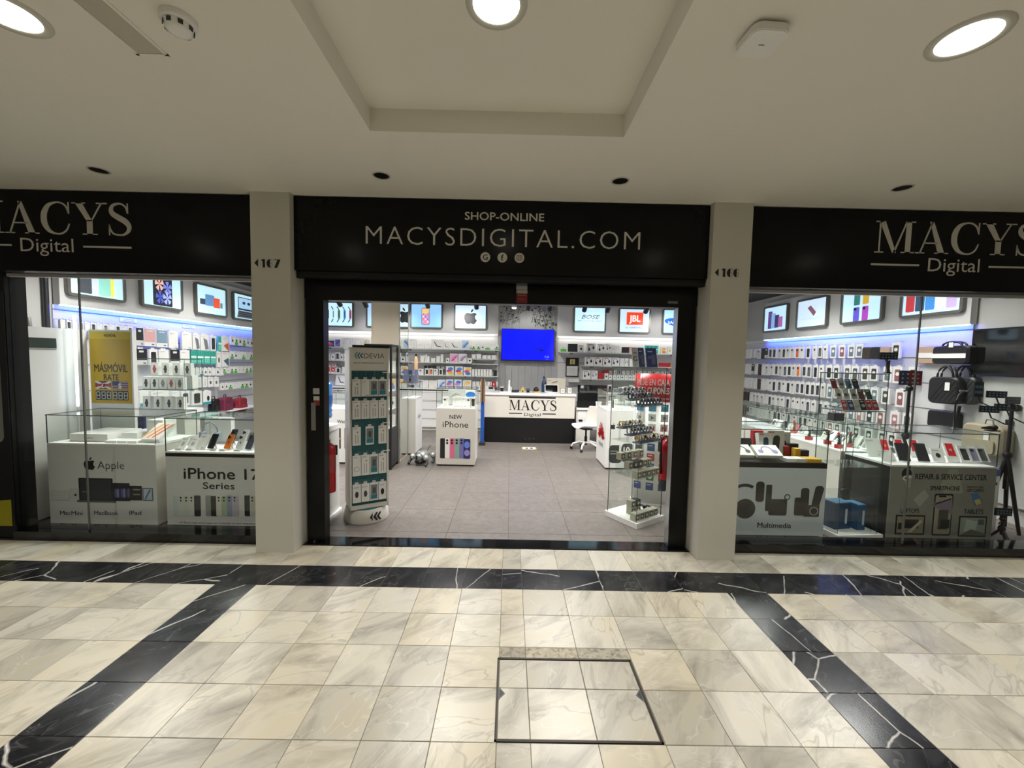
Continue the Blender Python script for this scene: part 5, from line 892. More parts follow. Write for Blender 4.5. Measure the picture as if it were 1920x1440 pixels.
b = MB(); b.add(V, F, 'offwhite', True); o = b.obj('shell', t); md = o.modifiers.new('thick', 'SOLIDIFY'); md.thickness = .012; md = o.modifiers.new('smooth', 'SUBSURF'); md.levels = md.render_levels = 1
MB().path([(0, 0, .10), (0, 0, .26)], .028, 'black', 14).path([(0, 0, .26), (0, 0, .40)], .018, 'black', 12).obj('gas_lift', t); MB().box(-.09, .09, -.09, .09, .395, .415, 'black').obj('seat_plate', t)
for k in range(5):
    a = k*2*math.pi/5+.3; ca, sa = math.cos(a), math.sin(a); q = MB().path([(0, 0, .14), (.12*ca, .12*sa, .15), (.24*ca, .24*sa, .11), (.27*ca, .27*sa, .055)], [.024, .022, .018, .014], 'white_gloss', 10).obj('leg', t); MB().path([(.27*ca-.02*sa, .27*sa+.02*ca, .028), (.27*ca+.02*sa, .27*sa-.02*ca, .028)], .027, 'black', 14).obj('castor', q)
# HUAWEI case
t, f = showcase('white showcase with a red petal emblem and a watch picture on its front', 1.535, 2.25, 6.27, 6.95, .925, 1.225, front='white', body='white'); b = MB()
for i in range(8):
    a = math.radians(12+i*22.3); L_ = .17 if 2 < i < 5 else .15; b.flat([(math.cos(a)*x-math.sin(a)*z, math.sin(a)*x+math.cos(a)*z) for x, z in ((.03, 0), (.07, .022), (L_, .022), (L_+.03, 0), (L_, -.022), (.07, -.022))], 0, 'red')
b.text('HUAWEI', 0, -.10, .05, P('4a4a4a'), 0, 'C', fit=.22); b.obj('emblem', t, loc=(-.3585, .33, .44), rz=-math.pi/2, label='red petal emblem with dark name').scale = (1.35, 1, 1.35)
word(t, f, 'WATCH', 1157, 1194, 804, 9.5, bold=.03); b = MB(); a = f(1149, 805); apple(b, a[0], a[1], .095, 'ink', -.0004); b.obj('emblem', t)
b = MB(); rpx(b, f, 1141, 835, 1167, 868, P('1c1d1f'), -.0006, .06); rpx(b, f, 1165, 832, 1188, 866, P('26272a'), -.0014, .05); rpx(b, f, 1160, 836, 1165, 862, P('d9d9d6'), -.003); a = f(1169, 848); b.text('10', a[0], a[1], .085, P('e6e6e4'), -.004, bold=.04); rpx(b, f, 1144, 845, 1158, 846.5, P('8a8a88'), -.003); rpx(b, f, 1144, 850, 1156, 851.5, P('8a8a88'), -.003); b.obj('picture', t, label='printed pair of dark smart watches')
for i, x in enumerate((1.62, 1.72, 1.80, 1.90, 2.0)): prod('plain', .06, (.13, .16, .12, .15, .13)[i], .04, (x, 6.45, .94), '%s white box from the left inside the petal emblem showcase' % ordw(i), 0, 0, 'phone_box', 'box', 'boxes in the petal emblem showcase')
t = thing('camera_box', 'dark camera box on the petal emblem showcase deck', 'box', (1.70, 6.6, .94)); MB().box(-.05, .05, 0, .05, 0, .2, 'dark_grey').obj('carton', t); MB().box(-.045, .045, -.001, 0, .12, .19, P('8a8a88')).obj('print', t)
# ================= watch tower =================
WR = math.radians(33.4); WC = Vector((1.389, 4.306, 0)); t = thing('watch_tower', 'tall frameless glass tower of wristwatches on a white base inside the entrance', 'showcase', tuple(WC), WR); w = .20
def wloc(x, y, z): v = Matrix.Rotation(WR, 3, 'Z') @ Vector((x, y, 0)); return (WC.x+v.x, WC.y+v.y, z)
MB().box(-w-.02, w+.02, -w-.02, w+.02, 0, .055, 'white').obj('base', t); panes(t, -w, w, -w, w, .055, 1.64)
for z in (.50, .86, 1.24): MB().box(-w+.008, w-.008, -w+.008, w-.008, z-.006, z, 'glass').obj('shelf', t, label='glass shelf')
wm = {}
def watch(x, y, z, band, case, lab, grp):
    if (band, case) not in wm:
        b = MB(); b.path([(0, .026*math.cos(a), .034+.030*math.sin(a)) for a in [2*math.pi*i/14 for i in range(14)]], .008, band, 6, True); B = b.mesh('band')
        c = MB(); c.path([(0, -.026, .046), (0, -.036, .050)], .019, case, 14); c.path([(0, -.0365, .0502), (0, -.0372, .0505)], .015, P('dcdcd6' if case == 'brass' else '1a1c1f', .2), 14); c.box(-.022, .022, -.05, -.046, 0, .016, P('4a5262')); wm[(band, case)] = (B, c.mesh('dial'))
    B, Dm = wm[(band, case)]; o = link('wristwatch', B, None, wloc(x, y, z), WR, lab, 'watch', grp); link('dial', Dm, o)
def tier(z, y, n, kinds, nm, lift=0, skip=()):
    if lift:
        MB().box(-w+.012, w-.012, y-.052, y+.035, z+lift-.012, z+lift-.0003, P('5a6478', .3)).obj('riser', t)
        for q in (-1, 1): MB().box(q*(w-.03)-.006, q*(w-.03)+.006, y-.01, y+.01, z, z+lift-.012, 'clear_plastic').obj('riser_foot', t)
    for i in range(n):
        k = kinds[i % len(kinds)]; watch(-.155+.31*i/(n-1), y, z+lift, k[0], k[1], '%s wristwatch from the left in the %s' % (ordw(i), nm), 'wristwatches in the glass tower')
DK = (('black', 'gunmetal'), (P('2a2c30'), 'silver'), (P('3a3c42'), 'gunmetal'), ('black', 'gunmetal')); GD = (('brass', 'brass'), ('silver', 'brass'), ('silver', 'chrome')); SV = (('silver', 'chrome'), ('gunmetal', 'silver'), (P('2a2c30'), 'silver'))
tier(1.24, -.13, 7, DK, 'front of the top shelf', .02); tier(1.24, -.02, 7, DK, 'middle of the top shelf', .07); tier(1.24, .09, 6, SV, 'rear of the top shelf', .12)
tier(.86, -.13, 8, GD, 'front of the second shelf', .02); tier(.86, -.02, 7, SV, 'middle of the second shelf', .08); tier(.86, .09, 7, GD, 'rear of the second shelf', .14)
bm = {}
def wbox(x, y, z, m, lab, h=.075, grp='boxed watches in the tower'):
    if m not in bm:
        b = MB(); b.box(-.034, .034, -.034, .034, 0, h, P(m)); b.rect(-.026, .026, .012, h-.012, -.0345, P('3a3c3a')); b.flat(ell(0, h*.5, .016, .016, 12), -.0353, P('c9c4b0')); bm[m] = b.mesh('watch_box')
    link('watch_box', bm[m], None, wloc(x, y, z), WR, lab, 'box', grp)
for r, (y, l, n) in enumerate(((-.14, 0, 5), (-.03, .075, 5), (.08, .15, 4))):
    if l: MB().box(-w+.015, w-.015, y-.04, y+.04, .50, .50+l-.001, 'clear_plastic').obj('riser', t)
    for i in range(n): wbox(-.15+.3*i/(n-1), y, .501+l, ('a9a690', '9c9a86', '25262a')[(r == 1 and i in (1, 2)) and 2 or (i+r) % 2], '%s boxed watch from the left in the %s step of the third shelf' % (ordw(i), ('front', 'middle', 'rear')[r]))
for i in range(5): wbox(-.155+.075*i, -.14, .057, 'b3b0a0', '%s grey watch box from the left on the tower floor' % ordw(i))
for i, (x, z) in enumerate(((-.05, .057), (.03, .057), (-.05, .133), (.03, .133))): wbox(x, .0, z, ('9c9a86', '25262a')[i % 2 if z > .1 else 0], '%s box of the small stack on the tower floor' % ordw(i))
for i in range(3): watch(.09+.04*i, .05-.05*i, .057, 'black', 'gunmetal', '%s black wristwatch from the left on the tower floor' % ordw(i), 'wristwatches in the glass tower')
b = 0
for px0, py0, px1, py1, c, lab in ((1183, 660, 1196, 690, 'b3b1aa', 'grey leaflet holder with letter G on the tower top'), (1196, 651, 1210, 690, '27305a', 'dark blue phone brochure box on the tower top'), (1212, 652, 1236, 690, '1f2a5c', 'large dark blue phone leaflet on the tower top')):
    a = at(px0, py1, Y=4.3); c2 = at(px1, py0, Y=4.3); t2 = thing('leaflet_stand', lab, 'leaflet', ((a.x+c2.x)/2, 4.25+b*.03, 1.65), .25); w2 = c2.x-a.x; h2 = .21; MB().box(-w2/2, w2/2, -.006, 0, 0, h2, P(c)).obj('sheet', t2, rx=math.radians(-12)); MB().box(-w2/2, w2/2, -.01, .06, 0, .004, 'clear_plastic').obj('foot', t2); q = MB()
    if c == 'b3b1aa': q.text('G', 0, h2*.3, h2*.25, 'ink', -.0065, 'C', bold=.02); q.rect(-w2*.3, w2*.3, h2*.7, h2*.74, -.0065, 'ink')
    else: q.rect(-w2*.35, w2*.1, h2*.78, h2*.84, -.0065, P('8f9ac0')); q.flat(rrect(w2*.15, h2*.4, w2*.4, h2*.5, .01), -.0065, P('4a4f66')); q.flat(ell(-w2*.2, h2*.5, w2*.14, h2*.1, 14), -.0065, P('3f4f9a'))
    q.obj('print', t2, rx=math.radians(-12)); b += 1
# ================= gift card rack =================
t = thing('gift_card_rack', 'tall white curved rack of gift cards with a red header behind the watch tower', 'rack', (1.78, 4.78, 0), math.radians(-14)); w = .27
V = []; n = 8
for z in (.02, 1.24, 1.57):
    for j in range(n+1): s = -1+2*j/n; V.append((s*w, .09*(s*s-1), z))
b = MB(); b.add(V, [(j, j+1, j+n+2, j+n+1) for j in range(n)], 'white', True); o = b.obj('curved_panel', t); o.modifiers.new('thick', 'SOLIDIFY').thickness = .012
b = MB(); b.add(V, [(j+n+1, j+n+2, j+2*n+3, j+2*n+2) for j in range(n)], 'red', True); o = b.obj('header', t, label='red curved header'); o.modifiers.new('thick', 'SOLIDIFY').thickness = .012
b = MB(); b.text('PIDE EN CAJA', .11, 1.435, .07, 'white', -.095, 'R', bold=.02, fit=.36); b.text('TUS CUPONES', .11, 1.335, .075, 'white', -.095, 'R', bold=.02, fit=.36); b.text('Recarga tu cuenta', .11, 1.27, .025, 'white', -.095, 'R', fit=.2); o = b.obj('lettering', t, label='white words on the red header')
MB().box(-w, w, -.02, .1, 0, .02, 'white').obj('foot', t)
GC = ('gift:4aa0c0', 'giftP', 'giftN', 'gift:c4262e', 'gift:3a4a44', 'gift:b8303a', 'gift:2f5a8c', 'giftX', 'gift:2a3f7a')
for r, s in enumerate(GC):
    for j in range(4):
        u = -.75+.5*j; x, y = u*w, .09*(u*u-1); sl = math.atan2(.18*u, w); Rr = math.radians(-14); v = Matrix.Rotation(Rr, 3, 'Z') @ Vector((x, y-.003, 0)); s2 = s if r not in (4, 6) else s.split(':')[0]+':'+('3a4a44', '2f5a8c', '55606a', '1f3f6c')[j]
        prod(s2, .085, .088, .004, (1.78+v.x, 4.78+v.y, 1.125-r*.118), '%s gift card from the left in row %s of the curved rack' % (ordw(j), ('one', 'two', 'three', 'four', 'five', 'six', 'seven', 'eight', 'nine')[r]), Rr+sl, 0, 'gift_card', 'card', 'gift cards on the curved rack')
# ================= robot dog, floor sticker, drawers =================
t = thing('robot_dog', 'silver and black toy robot dog lying on the shop floor', 'robot', (-1.365, 6.40, 0), math.radians(-20)); t.scale = (.88, .88, .88); MB().ball((0, .02, .17), (.10, .15, .07), P('a3a6a3', .3, metal=.5), 16, 10).obj('body', t); MB().ball((0, -.14, .15), (.075, .07, .075), P('8c8f8c', .3, metal=.6), 14, 10).obj('head', t); MB().box(-.014, .014, -.214, -.19, .12, .19, 'black').obj('visor', t); MB().ball((0, -.08, .07), (.10, .12, .055), 'black', 14, 8).obj('chest', t); MB().path([(.02, .1, .22), (.06, .16, .32)], .006, 'dark_grey', 6).obj('antenna', t)
for sx in (-1, 1):
    for sy in (-1, 1):
        q = MB().ball((sx*.14, sy*.12, .15), (.055, .06, .055), P('b4b6b4', .25, metal=.5), 12, 8).obj('hip', t); MB().path([(sx*.15, sy*.12, .12), (sx*.18, sy*.12-.04, .06), (sx*.17, sy*.12-.08, .028)], [.024, .022, .026], 'dark_grey', 8).obj('lower_leg', q)
p = at(992, 840.5, Z=0); t = thing('floor_sticker', 'white floor sticker with two black footprints and yellow rim', 'sticker', (p.x, p.y, .0005)); MB().box(-.14, .14, -.10, .10, 0, .001, P('c9b84a')).obj('rim', t); MB().box(-.115, .115, -.09, .09, .001, .0016, 'white').obj('sheet', t)
for s in (-1, 1): MB().prismz(ell(s*.045, 0, .028, .05, 14), .0016, .0022, 'ink').obj('footprint', t)
def drawers(x0, x1, y, lab, n=4, top=.965):
    t = thing('drawer_unit', lab, 'drawers', ((x0+x1)/2, y, 0)); w = (x1-x0)/2; MB().box(-w, w, .02, .47, .06, top-.03, 'white').obj('carcass', t); MB().box(-w, w, .05, .45, 0, .06, 'offwhite').obj('plinth', t); hs = (top-.12)/n
    for i in range(n): d_ = MB().box(-w+.012, w-.012, 0, .02, .08+i*hs, .08+(i+1)*hs-.015, 'white').obj('drawer', t); MB().box(-w+.012, w-.012, -.004, 0, .08+(i+1)*hs-.03, .08+(i+1)*hs-.02, P('b9b9b6')).obj('grip', d_)
X = [-5.3+.62*k for k in range(9)]
for i, (a, c) in enumerate(zip(X, X[1:])): drawers(a+.003, c-.003, 9.42, '%s white drawer unit from the left under the back shelves' % ordw(i))
t = thing('worktop', 'white worktop over the back drawers left of the counter', 'worktop', (-2.83, 9.65, 0)); MB().box(-2.49, 2.49, -.25, .225, .966, .996, 'white_gloss').obj('slab', t)
p = at(759, 582, Y=9.6); t = thing('security_camera', 'white security camera on the back wall beside the column', 'camera', (p.x, 9.8, p.z)); MB().box(-.05, .05, -.10, -.02, -.09, .07, 'white').obj('body', t); MB().path([(.02, -.105, .03), (.02, -.10, .03)], .025, 'black_gloss', 12).obj('lens', t); MB().box(-.02, .02, -.02, 0, -.03, .03, 'white').obj('bracket', t)
# ================= shelves on the back wall =================
def zat(px, py, Y=9.55): return at(px, py, Y=Y).z
def shelf(lab, px0, px1, z, d=.30):
    x0, x1 = at(px0, 690, Y=9.6).x, at(px1, 690, Y=9.6).x; t = thing('glass_shelf', lab, 'shelf', ((x0+x1)/2, 9.875, z)); w = (x1-x0)/2
    MB().box(-w, w, -d, 0, -.018, 0, 'white').obj('board', t); MB().box(-w, w, -d-.004, -d, -.02, .002, P('c9d2ce', .2)).obj('front_edge', t)
    for s in (-1, 1): MB().box(s*w*.8-.02, s*w*.8+.02, -d*.8, 0, -.045, -.018, P('77777a')).obj('bracket', t)
G = 'boxes on the back shelves'
zs = [zat(850, y) for y in (654.5, 680, 704, 722)]
for i, z in enumerate(zs): shelf('%s shelf from the top left of the television' % ordw(i), 752, 884, z); shelf('%s short shelf from the top beside the television' % ordw(i), 885, 934, z-.012*(i % 2))
W_ = 'white'
def R(items, z, where, Yf=9.60, d=.05, noun='box'): rowpx(items, Yf, z+.001, d, where, G, noun=noun)
R([(753, 762, .13, 'plain', W_), (767, 780, .22, 'plain', 'tall white'), (781, 795, .09, 'plain', 'low white'), (796, 808, .11, 'plain', 'white'), (809, 830, .215, 'scroll', 'white laptop-picture'), (831, 841, .18, 'scroll', 'narrow laptop-picture'), (842, 862, .18, 'scroll', 'long laptop-picture'), (864, 879, .22, 'swirl:b9d0e4,4a6f9c,8fb0d0', 'blue swirl tablet')], zs[0], 'on the top back shelf')
R([(884, 891, .11, 'green', W_), (893, 900, .11, 'green:2a2c2c', W_), (901, 908, .12, 'gadget', W_), (909, 918, .12, 'green:c9d8c9', W_), (919, 926, .11, 'plain', W_), (927, 934, .12, 'green', W_)], zs[0]-.0, 'on the short top shelf', noun='accessory box')
R([(753, 759, .12, 'plain', W_), (760, 766, .13, 'gadget', W_), (788, 796, .15, 'plain', W_), (797, 800, .18, 'plain', 'slim white'), (800, 805, .14, 'plain', 'slim white'), (808, 816, .10, 'plain', W_), (818, 825, .15, 'plain', W_), (826, 831, .19, 'plain', 'slim white'), (836, 842, .11, 'gadget', W_), (843, 858, .215, 'swirl:eab0d0,c04f8c,d890c0', 'pink swirl tablet'), (859, 875, .215, 'swirl:e4dce4,8f7f98,b0a0b8', 'grey swirl tablet'), (876, 885, .12, 'gadget', 'small white')], zs[1], 'on the second back shelf')
R([(884, 892, .11, 'plain', W_), (893, 902, .12, 'plain', W_), (904, 912, .09, 'plain', W_), (913, 920, .09, 'plain', W_), (921, 929, .09, 'plain', W_)], zs[1]+.10, 'above the second short shelf'); shelf('extra narrow shelf under small white boxes beside the television', 885, 931, zs[1]+.10, .26)
R([(784, 794, .14, 'phone:d9d9d6', W_), (797, 804, .15, 'case:2f3338', W_), (805, 812, .155, 'phone:e0682c', 'orange phone'), (813, 821, .14, 'phone:d6d6d4', W_), (823, 830, .15, 'case:33373c', W_), (836, 851, .215, 'waves:3f8fd8,d8407a,f2c43c', 'blue balloon tablet'), (853, 868, .215, 'waves:4a9ae0,c83a8a,f4b83c', 'blue and pink tablet'), (869, 884, .20, 'waves:f2c43c,e0507a,4a80c8', 'yellow balloon tablet')], zs[2], 'on the third back shelf')
R([(795, 800, .06, 'darkbox', 'small dark'), (803, 808, .06, 'darkbox', 'small dark'), (811, 816, .06, 'darkbox', 'small dark'), (819, 825, .06, 'phone:c9c9c6', 'small white'), (827, 833, .06, 'phone:c9c9c6', 'small white')], zs[2]+.155, 'in the upper row of the third shelf', 9.72); shelf('narrow upper shelf with small phone boxes left of the television', 793, 835, zs[2]+.155, .16)
R([(753, 762, .18, 'waves:f2b83c,d8407a,4a9ad8', 'colourful tablet')], zs[2], 'on the third shelf next to the mirror')
R([(885+i*5.4, 889.6+i*5.4, .16, 'plain', 'slim white') for i in range(7)]+[(925, 932, .14, 'darkbox', 'dark blue')], zs[2], 'on the third short shelf')
R([(886+i*7, 892+i*7, .09, 'plain', 'small white') for i in range(7)], zs[3], 'on the fourth short shelf'); R([(788+i*9, 795+i*9, .10, 'gadget:8a8c8c', 'clear') for i in range(5)], zs[3], 'on the fourth back shelf')
zw = .9965
R([(753, 764, .20, 'waves:f2b83c,d8407a,4a9ad8', 'colourful tablet'), (777, 786, .20, 'waves:f0c050,e0a0b0,c0d0e0', 'pale colourful tablet'), (788, 803, .17, 'plain', W_), (804, 820, .17, 'plain', W_), (821, 835, .20, 'swirl:dfe6f2,3f74d0,a8c0ea', 'blue tablet'), (836, 850, .21, 'waves:5a8ae0,d06aa8,e8d0dc', 'pink and blue tablet'), (852, 866, .21, 'waves:4a78d8,c88ad0,d8d8ea', 'violet tablet'), (868, 884, .20, 'waves:f2c060,f0d8a0,e8e4da', 'pale yellow tablet')], zw, 'on the back worktop', 9.43)
R([(886+i*8, 893+i*8, .09, 'plain', 'small white') for i in range(4)], zw, 'on the worktop beside the television', 9.43)
p0, p1 = at(922, 725, Y=9.5), at(930, 716, Y=9.5); t = thing('exit_plate', 'small red and white safety plate beside the television', 'sign', ((p0.x+p1.x)/2, 9.52, p0.z)); MB().box(-.05, .05, -.004, 0, 0, .115, 'red').obj('plate', t); MB().box(-.01, .01, 0, .006, zw-p0.z, .06, 'white').obj('post', t); MB().flat(rrect(0, .055, .025, .06, .01), -.0045, 'white').obj('symbol', t)
# far left part of the back wall
zf = [zat(650, y) for y in (650.5, 675.5, 700)]
for i, z in enumerate(zf): shelf('%s shelf from the top seen left of the column' % ordw(i), 600, 704, z)
R([(600, 611, .15, 'grad', 'colourful'), (612, 627, .145, 'grad', 'purple gradient'), (628, 639, .18, 'swirl:5a7fd8,e0602c,3f3f9a', 'two-tone tablet'), (641, 661, .22, 'hpo', 'white headphone'), (662, 681, .22, 'hpo', 'white headphone')], zf[0], 'on the top shelf left of the column')
t = thing('smart_speaker', 'cream rounded speaker on the top shelf left of the column', 'speaker', (at(688, 640, Y=9.65).x, 9.66, zf[0]+.001)); MB().lathe([(.05, 0), (.058, .02), (.058, .13), (.05, .17), (.03, .19), (.001, .195)], 'beige', 20).obj('body', t); MB().lathe([(.06, 0), (.06, .012)], 'offwhite', 20).obj('base', t)
R([(612, 619, .15, 'gadget:7f8fa8', W_), (620, 628, .15, 'gadget:6f8fb0', W_), (629, 637, .185, 'case:3a3e44', 'tall white phone'), (638, 643, .15, 'gadget:17181a', W_), (644, 650, .15, 'gadget:17181a', W_), (651, 657, .15, 'gadget:17181a', W_), (660, 668, .15, 'plain', W_), (670, 678, .15, 'plain', W_), (680, 690, .16, 'plain', W_)], zf[1], 'on the second shelf left of the column')
R([(612, 619, .14, 'red', 'white and red'), (620, 629, .125, 'red', 'red'), (630, 638, .13, 'case:2a2c30', W_), (641, 649, .15, 'plain', W_), (650, 655, .15, 'case:33363a', W_), (660, 670, .15, 'plain', W_), (675, 690, .15, 'plain', W_)], zf[2], 'on the third shelf left of the column')
R([(613, 620, .07, 'red', 'small red'), (622, 629, .07, 'red', 'small red')], zf[2]+.158, 'in the upper row left of the column', 9.7); shelf('narrow upper shelf with small red boxes left of the column', 611, 631, zf[2]+.158, .18)
for i, (px0, px1) in enumerate(((626, 646), (648, 668), (672, 690))):
    a, c = at(px0, 700, Y=9.5).x, at(px1, 700, Y=9.5).x; prod('scroll', c-a, .27, .05, ((a+c)/2, 9.62, zw+.001), '%s large white tablet box from the left on the worktop left of the column' % ordw(i), 0, math.radians(-12), group=G)
# back right shelves
zr = [zat(1130, y) for y in (661, 686, 711)]
for i, z in enumerate(zr): shelf('%s shelf from the top right of the television' % ordw(i), (1048, 1092, 1090)[i], 1290, z)
H = 'on the top shelf right of the television'
R([(1050, 1061, .19, 'green:c9d8c9', W_), (1064, 1082, .19, 'darkbox', 'black'), (1084, 1093, .17, 'gadget', W_), (1099, 1116, .21, 'hp:26305c', 'blue headphone'), (1119, 1134, .20, 'hp:17181a', 'black headphone'), (1135, 1145, .21, 'hp:1c1c1e', 'narrow headphone'), (1146, 1151, .17, 'hp:2a2b2e', 'narrow headphone'), (1152, 1161, .17, 'hpo', 'white headphone'), (1165, 1178, .14, 'darkbox', 'dark'), (1178.5, 1182, .15, 'pinkbox', 'pink'), (1183, 1189, .15, 'case:17181a', W_), (1192, 1206, .15, 'plain', W_), (1208, 1233, .19, 'teal', 'teal'), (1237, 1248, .16, 'waves:e8a83c,f0c870,d88a2c', 'yellow'), (1250, 1259, .17, 'gadget:d8c84a', W_), (1262, 1271, .16, 'gadget:5a5f8a', W_)], zr[0], H)
R([(1096, 1112.5, .20, 'hp:17181a', 'headphone'), (1113, 1129, .20, 'hp:17181a', 'headphone'), (1130, 1146, .20, 'hp:1a1b1e', 'headphone'), (1147, 1161, .20, 'hp:22305c', 'blue headphone'), (1162, 1170, .19, 'hpo', W_), (1170.5, 1178, .19, 'hp:2a2b2e', W_), (1180, 1200, .18, 'plain', W_), (1236, 1256, .10, 'redbox', 'low red'), (1257, 1270, .11, 'yellowbox', 'low yellow')], zr[1], 'on the second shelf right of the television')
R([(1093, 1108, .20, 'hp:3a3c4a', 'headphone'), (1109, 1121, .20, 'hp:8a80b8', 'lilac headphone'), (1122, 1132, .15, 'redbox', 'red'), (1134, 1141, .14, 'gadget', W_)]+[(1142+i*7.4, 1148.6+i*7.4, .10, ('gadget:2f4a44', 'gadget:8fae9c', 'gadget:5a5f6a', 'gadget:17181a', 'gadget:d8b0a8')[i % 5], 'small white') for i in range(15)], zr[2], 'on the third shelf right of the television')
R([(1131, 1140, .09, 'redbox', 'small red'), (1142, 1150, .10, 'pinkbox', 'pink')]+[(1151+i*8, 1157+i*8, .10, ('gadget:7a6a98', 'case:55606a', 'gadget:a8a0b8', 'gadget:b08088')[i % 4], 'small white') for i in range(14)], zr[2]+.115, 'in the raised row right of the television', 9.75); shelf('narrow raised shelf right of the television', 1130, 1268, zr[2]+.115, .13)
zd = .95; t = thing('low_shelf', 'white low display ledge right of the side desk', 'shelf', (3.3, 9.875, zd)); MB().box(-1.15, 2.1, -.35, 0, -.02, 0, 'white').obj('board', t); MB().box(-1.15, 2.1, -.34, -.32, -.5, -.02, 'offwhite').obj('apron', t)
R([(1131+i*10, 1139+i*10, (.17, .2, .12, .15)[i % 4], ('case:b89aa0', 'case:2a2c30', 'gadget:4a4c50', 'case:8a6a70', 'plain')[i % 5], W_) for i in range(14)], zd, 'on the low ledge right of the desk', 9.6)
a = at(1061, 706, Y=9.8); c = at(1086, 671, Y=9.8); t = thing('framed_certificate', 'black framed certificate with a yellow warning sign above it', 'frame', ((a.x+c.x)/2, 9.86, a.z)); w = (c.x-a.x)/2; h = c.z-a.z; MB().box(-w, w, -.02, .0, 0, h, 'black').obj('frame', t); MB().rect(-w+.02, w-.02, .02, h*.56, -.0205, P('d2d2ce')).obj('paper', t); b = MB()
for i in range(4): b.rect(-w*.5, w*.5, h*(.14+.09*i), h*(.15+.09*i), -.0215, P('8a8a88'))
b.obj('print', t); b = MB(); b.rect(-.06, .06, h*.66, h*.92, -.0205, P('d8cf9a')); b.flat([(-.045, h*.68), (.045, h*.68), (0, h*.90)], -.0215, 'yellow'); b.flat([(-.01, h*.71), (.012, h*.78), (0, h*.78), (.008, h*.86), (-.012, h*.79), (0, h*.79)], -.0225, 'ink'); b.obj('warning_sign', t, label='yellow electrical warning triangle')
for i in range(3): prod('plain', .25, .025, .15, (at(1076, 712, Y=9.7).x, 9.85, 1.19+.026*i), '%s white paper pack of the stack under the certificate' % ordw(i), name='paper_pack', cat='papers', group='paper packs')
# ================= goods on the side walls =================
PW = {-1: bpy.data.objects['peg_wall'], 1: bpy.data.objects['peg_wall.001']}; HK = {}
def hook(sg, x, y, z):
    L = round(5.58-abs(x)+.02, 3)
    if L not in HK: HK[L] = MB().path([(0, -.018, 0), (0, -.02-L+.02, -.003), (0, -.02-L, .008)], .0035, 'silver', 5).mesh('hook')
    p = PW[sg]; link('hook', HK[L], p, ((y-p.location.y)*(1 if sg < 0 else -1), 0, z))
def side(sg, px0, px1, py0, py1, s, label, d=.03, group=None, name='product_box', cat='box'):
    X = sg*5.47; pm = (py0+py1)/2; a = at(px0, pm, X=X); c = at(px1, pm, X=X); m = at((px0+px1)/2, py1, X=X); top = at((px0+px1)/2, py0, X=X)
    prod(s, abs(c.y-a.y)-.006, top.z-m.z, d, (sg*(5.47+d), (a.y+c.y)/2, m.z), label, -sg*math.pi/2, 0, name, cat, group, True); hook(sg, 5.47+d*.5, (a.y+c.y)/2, top.z+.012)
GLW = 'packs hanging on the left wall'
L1 = ((255, 269, 'dark:222326', 'black tablet cover'), (270, 292, 'cover:d9a8a8', 'pink tablet cover'), (293, 314, 'cover:7f99ac', 'blue-grey tablet cover'), (316, 334, 'plain', 'white tablet cover box'), (341, 360, 'plain', 'white folder box'), (361, 375, 'pad:6f7176', 'tablet picture box'), (376, 392, 'pad:77797e', 'tablet picture box'), (395, 405, 'case:2f3338', 'phone pouch pack'), (409, 415, 'teal', 'teal pack'), (416, 430, 'tri:c85a3a', 'screen protector with orange corner'))
for i, (a, c, s, n) in enumerate(L1): y = 615+(a-255)*.1; side(-1, a, c, y, y+33-(a-255)*.025, s, '%s, %s from the left, left wall top row' % (n, ordw(i)), group=GLW)
for i in range(12): a = 113+i*11.5; side(-1, a, a+10, 600+i*1.1, 616+i*1.1, ('plain', 'case:44464a', 'plain', 'case:8a8c8c')[i % 4], '%s narrow white box of the row beside the poster board on the left wall' % ordw(i), group=GLW)
for i in range(6): a = 433+i*7.2; side(-1, a, a+6.4, 630+i*1., 646+i*.9, ('gadget', 'green', 'gadget:5a2f2a', 'green:3a3c3c', 'gadget:4a78c0', 'gadget')[i], '%s small accessory pack from the left at the pillar end, top row' % ordw(i), group=GLW)
L2 = ((254, 276, 'dark:1c1d20', 'black case box'), (280, 296, 'case:26272a', 'white box with dark label'), (298, 317, 'plain', 'white printed box'), (319, 337, 'dark:1f2023', 'black case box'), (338, 356, 'plain', 'tall white box'), (358, 369, 'teal', 'teal pack'), (370, 382, 'teal', 'teal pack'), (383, 394, 'teal', 'teal pack'), (395, 405, 'teal', 'teal pack'), (407, 414, 'gadget', 'small pack'), (416, 430, 'tri:4a5f74', 'screen protector with dark corner'))
for i, (a, c, s, n) in enumerate(L2): y = 654+(a-254)*.03; side(-1, a, c, y, y+(25 if s == 'teal' else 30), s, '%s, %s from the left, left wall second row' % (n, ordw(i)), group=GLW)
for i in range(6): a = 432+i*7.2; side(-1, a, a+6.4, 659+i*.3, 673+i*.3, ('green', 'gadget', 'plain', 'green:8a8c8a', 'gadget:c9d8c9', 'green')[i], '%s small accessory pack from the left at the pillar end, second row' % ordw(i), group=GLW)
for i in range(9): a = 352+i*7.6; side(-1, a, a+6.8, 690, 704+(i == 0)*9, ('plain', 'gadget:c9c9c6', 'cable', 'tealfoot', 'gadget', 'gadget:5a5c40', 'plain', 'gadget', 'plain')[i], '%s small white pack from the left in the third row of the left wall' % ordw(i), group=GLW)
for i in range(8): a = 418+i*7; side(-1, a, a+6, 688-i*.2, 700-i*.2, ('green', 'gadget:d8b0b0', 'green:17181a', 'green', 'gadget:c9c9c6', 'gadget:d8a8a8', 'green', 'green')[i], '%s green and white pack from the left in the third row by the pillar' % ordw(i), group=GLW)
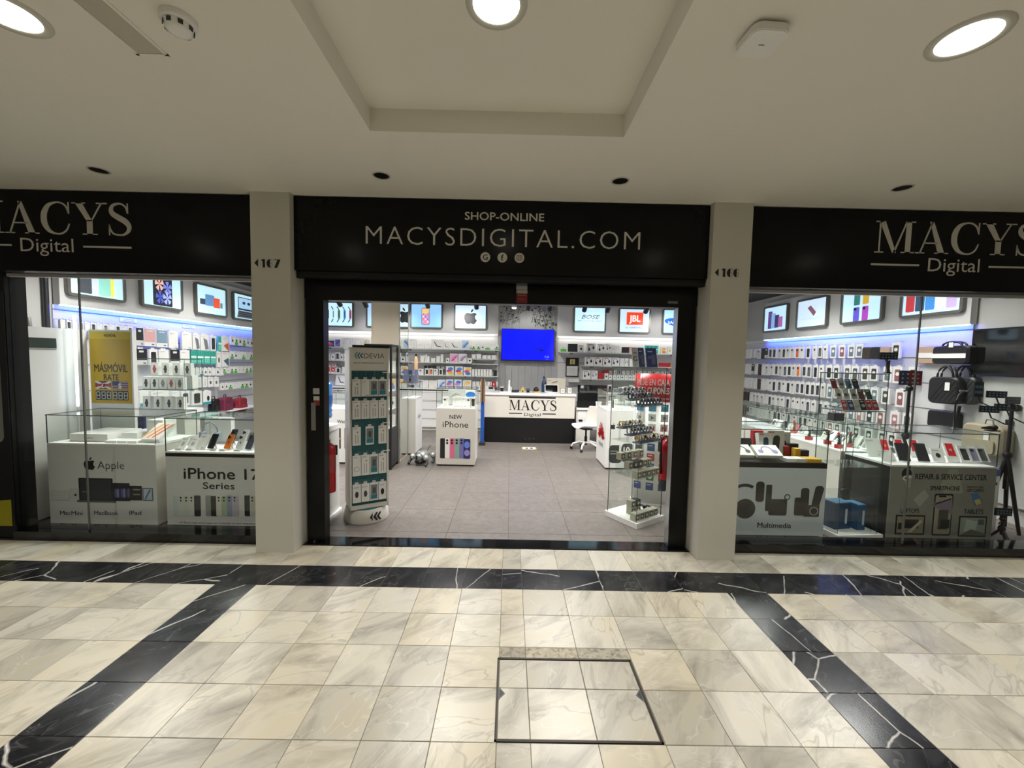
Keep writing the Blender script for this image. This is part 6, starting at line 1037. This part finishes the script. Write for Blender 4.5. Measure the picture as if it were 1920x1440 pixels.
for i in range(5): a = 357+i*11; side(-1, a, a+9.5, 707, 727-i*.5, ('tealfoot', 'cable', 'cable', 'gadget:55575a', 'gadget:6a6c70')[i], '%s white cable pack from the left in the fourth row of the left wall' % ordw(i), group=GLW)
for i in range(8): a = 414+i*7.5; side(-1, a, a+6.6, 719-i*.6, 731-i*.7, ('gadget:4a3a2a', 'gadget:4a3a2a', 'green', 'gadget:c9d8c9', 'plain', 'green', 'green', 'gadget')[i], '%s green and white pack from the left in the fourth row by the pillar' % ordw(i), group=GLW)
for i, (a, c, s) in enumerate(((250, 258, 'case:2a2c30'), (262, 279, 'tealfoot:55606c'), (283, 317, 'plain'), (323, 337, 'plain'), (340, 356, 'case:44484c'), (360, 379, 'case:2a2622'), (380, 396, 'tealfoot:1c1d20'))): side(-1, a, c, 733, 762-i*.6, s, '%s larger white pack from the left in the lowest row of the left wall' % ordw(i), group=GLW)
def shoulder_bag(name, lab, loc, rz, w, h, d, m, hm, style='pack', tagc=None, cat='bag'):
    t = thing(name, lab, cat, loc, rz); o = rrect(0, h/2, w, h, min(w, h)*.2, 5); b = MB(); n = len(o); ys = (-d, -d*.85, -d*.15, 0); sc = (.90, 1, 1, .94); V = []
    for y, s in zip(ys, sc): V += [(x*s, y, h/2+(z-h/2)*s) for x, z in o]
    F = [tuple(range(n)), tuple(range(4*n-1, 3*n-1, -1))]+[(k*n+i, (k+1)*n+i, (k+1)*n+(i+1) % n, k*n+(i+1) % n) for k in range(3) for i in range(n)]
    b.add(V, F, m, False); b.obj('body', t)
    if style == 'pack': MB().prism(rrect(0, h*.32, w*.74, h*.42, .03), -d-.02, -d, m).obj('front_pocket', t); MB().path([(-.04, -d*.4, h), (-.03, -d*.4, h+.05), (.03, -d*.4, h+.05), (.04, -d*.4, h)], .008, hm, 6).obj('top_handle', t); MB().path([(-w*.4, -.0, h*.95), (-w*.5, -d*.2, h*.5), (-w*.42, 0, h*.05)], .012, hm, 6).obj('strap', t)
    if style in ('tote', 'case'):
        for y in (-d*.75, -d*.25): MB().path([(w*.26*math.cos(a), y, h+(.13 if style == 'tote' else .05)*math.sin(a)) for a in [math.pi*i/10 for i in range(11)]], .011, hm, 8).obj('handle', t)
    if style == 'tote':
        for i in range(6):
            x = -w*.4+i*w*.16; MB().path([(x, -d-.001, h*.1), (min(x+h*.5, w*.44), -d-.001, h*.1+min(h*.8, (min(x+h*.5, w*.44)-x)*1.6))], .0025, hm, 4).obj('stitch_line', t)
    if tagc: MB().box(w*.1, w*.1+.05, -d-.01, -d-.006, h*.5, h*.5+.10, tagc).obj('price_tag', t, label='hanging white tag')
    return t
for px, m, lab in ((436, P('6e2440', .8), 'dark pink backpack on the left wall ledge beside the pillar'), (463, 'fabric_red', 'bright red backpack at the pillar edge of the left wall')):
    p = at(px, 772, X=-5.35); shoulder_bag('backpack', lab, (-5.55, p.y, p.z), math.pi/2+.15, .30, .28, .13, m, 'black')
p = at(420, 772, X=-5.35); shoulder_bag('backpack', 'black backpack left of the dark pink one on the left wall', (-5.57, p.y-.02, p.z), math.pi/2, .16, .24, .1, 'black', 'black'); t = thing('wall_ledge', 'white ledge under the backpacks on the left wall', 'shelf', (-5.6, 7.5, p.z-.021)); MB().box(.02, .26, -1.4, 1.2, 0, .02, 'white').obj('board', t); MB().box(.02, .05, -1.4, 1.2, -.04, 0, P('c9c9c6')).obj('lip', t)
# right wall: five rows of boxed phone cases
GRW = 'boxed phone cases on the right wall'; far = ['plain', 'plain', 'case:c9c9c6', 'plain', 'dark:1f2022', 'dark:232428', 'brown', 'plain']; mid = ['case:26282c', 'phone:d2d2d0', 'case:3a3e44', 'phone:c9c4bc', 'case:2a2d31', 'phone:e4e2dc', 'case:5a626c', 'phone:d9642c']; near = ['ring:a87a78', 'ring:6a7a84', 'ring:2f3230', 'ring:8a5a58', 'ring:4a4038', 'ring:55585a', 'ring:3a3a38']
zt = [2.055, 1.715, 1.395, 1.075, .77]; hs = [.22, .235, .24, .235, .22]
for r in range(5):
    y = 9.72; i = 0; rr = random.Random(40+r)
    while y > (5.62, 5.45, 5.45, 5.5, 5.6)[r]:
        w = .108 if y > 7.0 else .13; gap = rr.choice((.012, .015, .03, .05)) if y > 7 else rr.choice((.02, .05, .09))
        if r == 0 and 5.78 < y < 6.36: y = 5.77
        s = (far if y > 8.5 else mid if y > 6.9 else near)[rr.randrange(8 if y > 6.9 else 7)]
        if r == 1 and 7.55 < y < 7.7: s = 'phone:e87a22'
        hh = hs[r]*rr.uniform(.93, 1.03)
        prod(s, w, hh, .025+.02*(y > 8.3), (5.5+.0, y-w/2, zt[r]-hh), 'boxed phone case, %s from the far end in the %s row of the right wall' % (ordw(i), ('top', 'second', 'third', 'fourth', 'lowest')[r]), -math.pi/2, 0, 'case_box', 'phone case', GRW, True); hook(1, 5.47, y-w/2, zt[r]+.012)
        y -= w+gap; i += 1
for k, z in enumerate(CABZ):
    for i, st in enumerate((('plain', 'case:3a3e44', 'plain'), ('waves:f2b83c,d8407a,4a9ad8', 'plain', 'gadget'), ('swirl:e4dce4,8f7f98,b0a0b8', 'plain', 'waves:f2c43c,e0507a,4a80c8'), ('plain', 'gadget', 'plain'))[k]): prod(st, .10, .17, .03, (CABX-.12+.12*i, 6.2+.05*i, z+.013), '%s box from the left on the %s shelf of the black cabinet' % (ordw(i), ('lowest', 'second', 'third', 'top')[k]), .5, group='boxes in the black cabinet')
# ================= right window: bags, stands, television =================
p = at(1790, 664, X=5.45); shoulder_bag('laptop_bag', 'black laptop bag with a white paper band hanging high on the right wall', (5.50, p.y, p.z-.12), -math.pi/2, .42, .22, .12, 'leather_black', 'black', 'case'); hook(1, 5.45, p.y, p.z+.15); t = thing('paper_band', 'white paper band around the black laptop bag', 'label', (5.382, p.y, p.z-.05)); MB().box(-.012, -.003, -.19, .19, 0, .055, 'white').obj('band', t); MB().box(-.014, -.006, -.05, .0, .13, .19, 'white').obj('tag', t)
p = at(1773, 728, X=5.38); shoulder_bag('tote_bag', 'black quilted tote bag with a white tag on the right wall', (5.435, p.y, p.z-.19), -math.pi/2+.1, .32, .33, .11, 'leather_black', 'black', 'tote', 'white'); hook(1, 5.40, p.y, p.z+.26)
p = at(1810, 728, X=5.52); shoulder_bag('tote_bag', 'dark grey quilted tote bag beside the tagged black tote', (5.555, p.y, p.z-.19), -math.pi/2, .30, .33, .10, P('34383a'), 'black', 'tote'); hook(1, 5.52, p.y, p.z+.26)
p = at(1766, 788, X=5.5); shoulder_bag('handbag', 'black flat bag hanging below the tagged tote', (5.57, p.y, p.z-.10), -math.pi/2, .36, .22, .08, 'leather_black', 'black', 'plain'); hook(1, 5.52, p.y, p.z+.115)
p = at(1742, 668, X=5.5); shoulder_bag('sleeve_bag', 'tan quilted laptop sleeve on the top row of the right wall', (5.57, p.y, p.z-.10), -math.pi/2, .36, .24, .06, 'leather_tan', 'leather_tan', 'plain'); hook(1, 5.53, p.y, p.z+.13); t = thing('paper_band', 'white paper band around the tan sleeve', 'label', (5.51, p.y, p.z)); MB().box(-.009, -.001, -.17, .17, -.02, .045, 'white').obj('band', t)
for px, m, lab in ((1624, P('3a302a'), 'dark brown pouch on the top row of the right wall'), (1640, 'leather_black', 'black pouch beside the brown one on the right wall'), (1658, 'leather_tan', 'tan pouch on the top row of the right wall')): p = at(px, 673, X=5.45); shoulder_bag('pouch', lab, (5.49, p.y, p.z), -math.pi/2, .15, .18, .05, m, m, 'plain'); hook(1, 5.46, p.y, p.z+.175)
p = at(1845, 828, X=5.45); shoulder_bag('backpack', 'beige fabric backpack hanging under the black wall display', (5.558, p.y, p.z-.16), -math.pi/2, .40, .36, .16, 'fabric_beige', P('77705c'), 'pack', 'white')
t = thing('wall_display', 'large switched-off black display at the right end of the shop window', 'television', (5.55, 4.36, 1.63), -math.pi/2); MB().box(-.42, .40, -.06, 0, 0, .54, 'black').obj('body', t); MB().box(-.40, .38, -.062, -.06, .03, .52, 'black_gloss').obj('screen', t); MB().box(-.1, .1, 0, .05, .15, .4, 'black').obj('bracket', t)
MB().box(5.56, 5.6, 3.75, 4.86, .2, 1.62, P('c3c6c0')).obj('trim_4', kind='structure', label='pale board under the black wall display', cat='wall')
def phone_on(t, z, w=.15, h=.075, tilt=0, c='black', grid=True):
    MB().box(-w/2, w/2, -.006, .006, z, z+h, c).obj('phone', t, label='phone held crosswise')
    b = MB(); b.rect(-w/2+.006, w/2-.006, z+.006, z+h-.006, -.0065, P('22303c', .1))
    if grid:
        for i in range(5):
            for j in range(2): b.flat(rrect(-w*.34+i*w*.17, z+h*.32+j*h*.36, w*.10, h*.22, .003), -.0075, P(('5a6a74', '4a5a66')[(i+j) % 2]))
    b.obj('screen', t)
def tripod(lab, x, y, z0, h, spread, head='phone', rz=0., pole=.012, cat='tripod'):
    t = thing('tripod', lab, cat, (x, y, z0), rz); hh = h*.62
    for k in range(3): a = k*2*math.pi/3+.5; MB().path([(0, 0, hh), (spread*.5*math.cos(a), spread*.5*math.sin(a), hh*.5), (spread*math.cos(a), spread*math.sin(a), .008)], [pole*1.1, pole, pole*.8], 'black', 8).obj('leg', t)
    MB().path([(0, 0, hh*.55), (0, 0, h)], pole*.9, 'black', 10).obj('centre_column', t); MB().lathe([(pole*1.8, hh-.03), (pole*2.4, hh), (pole*1.6, hh+.03)], 'black', 12).obj('collar', t)
    MB().ball((0, 0, h+.01), pole*2., 'black', 10, 6).obj('ball_head', t); MB().path([(0, 0, h), (-.08, -.05, h-.02)], pole*.5, 'black', 6).obj('pan_handle', t)
    MB().box(-.015, .015, -.01, .012, h+.01, h+.05, 'black').obj('clamp', t)
    if head == 'tablet':
        MB().box(-.11, .11, -.006, .006, h+.05, h+.22, 'black').obj('tablet', t); b = MB(); b.rect(-.104, .104, h+.056, h+.214, -.0065, P('33435c', .1)); b.flat([(-.0, h+.056), (.104, h+.056), (.104, h+.214), (-.04, h+.214)], -.0075, P('7a2a30', .1))
        for i in range(12): b.flat(rrect(-.08+(i % 4)*.05, h+.08+(i//4)*.05, .018, .018, .004), -.0085, P(('9aa8b8', 'c07a5a', '6a7f9c')[i % 3]))
        b.obj('screen', t, label='tablet screen with app icons')
    else: phone_on(t, h+.045)
    return t
p = at(1704, 745, Y=4.72); tripod('large black tripod holding a tablet behind the repair showcase', p.x, 4.72, 0, at(1704, 722, Y=4.72).z-.05, .17, 'tablet', -.25, .018)
p = at(1668, 690, Y=4.0); t = thing('phone_gimbal', 'black handheld gimbal with a crosswise phone on the glass tower', 'gimbal', (p.x, 4.02, 1.639), -.2); MB().lathe([(.035, 0), (.03, .01), (.016, .02), (.016, .12), (.02, .13)], 'black', 12).obj('grip', t); MB().path([(0, .02, .12), (0, .03, .15)], .012, 'black', 8).obj('arm', t); phone_on(t, .14, .155, .072)
p = at(1787, 812, Y=4.15); t = thing('selfie_stick', 'thin black selfie stick standing on the repair showcase', 'selfie stick', (p.x, 4.15, 1.074)); MB().lathe([(.04, 0), (.02, .012), (.008, .02), (.008, .26), (.012, .27)], 'black', 10).obj('pole', t); MB().box(-.016, .016, -.01, .01, .27, .30, 'black').obj('clamp', t); MB().path([(.03, 0, .12), (.045, 0, .24)], .014, 'black', 8).obj('grip', t); MB().path([(0, 0, .28), (.03, 0, .36), (.08, 0, .40)], .008, 'dark_grey', 6).obj('arm', t); MB().box(.03, .11, -.006, .004, .39, .41, 'silver').obj('holder', t)
p = at(1840, 812, Y=4.1); t = thing('clip_mount', 'small black clamp mount lying on the repair showcase', 'clamp', (p.x+.02, 4.05, 1.074)); MB().path([(-.08, 0, .03), (0, 0, .035), (.07, 0, .03)], [.008, .02, .014], 'black', 8).obj('arm', t); MB().ball((.05, 0, .035), .028, 'black', 10, 6).obj('joint', t); MB().box(-.02, .08, -.03, .03, 0, .01, 'black').obj('foot', t)
for px, py, w_, h_, lab in ((1878, 747, .17, .075, 'crosswise phone on a wall arm below the black display'), (1864, 775, .17, .075, 'dark crosswise phone on a wall arm right of the totes'), (1899, 772, .18, .075, 'tilted phone on a wall arm at the right edge'), (1843, 745, .08, .17, 'upright phone on a wall arm beside the quilted totes')):
    p = at(px, py, X=5.36); t = thing('phone_mount', lab, 'phone mount', (5.558, p.y, p.z), -.35, 'phone mounts on the pale board'); b = MB().path([(0, 0, -.10), (-.06, -.02, -.12), (-.16, .01, -.06), (-.19, .01, .02)], .007, 'black', 6); b.box(-.03, 0, -.03, .03, -.13, -.07, 'black'); b.obj('arm', t); MB().box(-.19-w_/2, -.19+w_/2, -.006, .006, 0, h_, 'black').obj('phone', t); b = MB(); b.rect(-.19-w_/2+.006, -.19+w_/2-.006, .006, h_-.006, -.0065, P('22303c', .1))
    for i in range(5):
        for j in range(2): b.flat(rrect(-.19-w_*.34+i*w_*.17, h_*.32+j*h_*.36, w_*.10, h_*.2, .003), -.0075, P(('5a6a74', '4a5a66')[(i+j) % 2]))
    b.obj('screen', t)
p = at(1925, 1000, Y=4.2); tripod('tall black tripod cut by the right edge of the photo', 5.26, 4.16, 0, 1.30, .16, 'phone', 0, .018)
p = at(1892, 1022, Z=0); t = tripod('short tripod with a keypad-like phone on the window floor', p.x, 3.86, 0, .22, .10, 'phone', -.1, .012)
p = at(1850, 990, Z=0); t = thing('tripod_box', 'white and blue tripod carton standing at the right of the repair showcase', 'box', (4.965, 4.12, 0), .25); MB().box(-.13, .13, -.07, .07, 0, .60, 'white').obj('carton', t); MB().box(-.131, .131, -.071, .071, .60, .67, P('2c4f9a')).obj('blue_top', t); b = MB()
for i in range(5): b.flat([(-.02, .10+i*.09), (.02, .12+i*.09), (.0, .15+i*.09), (.03, .16+i*.09), (-.03, .14+i*.09)], 0, 'ink')
b.obj('print', t, loc=(-.1315, 0, 0), rz=-math.pi/2); b = MB(); b.path([(0, -.0715, .2), (0, -.0715, .42)], .008, 'ink', 4); b.path([(-.05, -.0715, .12), (0, -.0715, .3), (.05, -.0715, .12)], .006, 'ink', 4); b.flat(rrect(.0, .47, .08, .04, .005), -.0705, 'ink'); b.flat(rrect(-.07, .52, .05, .03, .005), -.0705, 'dark_grey'); b.flat(rrect(.07, .52, .05, .03, .005), -.0705, 'dark_grey'); b.obj('print', t, label='printed tripod picture')
# multimedia showcase back row, phones on the decks of the long row
for i in range(6): prod(('case:8a8f94', 'plain', 'case:c9c2b8')[i % 3], .08, .15, .012, (4.08, 4.55+i*.12, .754), '%s leaning phone box from the front in the row behind the repair showcase' % ordw(i), -math.pi/2, math.radians(-30), group='boxes in the long right showcases')
for i in range(7): prod(('plain', 'case:77777a', 'redbox', 'plain', 'darkbox')[i % 5], .09, .12, .02, (4.1, 5.45+i*.12, .754), '%s leaning box from the front in the farther right showcase' % ordw(i), -math.pi/2, math.radians(-30), group='boxes in the long right showcases')
t, f = showcase('glass-topped white island showcase in the middle of the right side', 2.35, 3.05, 5.6, 6.2, .80, 1.10, front='offwhite')
for i in range(6): prod(('case:2a2c30', 'plain', 'dark:1f2022', 'case:c9c9c6')[i % 4], .085, .16, .02, (2.45+i*.10, 5.8+.15*(i % 2), .818), '%s phone box from the left in the island showcase' % ordw(i), 0, math.radians(-20), group='boxes in the island showcase')
for i in range(5): prod(('redbox', 'case:17181a', 'plain', 'dark:2a2b2e', 'darkbox')[i], .12, .10, .06, (2.42+i*.14, 6.0, 1.111), '%s small box from the left on top of the island showcase' % ordw(i), 0, 0, group='boxes on the island showcase')
t = thing('door_mirror_strip', 'narrow wall label strip above the left wall hooks', 'label', (-5.575, 5.95, 2.13), math.pi/2); MB().box(-.13, .13, -.004, 0, 0, .06, 'white').obj('strip', t); b = MB(); b.text('Covers for Apple', 0, .034, .016, P('4a5a8a'), -.0045, 'C'); b.text('Watch Accessories', 0, .010, .016, P('4a5a8a'), -.0045, 'C'); b.obj('print', t)
t = thing('wall_label_strip', 'second white label strip above the left wall hooks', 'label', (-5.575, 7.05, 2.13), math.pi/2); MB().box(-.13, .13, -.004, 0, 0, .06, 'white').obj('strip', t); b = MB(); b.text('Cases & Protection', 0, .034, .016, P('4a5a8a'), -.0045, 'C'); b.text('iPad Accessories', 0, .010, .016, P('4a5a8a'), -.0045, 'C'); b.obj('print', t)
